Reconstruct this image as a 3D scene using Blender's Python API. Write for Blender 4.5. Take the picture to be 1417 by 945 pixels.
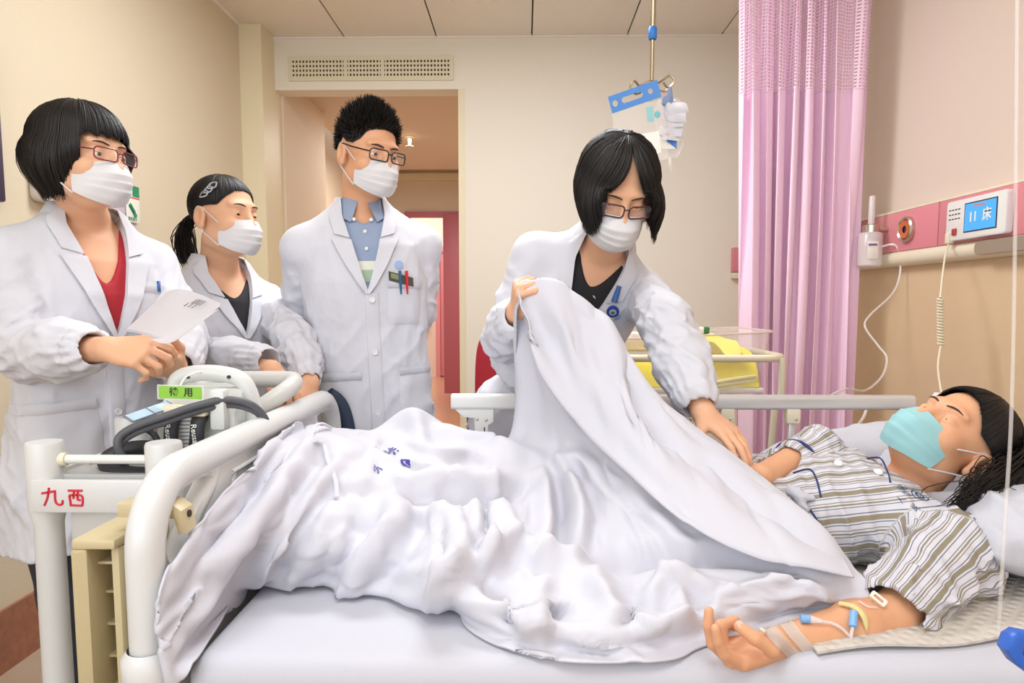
import bpy, bmesh, math, random
import numpy as np
import openvdb
from mathutils import Vector, Matrix
from mathutils.bvhtree import BVHTree
random.seed(7)
RNG = np.random.default_rng(11)
PI = math.pi
S = bpy.context.scene
COL = S.collection
for _o in list(bpy.data.objects):
    bpy.data.objects.remove(_o)

# ------------------------------------------------------------------ camera
CAM_LOC = Vector((0.0, 0.0, 1.17))
PITCH, YAW, FPX, SHIFT = math.radians(5.0), math.radians(1.0), 945.0, 0.0213
_cd = bpy.data.cameras.new('camera')
_cam = bpy.data.objects.new('camera', _cd)
COL.objects.link(_cam)
_cam.location = CAM_LOC
_cam.rotation_euler = (PI / 2 - PITCH, 0, YAW)
_cd.sensor_width = 36.0
_cd.lens = FPX / 1417 * 36
_cd.shift_y = SHIFT
_cd.clip_start = 0.05
S.camera = _cam
CAM_ROT = Matrix.Rotation(YAW, 3, 'Z') @ Matrix.Rotation(PI / 2 - PITCH, 3, 'X')

# ------------------------------------------------------------------ world, lights, exposure
S.view_settings.view_transform = 'Standard'
S.view_settings.look = 'None'
S.view_settings.gamma = 1.0
S.view_settings.exposure = 0.22
W = bpy.data.worlds.new('daylight')
S.world = W
W.use_nodes = True
W.node_tree.nodes['Background'].inputs[0].default_value = (0.86, 0.92, 1.0, 1)
W.node_tree.nodes['Background'].inputs[1].default_value = 1.2


def area_light(name, loc, rot, sx, sy, power, color):
    d = bpy.data.lights.new(name, 'AREA')
    d.shape = 'RECTANGLE'
    d.size, d.size_y, d.energy, d.color = sx, sy, power, color
    o = bpy.data.objects.new(name, d)
    COL.objects.link(o)
    o.location = loc
    o.rotation_euler = rot
    return o


# the windows behind and to the left of the photographer, then fill lights added overhead
area_light('window_light', (-0.3, -2.33, 1.85), (math.radians(100), 0, math.radians(-6)), 1.8, 1.6, 18, (0.87, 0.93, 1.0))
area_light('side_window_light', (-1.50, -0.95, 1.75), (math.radians(94), 0, math.radians(-52)), 1.1, 1.4, 18, (0.87, 0.93, 1.0))
area_light('ceiling_fill_light', (0.0, 0.35, 2.745), (0, 0, 0), 0.9, 0.9, 19, (0.94, 0.97, 1.0))
area_light('ceiling_fill_light', (-0.2, 2.50, 2.745), (0, 0, 0), 1.1, 0.5, 38, (0.94, 0.97, 1.0))  # added to brighten the back of the room, kept out of frame
area_light('corridor_fill_light', (-0.9, 6.3, 2.58), (0, 0, 0), 0.8, 1.2, 28, (1.0, 0.96, 0.92))  # fill added to brighten the corridor, no lamp stands here
area_light('far_room_light', (-1.7, 9.8, 2.9), (0, 0, 0), 1.0, 1.0, 34, (1.0, 0.96, 0.93))

# ------------------------------------------------------------------ helpers
def P(px, py, Y):
    """world point seen at pixel (px,py) of the 1417x945 photograph, at world depth Y"""
    v = CAM_ROT @ Vector(((px - 708.5) / FPX, -(py - (472.5 + SHIFT * 1417)) / FPX, -1.0))
    return CAM_LOC + v * (Y / v.y)


def lin(h):
    c = [int(h[i:i + 2], 16) / 255 for i in (0, 2, 4)]
    return tuple(x / 12.92 if x <= 0.04045 else ((x + 0.055) / 1.055) ** 2.4 for x in c) + (1.0,)


def mat(name, hexcol, rough=0.5, metal=0.0, bump=None, var=None, sss=0.0, trans=0.0, alpha=1.0, spec=0.5, sheen=0.0, coat=0.0):
    """principled material; bump=(scale, strength[, stretch]); var=(scale, amount) gives a colour mottle of its own"""
    m = bpy.data.materials.new(name)
    m.use_nodes = True
    nt = m.node_tree
    b = nt.nodes['Principled BSDF']
    c = lin(hexcol)
    b.inputs['Base Color'].default_value = c
    b.inputs['Roughness'].default_value = rough
    b.inputs['Metallic'].default_value = metal
    b.inputs['Specular IOR Level'].default_value = spec
    if sss:
        b.inputs['Subsurface Weight'].default_value = sss
        b.inputs['Subsurface Radius'].default_value = (0.012, 0.005, 0.003)
        b.inputs['Subsurface Scale'].default_value = 0.6
    if trans:
        b.inputs['Transmission Weight'].default_value = trans
    if sheen:
        b.inputs['Sheen Weight'].default_value = sheen
    if coat:
        b.inputs['Coat Weight'].default_value = coat
    b.inputs['Alpha'].default_value = alpha
    tc = nt.nodes.new('ShaderNodeTexCoord')
    if var:
        n = nt.nodes.new('ShaderNodeTexNoise')
        n.inputs['Scale'].default_value = var[0]
        n.inputs['Detail'].default_value = 4
        nt.links.new(tc.outputs['Object'], n.inputs['Vector'])
        r = nt.nodes.new('ShaderNodeMix')
        r.data_type = 'RGBA'
        r.inputs[6].default_value = tuple(max(0, x * (1 - var[1])) for x in c[:3]) + (1,)
        r.inputs[7].default_value = tuple(min(1, x * (1 + var[1])) for x in c[:3]) + (1,)
        nt.links.new(n.outputs['Fac'], r.inputs[0])
        nt.links.new(r.outputs[2], b.inputs['Base Color'])
    if bump:
        n = nt.nodes.new('ShaderNodeTexNoise')
        n.inputs['Scale'].default_value = bump[0]
        n.inputs['Detail'].default_value = 3
        src = tc.outputs['Object']
        if len(bump) > 2:
            mp = nt.nodes.new('ShaderNodeMapping')
            mp.inputs['Scale'].default_value = bump[2]
            nt.links.new(src, mp.inputs['Vector'])
            src = mp.outputs['Vector']
        nt.links.new(src, n.inputs['Vector'])
        bp = nt.nodes.new('ShaderNodeBump')
        bp.inputs['Strength'].default_value = bump[1]
        bp.inputs['Distance'].default_value = 0.004
        nt.links.new(n.outputs['Fac'], bp.inputs['Height'])
        nt.links.new(bp.outputs['Normal'], b.inputs['Normal'])
    return m


def clear_mat(name, hexcol, tint_alpha, rough=0.05):
    """thin clear plastic: mostly see-through with a glossy skin"""
    m = bpy.data.materials.new(name)
    m.use_nodes = True
    nt = m.node_tree
    b = nt.nodes['Principled BSDF']
    b.inputs['Base Color'].default_value = lin(hexcol)
    b.inputs['Roughness'].default_value = rough
    t = nt.nodes.new('ShaderNodeBsdfTransparent')
    mx = nt.nodes.new('ShaderNodeMixShader')
    mx.inputs[0].default_value = tint_alpha
    nt.links.new(t.outputs[0], mx.inputs[1])
    nt.links.new(b.outputs[0], mx.inputs[2])
    nt.links.new(mx.outputs[0], nt.nodes['Material Output'].inputs[0])
    return m


def root_matrix(o):
    return o['_m'] if False else Matrix.Translation(o.location) @ o.rotation_euler.to_matrix().to_4x4()


def chain_matrix(o):
    m = Matrix.Identity(4)
    while o is not None:
        m = root_matrix(o) @ m
        o = o.parent
    return m


def link_mesh(name, me, material, parent=None, smooth=True, local=False):
    """link a mesh given in world coordinates (or local ones) as one object, child of parent"""
    o = bpy.data.objects.new(name, me)
    COL.objects.link(o)
    if material is not None:
        for m in (material if isinstance(material, (list, tuple)) else [material]):
            me.materials.append(m)
    if parent is not None:
        o.parent = parent
        if not local:
            me.transform(chain_matrix(parent).inverted())
    if smooth:
        me.polygons.foreach_set('use_smooth', np.ones(len(me.polygons), dtype=bool))
    me.update()
    return o


def thing(name, label, cat, loc=(0, 0, 0), rotz=0.0, group=None):
    o = bpy.data.objects.new(name, None)
    COL.objects.link(o)
    o.empty_display_size = 0.05
    o.location = loc
    o.rotation_euler = (0, 0, rotz)
    return tag(o, label, cat, group)


def tag(o, label, cat, group=None):
    o['label'] = label
    o['category'] = cat
    if group:
        o['group'] = group
    return o


def struct(o):
    o['kind'] = 'structure'
    return o


def mesh_np(name, v, f):
    me = bpy.data.meshes.new(name)
    if isinstance(f, np.ndarray):
        v = np.ascontiguousarray(v, dtype=np.float32)
        k = f.shape[1]
        me.vertices.add(len(v))
        me.vertices.foreach_set('co', v.ravel())
        me.loops.add(f.size)
        me.loops.foreach_set('vertex_index', f.ravel().astype(np.int32))
        me.polygons.add(len(f))
        me.polygons.foreach_set('loop_start', np.arange(0, f.size, k, dtype=np.int32))
        me.update(calc_edges=True)
        me.validate()
    else:
        me.from_pydata([tuple(p) for p in v], [], f)
        me.update()
    return me


class MB:
    """collects shapes (world coordinates) for one mesh object"""

    def __init__(s):
        s.bm = bmesh.new()

    def _new(s, vs, M=None):
        return [s.bm.verts.new(M @ Vector(v) if M is not None else Vector(v)) for v in vs]

    def box(s, lo, hi, M=None, bevel=0.0, seg=2):
        b = bmesh.new()
        bmesh.ops.create_cube(b, size=1.0)
        lo, hi = Vector(lo), Vector(hi)
        for v in b.verts:
            v.co = Vector(((v.co[i] + 0.5) * (hi[i] - lo[i]) + lo[i] for i in range(3)))
        if bevel:
            bmesh.ops.bevel(b, geom=list(b.edges), offset=bevel, segments=seg, affect='EDGES', profile=0.5)
        return s._merge(b, M)

    def _merge(s, b, M=None):
        if M is not None:
            b.transform(M)
        me = bpy.data.meshes.new('tmp')
        b.to_mesh(me)
        b.free()
        s.bm.from_mesh(me)
        bpy.data.meshes.remove(me)
        return s

    def cyl(s, a, b, r, r2=None, n=20, cap=True):
        return s.tube([a, b], [r, r if r2 is None else r2], n, cap)

    def tube(s, pts, r, n=10, cap=True, closed=False, flat=None):
        """tube along a polyline; r number or list; flat=(axis vector, ratio) squashes the section along that axis"""
        pts = [Vector(p) for p in pts]
        k = len(pts)
        rs = [r] * k if not hasattr(r, '__len__') else list(r)
        tang = []
        for i in range(k):
            if closed:
                t = pts[(i + 1) % k] - pts[i - 1]
            else:
                t = pts[min(i + 1, k - 1)] - pts[max(i - 1, 0)]
            tang.append(t.normalized() if t.length > 1e-9 else Vector((0, 0, 1)))
        up = Vector((0, 0, 1)) if abs(tang[0].z) < 0.9 else Vector((1, 0, 0))
        nrm = (up - tang[0] * up.dot(tang[0])).normalized()
        rings = []
        for i in range(k):
            if i:
                q = tang[i - 1].rotation_difference(tang[i])
                nrm = q @ nrm
                nrm = (nrm - tang[i] * nrm.dot(tang[i])).normalized()
            bi = tang[i].cross(nrm)
            ring = []
            for j in range(n):
                a = 2 * PI * j / n
                off = nrm * math.cos(a) * rs[i] + bi * math.sin(a) * rs[i]
                if flat:
                    ax = Vector(flat[0]).normalized()
                    off = off - ax * off.dot(ax) * (1 - flat[1])
                ring.append(s.bm.verts.new(pts[i] + off))
            rings.append(ring)
        m = k if closed else k - 1
        for i in range(m):
            A, B = rings[i], rings[(i + 1) % k]
            for j in range(n):
                s.bm.faces.new((A[j], A[(j + 1) % n], B[(j + 1) % n], B[j]))
        if cap and not closed:
            s.bm.faces.new(rings[0][::-1])
            s.bm.faces.new(rings[-1])
        return s

    def lathe(s, prof, M, n=24):
        """prof list of (r,z) revolved about local z of M"""
        rings = []
        for r, z in prof:
            if r < 1e-6:
                rings.append([s.bm.verts.new(M @ Vector((0, 0, z)))])
            else:
                rings.append([s.bm.verts.new(M @ Vector((r * math.cos(2 * PI * j / n), r * math.sin(2 * PI * j / n), z))) for j in range(n)])
        for A, B in zip(rings, rings[1:]):
            for j in range(n):
                k = (j + 1) % n
                if len(A) == 1 and len(B) == 1:
                    continue
                if len(A) == 1:
                    s.bm.faces.new((A[0], B[k], B[j]))
                elif len(B) == 1:
                    s.bm.faces.new((A[j], A[k], B[0]))
                else:
                    s.bm.faces.new((A[j], A[k], B[k], B[j]))
        return s

    def prism(s, poly, depth, M, holes=None, bevel=0.0):
        """2-D polygon (u,v) in local xy of M, extruded from z=0 to depth"""
        b = bmesh.new()
        if holes:
            edges = []
            for lp in [poly] + holes:
                vs = [b.verts.new((u, v, 0)) for u, v in lp]
                edges += [b.edges.new((vs[i], vs[(i + 1) % len(vs)])) for i in range(len(vs))]
            bmesh.ops.triangle_fill(b, use_beauty=True, use_dissolve=False, edges=edges)
        else:
            b.faces.new([b.verts.new((u, v, 0)) for u, v in poly])
        bmesh.ops.recalc_face_normals(b, faces=b.faces)
        r = bmesh.ops.extrude_face_region(b, geom=list(b.faces))
        for e in r['geom']:
            if isinstance(e, bmesh.types.BMVert):
                e.co.z += depth
        bmesh.ops.recalc_face_normals(b, faces=b.faces)
        if bevel:
            ed = [e for e in b.edges if len(e.link_faces) == 2 and e.calc_face_angle(0) > 0.9 and abs(e.verts[0].co.z - e.verts[1].co.z) < 1e-6]
            bmesh.ops.bevel(b, geom=ed, offset=bevel, segments=2, affect='EDGES', profile=0.5)
        return s._merge(b, M)

    def grid(s, pts):
        """pts[i][j] -> quads"""
        vs = [[s.bm.verts.new(p) for p in row] for row in pts]
        for i in range(len(vs) - 1):
            for j in range(len(vs[0]) - 1):
                s.bm.faces.new((vs[i][j], vs[i + 1][j], vs[i + 1][j + 1], vs[i][j + 1]))
        return s

    def ell(s, c, r, M=None, n=16):
        b = bmesh.new()
        bmesh.ops.create_uvsphere(b, u_segments=n, v_segments=max(6, n // 2), radius=1.0)
        for v in b.verts:
            v.co = Vector((v.co.x * r[0], v.co.y * r[1], v.co.z * r[2])) + Vector(c)
        return s._merge(b, M)

    def build(s, name, material, parent=None, smooth=True, solid=0.0, sharp=40):
        if solid:
            bmesh.ops.recalc_face_normals(s.bm, faces=s.bm.faces)
            bmesh.ops.solidify(s.bm, geom=list(s.bm.faces), thickness=solid)
        bmesh.ops.recalc_face_normals(s.bm, faces=s.bm.faces)
        if smooth:
            for e in s.bm.edges:
                if len(e.link_faces) == 2 and e.calc_face_angle(0) > math.radians(sharp):
                    e.smooth = False
        me = bpy.data.meshes.new(name)
        s.bm.to_mesh(me)
        s.bm.free()
        return link_mesh(name, me, material, parent, smooth)


def frame(o, facing, up=(0, 0, 1)):
    """local->world matrix; local -y is the facing, z up, x to the viewer's right of someone facing the camera"""
    f = Vector(facing).normalized()
    y = -f
    z = Vector(up)
    z = (z - y * z.dot(y)).normalized()
    x = y.cross(z)
    M = Matrix((x, y, z)).transposed().to_4x4()
    M.translation = Vector(o)
    return M


def basis(o, x, z):
    """matrix with given x axis and (orthogonalised) z axis"""
    x = Vector(x).normalized()
    z = Vector(z)
    z = (z - x * z.dot(x)).normalized()
    M = Matrix((x, z.cross(x), z)).transposed().to_4x4()
    M.translation = Vector(o)
    return M


def spline(pts, n=8, closed=False):
    """Catmull-Rom through points, n steps per span"""
    p = [Vector(q) for q in pts]
    k = len(p)
    out = []
    for i in range(k if closed else k - 1):
        if closed:
            a, b, c, d = p[i - 1], p[i], p[(i + 1) % k], p[(i + 2) % k]
        else:
            a, b, c, d = p[max(i - 1, 0)], p[i], p[i + 1], p[min(i + 2, k - 1)]
        for j in range(n):
            t = j / n
            out.append(0.5 * ((2 * b) + (c - a) * t + (2 * a - 5 * b + 4 * c - d) * t * t + (3 * b - a - 3 * c + d) * t ** 3))
    if not closed:
        out.append(p[-1])
    return out


def rrect(x0, y0, x1, y1, r, n=5):
    pts = []
    for cx, cy, a0 in ((x1 - r, y1 - r, 0), (x0 + r, y1 - r, 90), (x0 + r, y0 + r, 180), (x1 - r, y0 + r, 270)):
        for i in range(n + 1):
            a = math.radians(a0 + 90 * i / n)
            pts.append((cx + r * math.cos(a), cy + r * math.sin(a)))
    return pts


def text_mesh(body, size, extrude=0.0006, bold=0.0, res=3):
    c = bpy.data.curves.new('lettering', 'FONT')
    c.body = body
    c.size = size
    c.align_x = 'CENTER'
    c.align_y = 'CENTER'
    c.extrude = extrude
    c.offset = bold
    c.resolution_u = res
    o = bpy.data.objects.new('lettering', c)
    COL.objects.link(o)
    dg = bpy.context.evaluated_depsgraph_get()
    me = bpy.data.meshes.new_from_object(o.evaluated_get(dg))
    bpy.data.objects.remove(o)
    bpy.data.curves.remove(c)
    return me


def lettering(body, size, M, material, parent, name='lettering', extrude=0.0006, bold=0.0):
    me = text_mesh(body, size, extrude, bold)
    me.materials.clear()
    me.transform(M)
    return link_mesh(name, me, material, parent, smooth=False)


# ------------------------------------------------------------------ signed-distance modelling
class Field:
    def __init__(s, lo, hi, h):
        s.lo, s.h = np.array(lo, float), h
        s.n = np.maximum(2, np.ceil((np.array(hi) - s.lo) / h).astype(int) + 1)
        s.a = np.full(s.n, 1.0, np.float32)

    def sub(s, lo, hi, pad):
        i0 = np.clip(np.floor((np.array(lo) - pad - s.lo) / s.h).astype(int), 0, s.n)
        i1 = np.clip(np.ceil((np.array(hi) + pad - s.lo) / s.h).astype(int) + 1, 0, s.n)
        sl = tuple(slice(a, b) for a, b in zip(i0, i1))
        c = [np.float32(s.lo[k]) + np.arange(i0[k], i1[k], dtype=np.float32) * np.float32(s.h) for k in range(3)]
        return sl, c[0][:, None, None], c[1][None, :, None], c[2][None, None, :]

    def op(s, fn, lo, hi, k, mode):
        sl, x, y, z = s.sub(lo, hi, k + 4 * s.h if mode == 'u' else k + 2 * s.h)
        a = s.a[sl]
        if a.size == 0:
            return s
        d = fn(x, y, z)
        if mode == 'u':
            h = np.clip(0.5 + 0.5 * (a - d) / k, 0, 1)
            s.a[sl] = a * (1 - h) + d * h - k * h * (1 - h)
        elif mode == 's':
            h = np.clip(0.5 + 0.5 * (a + d) / k, 0, 1)
            # smooth max(a, -d)
            h2 = np.clip(0.5 - 0.5 * (a + d) / k, 0, 1)
            s.a[sl] = a * (1 - h2) + (-d) * h2 + k * h2 * (1 - h2)
        return s

    def cap(s, a, b, ra, rb=None, k=0.01, mode='u'):
        a, b = np.array(a, np.float32), np.array(b, np.float32)
        rb = ra if rb is None else rb
        r = max(ra, rb)
        ab = b - a
        L = float(ab @ ab) + 1e-12

        def fn(x, y, z):
            t = np.clip(((x - a[0]) * ab[0] + (y - a[1]) * ab[1] + (z - a[2]) * ab[2]) / L, 0, 1)
            return np.sqrt((x - a[0] - t * ab[0]) ** 2 + (y - a[1] - t * ab[1]) ** 2 + (z - a[2] - t * ab[2]) ** 2) - (ra + (rb - ra) * t)
        return s.op(fn, np.minimum(a, b) - r, np.maximum(a, b) + r, k, mode)

    def chain(s, pts, rs, k=0.01):
        for i in range(len(pts) - 1):
            s.cap(pts[i], pts[i + 1], rs[i], rs[i + 1], k)
        return s

    def _loc(s, M, x, y, z):
        R = np.array(M.to_3x3(), np.float32)
        o = np.array(M.translation, np.float32)
        dx, dy, dz = x - o[0], y - o[1], z - o[2]
        return tuple(R[0, i] * dx + R[1, i] * dy + R[2, i] * dz for i in range(3))

    def _bb(s, M, lo, hi):
        c = np.array([M @ Vector((a, b, d)) for a in (lo[0], hi[0]) for b in (lo[1], hi[1]) for d in (lo[2], hi[2])])
        return c.min(0), c.max(0)

    def ell(s, c, r, M=None, k=0.01, mode='u'):
        M = Matrix.Identity(4) if M is None else M
        c, r = np.array(c, np.float32), np.array(r, np.float32)
        lo, hi = s._bb(M, c - r, c + r)

        def fn(x, y, z):
            u, v, w = s._loc(M, x, y, z)
            k0 = np.sqrt(((u - c[0]) / r[0]) ** 2 + ((v - c[1]) / r[1]) ** 2 + ((w - c[2]) / r[2]) ** 2)
            k1 = np.sqrt(((u - c[0]) / r[0] ** 2) ** 2 + ((v - c[1]) / r[1] ** 2) ** 2 + ((w - c[2]) / r[2] ** 2) ** 2)
            return k0 * (k0 - 1.0) / np.maximum(k1, 1e-6)
        return s.op(fn, lo, hi, k, mode)

    def loft(s, M, prof, off=0.0, n=2.3, k=0.02, mode='u', warp=None):
        """prof rows (z, cx, cy, rx, ry) in the frame M: stacked super-ellipses"""
        p = np.array(sorted(prof), np.float32)
        lo = ((p[:, 1] - p[:, 3]).min(), (p[:, 2] - p[:, 4]).min(), p[0, 0])
        hi = ((p[:, 1] + p[:, 3]).max(), (p[:, 2] + p[:, 4]).max(), p[-1, 0])
        lo, hi = s._bb(M, lo, hi)

        def fn(x, y, z):
            u, v, w = s._loc(M, x, y, z)
            g = [np.interp(w, p[:, 0], p[:, i]).astype(np.float32) for i in (1, 2, 3, 4)]
            rx, ry = g[2] + off, g[3] + off
            q = ((np.abs(u - g[0]) / rx) ** n + (np.abs(v - g[1]) / ry) ** n) ** (1 / n)
            d = (q - 1) * np.minimum(rx, ry)
            if warp is not None:
                d = d + warp(u - g[0], v - g[1], w)
            e = np.maximum(w - p[-1, 0] - off, p[0, 0] - w - off)
            return np.maximum(d, e)
        return s.op(fn, lo - abs(off), hi + abs(off), k, mode)

    def fn_local(s, M, fn, lo, hi, k=0.006, mode='s'):
        l, h = s._bb(M, lo, hi)
        return s.op(lambda x, y, z: fn(*s._loc(M, x, y, z)), l, h, k, mode)

    def warp(s, fn, band=0.03):
        """add fn(x,y,z) to the distance near the surface"""
        idx = np.nonzero(np.abs(s.a) < band)
        c = [np.float32(s.lo[k]) + idx[k].astype(np.float32) * np.float32(s.h) for k in range(3)]
        s.a[idx] += fn(*c).astype(np.float32)
        return s

    def mesh(s, smooth=1):
        a = s.a
        a[0], a[-1] = np.maximum(a[0], s.h), np.maximum(a[-1], s.h)
        a[:, 0], a[:, -1] = np.maximum(a[:, 0], s.h), np.maximum(a[:, -1], s.h)
        a[:, :, 0], a[:, :, -1] = np.maximum(a[:, :, 0], s.h), np.maximum(a[:, :, -1], s.h)
        g = openvdb.FloatGrid(1.0)
        g.copyFromArray(np.clip(a, -4 * s.h, 4 * s.h), tolerance=0.0)
        v, q = g.convertToQuads(isovalue=0.0)
        v = v * s.h + s.lo
        q = q.copy()
        if smooth:
            for _ in range(smooth):
                acc = np.zeros_like(v)
                cnt = np.zeros(len(v))
                for i in range(4):
                    a_, b_ = q[:, i], q[:, (i + 1) % 4]
                    for d in range(3):
                        acc[:, d] += np.bincount(a_, v[b_, d], len(v)) + np.bincount(b_, v[a_, d], len(v))
                    cnt += np.bincount(a_, minlength=len(v)) + np.bincount(b_, minlength=len(v))
                v = v * 0.4 + 0.6 * acc / np.maximum(cnt, 1)[:, None]
        return v, q


def field_obj(F, name, material, parent, smooth=1):
    v, q = F.mesh(smooth)
    me = mesh_np(name, v, q)
    o = link_mesh(name, me, material, parent)
    return o, BVHTree.FromPolygons([Vector(p) for p in v], q.tolist())


def folds(seed, freq, amp, axis=(0, 0, 1), stretch=0.25):
    """smooth cloth-fold noise: sharp-topped waves running along axis"""
    r = np.random.default_rng(seed)
    ax = np.array(axis, float) / np.linalg.norm(axis)
    waves = []
    for i in range(4):
        d = r.normal(size=3)
        d -= ax * (d @ ax)
        d /= np.linalg.norm(d)
        d = d + ax * r.normal() * stretch
        e = r.normal(size=3)
        waves.append((d * freq * r.uniform(0.7, 1.6), e * freq * 0.45, r.uniform(0, 6.28), r.uniform(0, 6.28), r.uniform(0.5, 1.0)))

    def fn(x, y, z):
        t = 0
        for d, e, p, q, w in waves:
            s_ = np.sin(d[0] * x + d[1] * y + d[2] * z + p + 1.3 * np.sin(e[0] * x + e[1] * y + e[2] * z + q))
            t = t + w * (1 - np.abs(s_)) ** 2 - w * 0.3
        return t * (-amp / 2)
    return fn

# ------------------------------------------------------------------ materials
M_WALL = mat('wall_cream', 'DFD2B8', 0.75, bump=(160, 0.22, (1, 1, 0.6)))
M_WALL2 = mat('wall_lower_wood', 'D8BC98', 0.6, bump=(60, 0.15, (14, 14, 0.5)), var=(7, 0.06))
M_BACK = mat('wall_back_cream', 'F0E9DA', 0.75, bump=(220, 0.12))
M_CEIL = mat('ceiling_panel', 'FAF3EA', 0.6, bump=(90, 0.05))
M_SEAM = mat('ceiling_gap', '4A4238', 0.9)
M_TRIM = mat('trim_cream', 'EBDFBE', 0.5)
M_VEST = mat('vestibule_wall', 'E6D4BC', 0.7, bump=(150, 0.1))
M_MARBLE = mat('red_marble', 'A06A50', 0.35, var=(38, 0.35))
M_FLOOR = mat('floor_vinyl', 'B8A38E', 0.4, bump=(30, 0.1), var=(5, 0.10))
M_FLOOR2 = mat('corridor_vinyl', 'C9A080', 0.22, var=(3, 0.05))
M_PINK = mat('pink_door', 'C06A7A', 0.45, bump=(200, 0.05))
M_PINKP = mat('pink_panel', 'DB8890', 0.4)
M_VENT = mat('vent_ivory', 'E4DCC0', 0.5)
M_DARK = mat('dark_void', '3C3428', 0.9)
M_WHITE = mat('white_plastic', 'E4E3DF', 0.35)
M_PLAST = mat('bed_plastic', 'D9D9D7', 0.32, bump=(300, 0.03))
M_CREAMP = mat('cream_plastic', 'E6DDC2', 0.4)
M_TAN = mat('tan_plastic', 'C8B890', 0.42)
M_ALU = mat('brushed_aluminium', 'D8D8D6', 0.35, metal=0.55)
M_STEEL = mat('steel', 'C9C2B2', 0.25, metal=0.9)
M_BRASS = mat('warm_steel', 'B8A888', 0.25, metal=0.9)
M_BLACK = mat('black_rubber', '2A2C30', 0.55)
M_GREYC = mat('grey_strap', '56575C', 0.5)
M_NAVY = mat('navy_rubber', '2C3A4E', 0.45)
M_RED = mat('red_fabric', 'B02434', 0.8, bump=(400, 0.2))
M_REDINK = mat('red_marker', 'D02A3C', 0.6)
M_SCREEN = mat('dark_screen', '1D1B2C', 0.2)
M_GLASS = clear_mat('clear_acrylic', 'F2E6E0', 0.16)
M_TUBE = clear_mat('clear_tubing', 'F4ECE8', 0.55, 0.15)

# ------------------------------------------------------------------ the room shell
XL, XR, YB, YF, ZC = -1.66, 1.60, 4.30, -2.45, 2.785


def slab(name, lo, hi, m, parent=None):
    return MB().box(lo, hi).build(name, m, parent, smooth=False)


struct(slab('floor', (XL - 0.1, YF - 0.1, -0.1), (XR + 0.1, YB + 0.06, 0), M_FLOOR))
struct(slab('floor_corridor', (-2.9, YB + 0.06, -0.1), (0.3, 11.2, 0), M_FLOOR2))
struct(MB().box((XL - 0.1, -0.15, 0), (XL, YB + 0.1, ZC + 0.1)).box((XL - 0.1, YF, 0), (XL, -0.15, 0.85)).box((XL - 0.1, YF, 2.55), (XL, -0.15, ZC + 0.1)).box((XL - 0.1, YF, 0.85), (XL, -1.75, 2.55)).build('wall_left', M_WALL, None, smooth=False))
w2 = MB()
for y_ in (-1.75, -0.97, -0.20):
    w2.box((XL - 0.09, y_, 0.85), (XL - 0.03, y_ + 0.05, 2.55))
for z_ in (0.85, 2.50):
    w2.box((XL - 0.09, -1.75, z_), (XL - 0.03, -0.15, z_ + 0.05))
struct(w2.build('window_2', M_WHITE, None, smooth=False))
wr = struct(slab('wall_right', (XR, YF, 0), (XR + 0.1, YB + 0.1, ZC + 0.1), mat('wall_rose_cream', 'DCCABC', 0.75, bump=(160, 0.15))))
slab('wood_wainscot', (XR - 0.006, YF, 0), (XR + 0.001, YB, 1.37), M_WALL2, wr)
# back wall: lintel and the solid part right of the opening
XO = -0.366
wb = MB()
wb.box((XO, YB, 0), (XR + 0.1, YB + 0.14, ZC + 0.1))
wb.box((XL, YB, 2.476), (XO, YB + 0.14, ZC + 0.1))
wb = struct(wb.build('wall_back', M_BACK, None, smooth=False))
struct(slab('trim_1', (XL, 4.09, 0), (-1.53, YB + 0.14, ZC + 0.05), M_TRIM))
struct(slab('trim_2', (-0.405, YB - 0.004, 0), (XO, YB + 0.15, 2.476), M_TRIM))
struct(slab('baseboard_left', (XL, YF, 0), (XL + 0.012, 4.09, 0.20), M_MARBLE))
struct(slab('baseboard_back', (XO, YB - 0.012, 0), (XR, YB, 0.10), M_MARBLE))
struct(slab('baseboard_right', (XR - 0.016, YF, 0), (XR - 0.004, YB, 0.10), M_MARBLE))

# ceiling: wide metal panels with open joints
cl = struct(slab('ceiling', (XL - 0.1, YF - 0.1, ZC + 0.015), (XR + 0.1, YB + 0.1, ZC + 0.1), M_SEAM))
for a, b in zip((-1.66, -1.097, -0.535, 0.045, 0.622, 1.19), (-1.097, -0.535, 0.045, 0.622, 1.19, 1.6)):
    MB().box((a + 0.004, YF, ZC), (b - 0.004, YB, ZC + 0.014), bevel=0.003).build('panel', M_CEIL, cl)
MB().box((XL, YB - 0.012, ZC - 0.008), (XR, YB, ZC)).build('edge_strip', M_CEIL, cl, smooth=False)
MB().box((XL, YF, ZC - 0.008), (XL + 0.012, YB, ZC)).build('edge_strip', M_CEIL, cl, smooth=False)

# front wall behind the photographer with its window
wf = MB()
wf.box((XL - 0.1, YF - 0.12, 0), (XR + 0.1, YF, 0.62))
wf.box((XL - 0.1, YF - 0.12, 2.70), (XR + 0.1, YF, ZC + 0.1))
wf.box((XL - 0.1, YF - 0.12, 0.62), (XL + 0.1, YF, 2.70))
wf.box((XR - 0.1, YF - 0.12, 0.62), (XR + 0.1, YF, 2.70))
struct(wf.build('wall_front', M_WALL, None, smooth=False))
wn = MB()
for x in (XL + 0.1, -0.55, 0.5, XR - 0.14):
    wn.box((x, YF - 0.09, 0.62), (x + 0.05, YF - 0.03, 2.70))
for z in (0.62, 2.65):
    wn.box((XL + 0.1, YF - 0.09, z), (XR - 0.1, YF - 0.03, z + 0.05))
struct(wn.build('window_1', M_WHITE, None, smooth=False))

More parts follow.
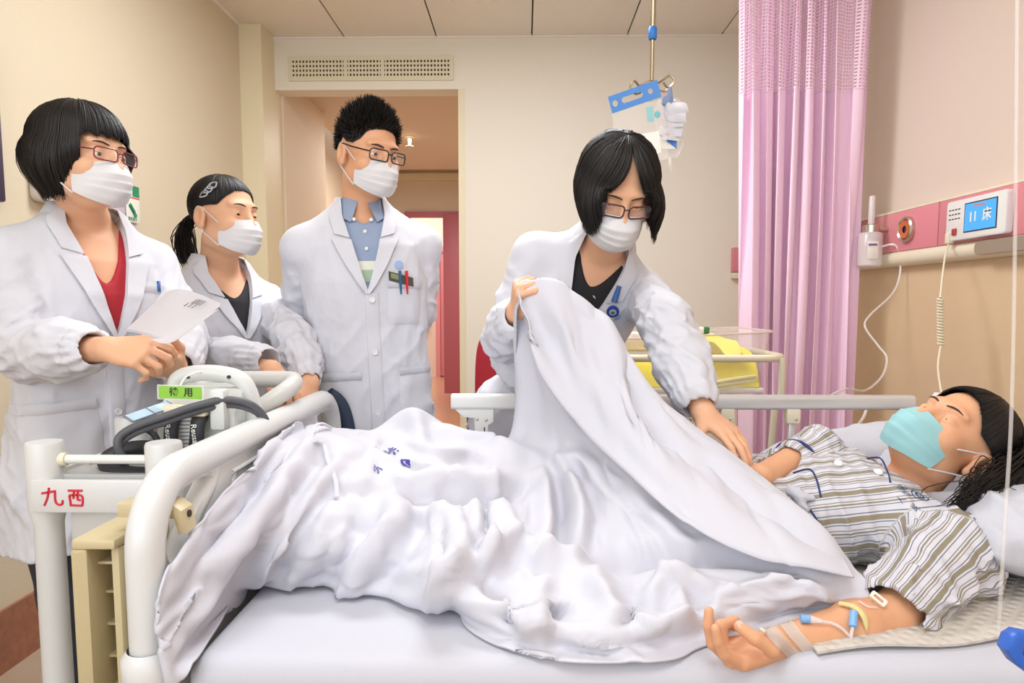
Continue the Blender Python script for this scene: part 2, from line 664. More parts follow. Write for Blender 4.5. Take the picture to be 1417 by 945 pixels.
# corridor beyond the opening
struct(slab('wall_corridor_left', (-1.62, YB + 0.1, 0), (-1.515, 5.29, 2.62), M_VEST))
struct(slab('wall_corridor_recess', (-2.0, 5.29, 0), (-1.9, 8.5, 3.0), M_VEST))
struct(slab('wall_corridor_step', (-2.0, 5.25, 0), (-1.52, 5.29, 3.0), M_VEST))
struct(slab('wall_corridor_right', (0.12, YB + 0.1, 0), (0.2, 8.5, 3.0), M_VEST))
vc = MB()
vc.box((-1.62, YB + 0.13, 2.60), (0.2, 7.45, 3.05))
vc.box((-2.0, 7.45, 2.93), (0.2, 8.6, 3.05))
struct(vc.build('ceiling_corridor', mat('corridor_ceiling', 'DCC6B2', 0.6), None, smooth=False))
struct(slab('trim_3', (-2.0, 8.40, 2.66), (0.2, 8.5, 2.74), M_TRIM))
struct(slab('trim_4', (-2.0, 8.44, 2.87), (0.2, 8.5, 2.93), M_TRIM))
fw = MB()
fw.box((-2.0, 8.5, 2.29), (0.2, 8.6, 3.05))
fw.box((-2.0, 8.5, 0), (-1.46, 8.6, 2.29))
fw.box((-0.75, 8.5, 0), (0.2, 8.6, 2.29))
struct(fw.build('wall_corridor_far', M_VEST, None, smooth=False))
dr = struct(MB().box((-1.46, 8.44, 2.22), (-0.70, 8.52, 2.29)).box((-1.46, 8.44, 0), (-1.40, 8.52, 2.22)).build('door_1', M_PINK, None, smooth=False))
MB().box((-0.985, 8.38, 0.06), (-0.62, 8.43, 2.25), bevel=0.006).build('door_leaf', M_PINK, dr)
# the room across the corridor
struct(slab('wall_far_room', (-2.9, 10.9, 0), (0.3, 11.0, 3.0), mat('far_room_wall', 'F0DCCB', 0.7)))
struct(slab('wall_far_room_left', (-2.9, 8.6, 0), (-2.8, 10.9, 3.0), M_VEST))
struct(slab('wall_far_room_right', (0.2, 8.6, 0), (0.3, 10.9, 3.0), M_VEST))
struct(slab('ceiling_far_room', (-2.9, 8.6, 3.0), (0.3, 11.0, 3.1), M_VEST))
d2 = struct(MB().box((-1.40, 10.82, 0), (-1.33, 10.9, 1.98)).box((-1.40, 10.82, 1.98), (-0.6, 10.9, 2.06)).build('door_2', mat('pink_frame', 'E2929A', 0.5), None, smooth=False))
MB().box((-1.33, 10.85, 0.02), (-0.66, 10.9, 1.98)).build('door_leaf', mat('pink_leaf', 'DC8890', 0.5), d2, smooth=False)
t = thing('handrail', 'short wooden wall handrail seen through the pink corridor doorway', 'handrail', (-1.72, 10.85, 0.85))
MB().box((-1.95, 10.80, 0.84), (-1.5, 10.84, 0.94), bevel=0.015).build('rail', mat('beech_wood', 'D8A868', 0.45), t)
MB().box((-1.9, 10.84, 0.86), (-1.86, 10.9, 0.92)).build('bracket', M_WHITE, t)
MB().box((-1.56, 10.84, 0.86), (-1.52, 10.9, 0.92)).build('bracket', M_WHITE, t)
# sprinkler on the corridor ceiling
p = P(567, 205, 6.0)
t = thing('sprinkler', 'small brass sprinkler hanging from the corridor ceiling', 'sprinkler', (p.x, p.y, 2.60))
B = Matrix.Translation((p.x, p.y, 2.60))
MB().lathe([(0, 0), (0.045, 0), (0.045, -0.006), (0.015, -0.012), (0.015, -0.05), (0, -0.05)], B, 14).build('rosette', M_TRIM, t)
MB().lathe([(0, -0.05), (0.012, -0.05), (0.012, -0.075), (0.032, -0.08), (0.032, -0.085), (0, -0.085)], B, 12).build('deflector', M_BRASS, t)

# air grille above the opening
t = thing('air_vent', 'long ivory egg-crate air grille above the doorway opening', 'vent', (-0.96, YB, 2.66))
a, b = P(405, 108, YB), P(623, 82, YB)
x0, x1, z0, z1 = a.x, b.x, a.z, b.z
M_ = Matrix(((1, 0, 0, 0), (0, 0, 1, YB - 0.012), (0, 1, 0, 0), (0, 0, 0, 1)))
M_ = Matrix.Translation((0, YB, 0)) @ Matrix.Rotation(PI / 2, 4, 'X')
MB().prism([(x0 - .02, z0 - .02), (x1 + .02, z0 - .02), (x1 + .02, z1 + .02), (x0 - .02, z1 + .02)], 0.012, M_, [[(x0, z0), (x1, z0), (x1, z1), (x0, z1)]]).build('frame', M_VENT, t, smooth=False)
MB().box((x0, YB - 0.003, z0), (x1, YB - 0.001, z1)).build('backing', M_DARK, t, smooth=False)
g = MB()
n = 47
for i in range(n + 1):
    x = x0 + (x1 - x0) * i / n
    w = 0.0105 if i in (16, 27) else 0.0048
    g.box((x - w, YB - 0.014, z0), (x + w, YB - 0.003, z1))
for i in range(5):
    z = z0 + (z1 - z0) * i / 4
    g.box((x0, YB - 0.013, z - 0.0065), (x1, YB - 0.003, z + 0.0065))
g = g.build('lattice', M_VENT, t, smooth=False)
g['kind'] = 'stuff'

# ceiling lamps assumed out of frame, added as overhead fill
t = thing('ceiling_fill_lamp', 'square white fill lamp assumed on the unseen ceiling above the bed', 'lamp', (0.0, 0.35, ZC))
MB().box((-0.62, -0.27, ZC - 0.03), (0.62, 0.97, ZC - 0.001), bevel=0.01).build('fill_lamp_housing', M_WHITE, t)

t = thing('ceiling_fill_lamp', 'long white ceiling lamp added out of view above the standing clinicians', 'lamp', (-0.2, 2.50, ZC))  # unseen lamp, added to light the back wall and the heads
MB().box((-0.77, 2.23, ZC - 0.03), (0.37, 2.77, ZC - 0.001), bevel=0.01).build('fill_lamp_housing', M_WHITE, t)
# dark wall screen at the left edge of the picture
yA, yB_ = 1.3, 2.148
t = thing('wall_screen', 'dark flat screen on the left wall at the picture edge', 'screen', (XL, 1.75, 1.70))
MB().box((XL, yA, 1.485), (XL + 0.04, yB_, 1.97), bevel=0.008).build('screen_housing', mat('screen_rim', '352A4A', 0.4), t)
MB().box((XL + 0.04, yA + 0.03, 1.515), (XL + 0.042, yB_ - 0.03, 1.94)).build('display', M_SCREEN, t, smooth=False)

# white dispenser and card holders on the left wall behind the first clinician
M_GREEN = mat('green_print', '1E8A5E', 0.6)
M_CARD = mat('card_white', 'F0EEE4', 0.5)


def wall_left_M(py_mid, pz):
    return Matrix(((0, 0, 1, XL), (1, 0, 0, py_mid), (0, 1, 0, pz), (0, 0, 0, 1)))


yy = 2.40
zz = 1.17 + (420 - 245) / 945 * yy
t = thing('soap_dispenser', 'rounded white dispenser with green lettering on the wall behind black bob', 'dispenser', (XL, yy, zz))
Mw = wall_left_M(yy, zz)
MB().prism(rrect(-0.10, -0.10, 0.13, 0.10, 0.025), 0.05, Mw, bevel=0.008).build('housing', mat('dispenser_white', 'DDD2CC', 0.4), t)
MB().prism(rrect(-0.085, -0.085, 0.115, 0.085, 0.02), 0.0516, Mw).build('cover', mat('dispenser_cover', 'E2D6D0', 0.4), t)
lettering('免洗手消毒', 0.034, Mw @ Matrix.Translation((-0.005, -0.055, 0.0525)), M_GREEN, t, bold=0.0008)
MB().ell((-0.055, -0.078, 0.052), (0.009, 0.006, 0.004), Mw).build('lens', mat('dispenser_lens', 'B0A088', 0.3), t)
yy = 2.80
zz = 1.17 + (420 - 283) / 945 * yy
t = thing('sign_card', 'upright white card with green hand-washing sign on left wall', 'sign', (XL, yy, zz))
Mw = wall_left_M(yy, zz)
MB().box((-0.045, -0.075, 0.05), (0.062, 0.075, 0.06), Mw, bevel=0.002).build('card', M_CARD, t)
MB().box((-0.10, -0.07, 0), (-0.035, 0.05, 0.06), Mw, bevel=0.004).box((-0.035, -0.10, 0), (0.05, -0.075, 0.05), Mw).build('holder', mat('holder_lilac', 'C8BCCB', 0.4), t)
MB().box((0.012, 0.03, 0.0602), (0.060, 0.074, 0.0612), Mw).build('green_square', M_GREEN, t, smooth=False)
MB().box((-0.043, 0.022, 0.0602), (0.060, 0.027, 0.0612), Mw).build('red_line', mat('red_print', 'D8503C', 0.6), t, smooth=False)
MB().tube([(-0.015, -0.005, 0.061), (0.015, -0.035, 0.061)], 0.008, 8).ell((0.025, -0.045, 0.061), (0.013, 0.010, 0.001)).build('hand_symbol', M_GREEN, None)
o = bpy.data.objects['hand_symbol']
o.data.transform(Mw)
o.data.transform(chain_matrix(t).inverted())
o.parent = t
MB().ell((-0.025, 0.052, 0.061), (0.007, 0.009, 0.001), Mw).build('emblem', M_GREEN, t)
lettering('清洁双手', 0.016, Mw @ Matrix.Translation((0.005, -0.063, 0.0605)), M_GREEN, t)

# pink service panel with its rail on the head wall
z0, z1 = 1.385, 1.548
t = thing('service_panel', 'long pink medical service panel on the head wall', 'panel', (XR, 2.4, z0))
seg = (1.55, 2.62, 3.14, 4.25)
for a, b in zip(seg, seg[1:]):
    MB().box((XR - 0.05, a + 0.0025, z0), (XR, b - 0.0025, z1), bevel=0.003).build('panel', M_PINKP if a < 3.1 else M_PINK, t)
MB().box((XR - 0.046, seg[0], z0 + 0.001), (XR - 0.002, seg[-1], z1 - 0.001)).build('backing', M_DARK, t, smooth=False)
MB().tube([(XR - 0.026, seg[0], z0 - 0.028), (XR - 0.026, seg[-1], z0 - 0.028)], 0.033, 20).box((XR - 0.028, seg[0], z0 - 0.061), (XR, seg[-1], z0 - 0.001)).build('rail', M_CREAMP, t)
MB().prism(rrect(-0.45, -0.022, 0.45, 0.022, 0.02), 0.012, Matrix(((0, 0, -1, XR - 0.0545), (-1, 0, 0, 1.93), (0, 1, 0, z0 - 0.028), (0, 0, 0, 1)))).build('rail_recess', mat('recess_grey', '9A8A78', 0.5), t)
MB().box((XR - 0.05, seg[0], z1), (XR, seg[-1], z1 + 0.008)).build('top_lip', M_CREAMP, t, smooth=False)
# gas outlets
for yy, ring, name in ((2.82, 'C8663C', 'orange'), (3.09, '7E8C90', 'grey')):
    q = Matrix(((0, 0, -1, XR - 0.05), (-1, 0, 0, yy), (0, 1, 0, 1.468), (0, 0, 0, 1)))
    o_ = thing('gas_outlet', 'round gas outlet with %s ring on the pink panel' % name, 'outlet', (XR - 0.05, yy, 1.468))
    MB().lathe([(0, 0), (0.052, 0), (0.052, 0.014), (0.046, 0.02), (0.040, 0.014), (0.040, 0.006), (0, 0.006)], q, 28).build('bezel', M_STEEL, o_)
    MB().lathe([(0.014, 0.006), (0.039, 0.006), (0.036, 0.018), (0.014, 0.016)], q, 28).build('ring', mat('outlet_' + name, ring, 0.4), o_)
    MB().lathe([(0, 0.007), (0.014, 0.007), (0.013, 0.012), (0, 0.012)], q, 18).build('socket', M_BLACK, o_)

# nurse call unit
yy = 2.375
q = Matrix(((0, 0, -1, XR - 0.05), (-1, 0, 0, yy), (0, 1, 0, 1.462), (0, 0, 0, 1)))
t = thing('call_unit', 'white bedside call unit with blue screen reading 11 bed', 'call unit', (XR - 0.05, yy, 1.462))
MB().prism(rrect(-0.155, -0.07, 0.155, 0.07, 0.012), 0.026, q, bevel=0.005).build('housing', M_WHITE, t)
MB().box((-0.05, -0.048, 0.0262), (0.115, 0.052, 0.0275), q).build('screen_rim', M_SCREEN, t, smooth=False)
ms = mat('blue_screen', '3E9BD8', 0.25)
ms.node_tree.nodes['Principled BSDF'].inputs['Emission Color'].default_value = lin('3E9BD8')
ms.node_tree.nodes['Principled BSDF'].inputs['Emission Strength'].default_value = 0.45
MB().box((-0.046, -0.044, 0.0275), (0.111, 0.048, 0.0282), q).build('display', ms, t, smooth=False)
lettering('11', 0.045, q @ Matrix.Translation((-0.002, 0.0, 0.0284)), M_CARD, t, 'lettering', bold=0.0008)
lettering('床', 0.045, q @ Matrix.Translation((0.068, 0.0, 0.0284)), M_CARD, t, 'lettering', bold=0.0008)
MB().box((0.0, 0.034, 0.0283), (0.06, 0.042, 0.0285), q).build('display_header', mat('header_red', 'C89098', 0.4), t, smooth=False)
MB().box((-0.112, -0.052, 0.026), (-0.088, -0.028, 0.032), q, bevel=0.003).build('call_button', mat('button_red', 'B03A30', 0.4), t)
for r_ in range(3):
    for c_ in range(4):
        MB().box((-0.138 + c_ * 0.017, 0.004 + r_ * 0.016, 0.0258), (-0.127 + c_ * 0.017, 0.008 + r_ * 0.016, 0.0268), q).build('speaker_slot', M_BLACK, t, smooth=False)
MB().box((-0.146, -0.078, 0.012), (-0.122, -0.040, 0.034), q, bevel=0.004).build('plug', M_CREAMP, t)
# call cord with a coiled middle and the handset at the pillow
pl = q @ Vector((-0.134, -0.078, 0.024))
t = thing('nurse_call_lead', 'cream coiled call lead hanging from white bedside unit', 'lead', pl)
p1, p2, p3 = P(1301, 412, 2.36), P(1302, 477, 2.32), P(1303, 545, 2.1)
MB().tube(spline([pl, P(1307, 360, 2.44), p1], 10), 0.0032, 8).build('cord', M_CREAMP, t)
MB().tube(spline([p2, P(1298, 508, 2.25), p3], 10), 0.0032, 8).build('cord', M_CREAMP, t)
co = []
for i in range(16 * 12 + 1):
    f = i / (16 * 12)
    c = p1.lerp(p2, f)
    a = 2 * PI * i / 12
    co.append(c + Vector((math.cos(a) * 0.009, math.sin(a) * 0.009, 0)))
MB().tube(co, 0.0030, 6).build('coil', M_CREAMP, t)
MB().prism([(-0.04, 0), (0.04, 0), (0.02, 0.03), (-0.02, 0.03)], 0.03, frame(P(1300, 556, 2.08), (0, -1, 0)) @ Matrix.Rotation(PI / 2, 4, 'X'), bevel=0.006).build('handset', M_WHITE, t)

# suction/humidifier bottle hanging on the service rail
c = P(1204, 345, 2.98)
t = thing('humidifier_bottle', 'clear oxygen humidifier bottle hanging at the pink panel end', 'bottle', c)
q = Matrix.Translation(c)
mb = clear_mat('bottle_plastic', 'F0E6E4', 0.6, 0.2)
MB().lathe([(0, -0.075), (0.042, -0.075), (0.048, -0.068), (0.048, 0.06), (0.040, 0.07), (0, 0.07)], q, 24).build('bottle_body', mb, t)
MB().lathe([(0, 0.07), (0.034, 0.07), (0.034, 0.10), (0.02, 0.106), (0, 0.106)], q, 20).build('cap', M_STEEL, t)
MB().lathe([(0.013, 0.09), (0.013, 0.22), (0.009, 0.225), (0, 0.225)], q, 14).build('flow_tube', mb, t)
MB().tube([c + Vector((0, 0, 0.1)), c + Vector((0, 0, 0.2))], 0.005, 8).build('float_rod', M_WHITE, t)
MB().tube([c + Vector((0, 0, 0.085)), Vector((XR - 0.03, c.y, c.z + 0.085))], 0.013, 12).build('connector', M_STEEL, t)
MB().box((-0.034, -0.05, -0.045), (0.010, -0.047, 0.03), q, bevel=0.001).build('label_sticker', M_CARD, t)
MB().box((-0.032, -0.0515, 0.012), (0.004, -0.050, 0.02), q).build('label_print', mat('print_violet', '8A5A9A', 0.5), t, smooth=False)
pts = [(1217, 342, 2.95), (1240, 340, 2.9), (1246, 372, 2.88), (1236, 405, 2.86), (1205, 435, 2.8), (1197, 452, 2.75), (1215, 478, 2.7), (1227, 495, 2.65), (1221, 520, 2.55), (1198, 540, 2.4), (1172, 538, 2.25), (1150, 548, 2.15), (1178, 548, 2.1), (1198, 560, 2.05), (1192, 582, 1.95), (1170, 600, 1.85), (1140, 606, 1.85)]
t = thing('oxygen_tube', 'long clear oxygen tube looping down to the bed rail', 'tube', P(*pts[0]))
MB().tube(spline([P(*a) for a in pts], 8), 0.0042, 8).build('hose', M_TUBE, t)

# pink curtain, drawn together at the head wall
M_CURT = mat('curtain_pink', 'FFDFF3', 0.85, sheen=0.3, bump=(500, 0.1))
_b = M_CURT.node_tree.nodes['Principled BSDF']
_t = M_CURT.node_tree.nodes.new('ShaderNodeBsdfTranslucent')
_t.inputs[0].default_value = lin('FFC8EA')
_m = M_CURT.node_tree.nodes.new('ShaderNodeMixShader')
_m.inputs[0].default_value = 0.12
M_CURT.node_tree.links.new(_b.outputs[0], _m.inputs[1])
M_CURT.node_tree.links.new(_t.outputs[0], _m.inputs[2])
M_CURT.node_tree.links.new(_m.outputs[0], M_CURT.node_tree.nodes['Material Output'].inputs[0])
# open-weave top: the same cloth with rows of small holes
M_NET = M_CURT.copy()
M_NET.name = 'curtain_net'
_nt = M_NET.node_tree
_uv = _nt.nodes.new('ShaderNodeUVMap')
_uv.uv_map = 'UVMap'
_sx = _nt.nodes.new('ShaderNodeSeparateXYZ')
_nt.links.new(_uv.outputs[0], _sx.inputs[0])


def _saw(sock, k):
    a_ = _nt.nodes.new('ShaderNodeMath')
    a_.operation = 'MULTIPLY'
    a_.inputs[1].default_value = k
    _nt.links.new(sock, a_.inputs[0])
    b_ = _nt.nodes.new('ShaderNodeMath')
    b_.operation = 'FRACT'
    _nt.links.new(a_.outputs[0], b_.inputs[0])
    c_ = _nt.nodes.new('ShaderNodeMath')
    c_.operation = 'GREATER_THAN'
    c_.inputs[1].default_value = 0.48
    _nt.links.new(b_.outputs[0], c_.inputs[0])
    return c_.outputs[0]


_mm = _nt.nodes.new('ShaderNodeMath')
_mm.operation = 'MULTIPLY'
_nt.links.new(_saw(_sx.outputs[0], 70), _mm.inputs[0])
_nt.links.new(_saw(_sx.outputs[1], 70), _mm.inputs[1])
_tr = _nt.nodes.new('ShaderNodeBsdfTransparent')
_m2 = _nt.nodes.new('ShaderNodeMixShader')
_sc = _nt.nodes.new('ShaderNodeMath')
_sc.operation = 'MULTIPLY'
_sc.inputs[1].default_value = 0.85
_nt.links.new(_mm.outputs[0], _sc.inputs[0])
_nt.links.new(_sc.outputs[0], _m2.inputs[0])
_last = [n_ for n_ in _nt.nodes if n_.type == 'MIX_SHADER' and n_ is not _m2][0]
_nt.links.new(_last.outputs[0], _m2.inputs[1])
_nt.links.new(_tr.outputs[0], _m2.inputs[2])
_nt.links.new(_m2.outputs[0], _nt.nodes['Material Output'].inputs[0])

YC = 3.02
t = thing('privacy_curtain', 'pink privacy curtain with open-weave top gathered at the head wall', 'curtain', (1.2, YC, 0.0))
NU = 420
us = np.linspace(0, 1, NU)
rc = np.random.default_rng(5)
knots = np.concatenate([[0], np.cumsum(rc.uniform(0.6, 1.5, 17))])
knots /= knots[-1]
ph = np.interp(us, knots, np.arange(18)) * PI
amp = np.interp(us, knots, rc.uniform(0.022, 0.07, 18))


def curtain_row(z):
    f = (ZC - z) / ZC
    xl = 0.905 + 0.045 * min(1, f * 1.3)
    xr = 1.462 - 0.03 * f
    drift = 0.02 * np.sin(us * 9 + z * 1.4)
    x = xl + (xr - xl) * us + 0.012 * np.sin(2 * ph + z * 0.8) + drift * us * (1 - us) * 2
    s_ = np.sin(ph + 0.35 * np.sin(z * 1.6 + us * 7))
    y = YC + amp * (0.55 + 0.6 * f) * np.sign(s_) * np.abs(s_) ** 0.75 + 0.012 * np.sin(us * 60 + z * 2.2)
    return np.stack([x, y, np.full(NU, z)], 1)


def curtain_piece(name, zs, m):
    v = np.concatenate([curtain_row(z) for z in zs])
    n_ = len(zs)
    i, j = np.meshgrid(np.arange(n_ - 1), np.arange(NU - 1), indexing='ij')
    a_ = (i * NU + j).ravel()
    me = mesh_np(name, v, np.stack([a_, a_ + 1, a_ + NU + 1, a_ + NU], 1))
    arc = np.concatenate([[0], np.cumsum(np.linalg.norm(np.diff(curtain_row(1.5), axis=0), axis=1))])
    uvl = me.uv_layers.new(name='UVMap')
    li = np.empty(len(me.loops), np.int32)
    me.loops.foreach_get('vertex_index', li)
    uvl.data.foreach_set('uv', np.stack([arc[li % NU], v[li, 2]], 1).astype(np.float32).ravel())
    return link_mesh(name, me, m, t)


ztop = 1.17 + 282 / 945 * YC
curtain_piece('net_panel', np.linspace(ZC - 0.01, ztop, 24), M_NET)
curtain_piece('cloth_panel', np.linspace(ztop, 0.06, 50), M_CURT)
zz = ztop
h = MB()
h.tube([tuple(r) for r in curtain_row(ztop)[::3]], 0.0028, 5)
h.build('hem_seam', M_CURT, t)
t = thing('curtain_track', 'white ceiling track carrying the pink curtain', 'track', (1.2, YC, ZC))
MB().box((0.8, YC - 0.012, ZC - 0.018), (XR, YC + 0.012, ZC)).build('track', M_WHITE, t, smooth=False)
# pink corner of a box on the back wall left of the curtain
p = P(1014, 360, YB)
t = thing('wall_box', 'small pink wall outlet strip on back wall beside curtain', 'outlet', (p.x, YB, p.z))
MB().box((p.x - 0.012, YB - 0.04, p.z - 0.075), (p.x + 0.6, YB, p.z + 0.075), bevel=0.004).build('outlet_panel', M_PINKP, t)
MB().box((p.x - 0.012, YB - 0.042, p.z - 0.115), (p.x + 0.6, YB, p.z - 0.078), bevel=0.004).build('rail', M_CREAMP, t)

# ------------------------------------------------------------------ the bed
MZ = 0.655            # mattress top
FX = -0.535           # footboard plane
M_SHEET = mat('white_sheet', 'C3C3CB', 0.85, bump=(260, 0.08), sheen=0.1)
M_PAD = mat('quilted_pad', 'CDC6BC', 0.9)
bed = thing('hospital_bed', 'white hospital bed with moulded footboard and raised far side rail', 'bed', (0.5, 1.38, 0))


def MYZ(x):
    """local (u,v,w) -> world (x+w, u, v): outlines drawn in the Y-Z plane"""
    return Matrix(((0, 0, 1, x), (1, 0, 0, 0), (0, 1, 0, 0), (0, 0, 0, 1)))


y0, y1, zt = 0.93, 1.87, 0.915
out = [(y0, 0.36), (y1, 0.36)]
for i in range(13):
    a = i / 12 * PI / 2
    out.append((y1 - 0.10 + 0.10 * math.cos(a), zt - 0.10 + 0.10 * math.sin(a)))
out += [(y0 + 0.10, zt)]
for i in range(1, 13):
    a = PI / 2 + i / 12 * PI / 2
    out.append((y0 + 0.10 + 0.10 * math.cos(a), zt - 0.10 + 0.10 * math.sin(a)))
hole1 = [(p_.x, p_.y) for p_ in spline([Vector(q) for q in [(0.962, 0.80, 0), (0.958, 0.85, 0), (0.985, 0.882, 0), (1.06, 0.889, 0), (1.105, 0.884, 0), (1.10, 0.868, 0), (1.05, 0.845, 0), (1.015, 0.80, 0), (0.985, 0.785, 0)]], 4, True)]
hole2 = [(2 * 1.40 - u, v) for u, v in hole1][::-1]
fb = MB().prism(out, 0.034, MYZ(FX - 0.017), [hole1, hole2], bevel=0.006).build('footboard', M_PLAST, bed)
path = [(FX, y0, 0.36), (FX, y0, 0.62), (FX, y0, 0.74)] + [(FX, q[0], q[1]) for q in reversed(out[2:])] + [(FX, y1, 0.62), (FX, y1, 0.36)]
MB().tube(path, 0.0265, 16).build('moulded_rim', M_PLAST, fb)
strut = spline([(FX, 0.955, 0.755), (FX, 1.0, 0.775), (FX, 1.055, 0.828), (FX, 1.115, 0.868), (FX, 1.13, 0.90)], 6)
MB().tube(strut, 0.019, 12).build('grip', M_PLAST, fb)
strut2 = [Vector((p_.x, 2.80 - p_.y, p_.z)) for p_ in strut]
MB().tube(strut2, 0.019, 12).build('grip', M_PLAST, fb)
# raised outlines on the inner face of the footboard
e = MB()
ln = [(1.17, 0.80), (1.19, 0.865), (1.22, 0.872), (1.62, 0.872), (1.65, 0.85), (1.66, 0.78)]
e.tube(spline([(FX + 0.017, u, v) for u, v in ln], 5), 0.0045, 8)
e.tube(spline([(FX + 0.017, u, v) for u, v in [(1.10, 0.70), (1.16, 0.745), (1.30, 0.755), (1.60, 0.755), (1.75, 0.74)]], 5), 0.007, 8)
e.build('raised_outline', M_PLAST, fb)
MB().tube([(FX + 0.0175, q[0], q[1]) for q in rrect(1.34, 0.80, 1.57, 0.845, 0.022)], 0.0022, 6, closed=True).build('emblem_outline', M_PLAST, fb)
lettering('JL  V(L', 0.034, Matrix(((0, 0, 1, FX + 0.0172), (1, 0, 0, 1.455), (0, 1, 0, 0.822), (0, 0, 0, 1))), M_PLAST, fb, 'embossed_lettering', 0.002)
for yy in (y0, y1):
    MB().lathe([(0.032, 0), (0.038, 0.012), (0.038, 0.05), (0.030, 0.06)], Matrix.Translation((FX, yy, 0.62)), 20).build('collar', M_PLAST, bed)
    MB().cyl((FX, yy, 0.10), (FX, yy, 0.40), 0.026).build('leg', M_PLAST, bed)
MB().tube(spline([(FX + 0.03, 1.90, 0.60), (FX + 0.034, 1.915, 0.74), (FX + 0.03, 1.915, 0.82), (FX + 0.014, 1.905, 0.885), (FX - 0.015, 1.89, 0.915)], 6), 0.024, 12, flat=((0, 1, 0), 0.6)).build('edge_bumper', M_NAVY, bed)
MB().box((-0.50, 0.95, 0.44), (1.50, 1.81, 0.525), bevel=0.01).build('deck', M_WHITE, bed)
MB().box((-0.30, 1.05, 0.16), (1.30, 1.70, 0.44), bevel=0.02).build('base_frame', M_PLAST, bed)
for x in (-0.2, 1.2):
    for yy in (1.05, 1.70):
        MB().cyl((x, yy - 0.02, 0.075), (x, yy + 0.02, 0.075), 0.075).box((x - 0.02, yy - 0.03, 0.07), (x + 0.02, yy + 0.03, 0.2)).build('caster', M_BLACK, bed)
MB().prism([(0.95, 0.36), (1.85, 0.36), (1.85, 0.90), (1.78, 0.97), (1.02, 0.97), (0.95, 0.90)], 0.035, MYZ(1.515), bevel=0.01).build('headboard', mat('headboard_beige', 'DCC4B4', 0.4), bed)
# far side rail
RY, RZ = 1.875, 0.912
ra = P(626, 555, RY).x
rb = P(1262, 556, RY).x
RZ = P(900, 556, RY).z
rl = MB().prism(rrect(-0.018, -0.02, 0.018, 0.02, 0.011), rb - ra, Matrix(((0, 0, 1, ra), (1, 0, 0, RY), (0, 1, 0, RZ), (0, 0, 0, 1)))).build('side_rail', M_ALU, bed)
MB().prism(rrect(-0.0195, -0.0215, 0.0195, 0.0215, 0.012), 0.215, Matrix(((0, 0, 1, ra - 0.003), (1, 0, 0, RY), (0, 1, 0, RZ), (0, 0, 0, 1))), bevel=0.003).build('rail_sleeve', M_WHITE, rl)
Mxz = Matrix(((1, 0, 0, 0), (0, 0, -1, RY + 0.012), (0, 1, 0, 0), (0, 0, 0, 1)))
xa = ra
MB().prism([(xa + .005, RZ - .018), (xa + .115, RZ - .018), (xa + .115, RZ - .055), (xa + .10, RZ - .065), (xa + .10, 0.46), (xa + .062, 0.46), (xa + .062, RZ - .045), (xa + .03, RZ - .042)], 0.024, Mxz, bevel=0.002).build('bracket', M_WHITE, rl)
MB().box((xa + .088, RY - 0.014, 0.5), (xa + .091, RY - 0.011, RZ - .07)).build('slot', M_DARK, rl, smooth=False)
for dx, dz in ((0.069, -0.048), (0.094, -0.05)):
    MB().ell((xa + dx, RY - 0.0125, RZ + dz), (0.0045, 0.002, 0.0045), n=10).build('rivet', M_STEEL, rl)
for px in (951, 1005, 1095):
    x = P(px, 590, RY).x
    MB().box((x - 0.009, RY - 0.006, 0.46), (x + 0.009, RY + 0.006, RZ - 0.05), bevel=0.003).build('rail_post', M_ALU, rl)
    MB().box((x - 0.019, RY - 0.016, RZ - 0.058), (x + 0.019, RY + 0.016, RZ - 0.016), bevel=0.005).build('bracket', M_CREAMP, rl)
    MB().ell((x + 0.006, RY - 0.017, RZ - 0.045), (0.004, 0.002, 0.004), n=10).build('rivet', M_STEEL, rl)

# mattress with its fitted sheet
mt = tag(MB().box((-0.495, 0.935, 0.525), (1.505, 1.815, MZ), bevel=0.035, seg=5).build('mattress', M_SHEET, None), 'white sheeted mattress lying on the hospital bed', 'mattress')
# quilted absorbent pad under the patient
nt = M_PAD.node_tree
_tc = nt.nodes.new('ShaderNodeTexCoord')
bp = nt.nodes.new('ShaderNodeBump')
bp.inputs['Strength'].default_value = 0.6
bp.inputs['Distance'].default_value = 0.004
acc = None
for rz_ in (45, -45):
    mp = nt.nodes.new('ShaderNodeMapping')
    mp.inputs['Rotation'].default_value = (0, 0, math.radians(rz_))
    wv = nt.nodes.new('ShaderNodeTexWave')
    wv.inputs['Scale'].default_value = 14
    nt.links.new(_tc.outputs['Object'], mp.inputs['Vector'])
    nt.links.new(mp.outputs['Vector'], wv.inputs['Vector'])
    if acc is None:
        acc = wv.outputs['Fac']
    else:
        mn = nt.nodes.new('ShaderNodeMath')
        mn.operation = 'MINIMUM'
        nt.links.new(acc, mn.inputs[0])
        nt.links.new(wv.outputs['Fac'], mn.inputs[1])
        acc = mn.outputs[0]
nt.links.new(acc, bp.inputs['Height'])
nt.links.new(bp.outputs['Normal'], nt.nodes['Principled BSDF'].inputs['Normal'])
g = []
for i in range(31):
    row = []
    for j in range(31):
        u, v = i / 30, j / 30
        x = 0.43 + u * 0.65 + 0.03 * v
        y = 0.965 + v * 0.6 + 0.10 * (1 - v) * u + 0.006 * math.sin(u * 15)
        row.append(Vector((x, y, MZ + 0.004 + 0.003 * math.sin(u * 9 + v * 5) ** 2)))
    g.append(row)
tag(MB().grid(g).build('underpad', M_PAD, None, solid=-0.004), 'cream quilted absorbent pad under the striped patient', 'pad')

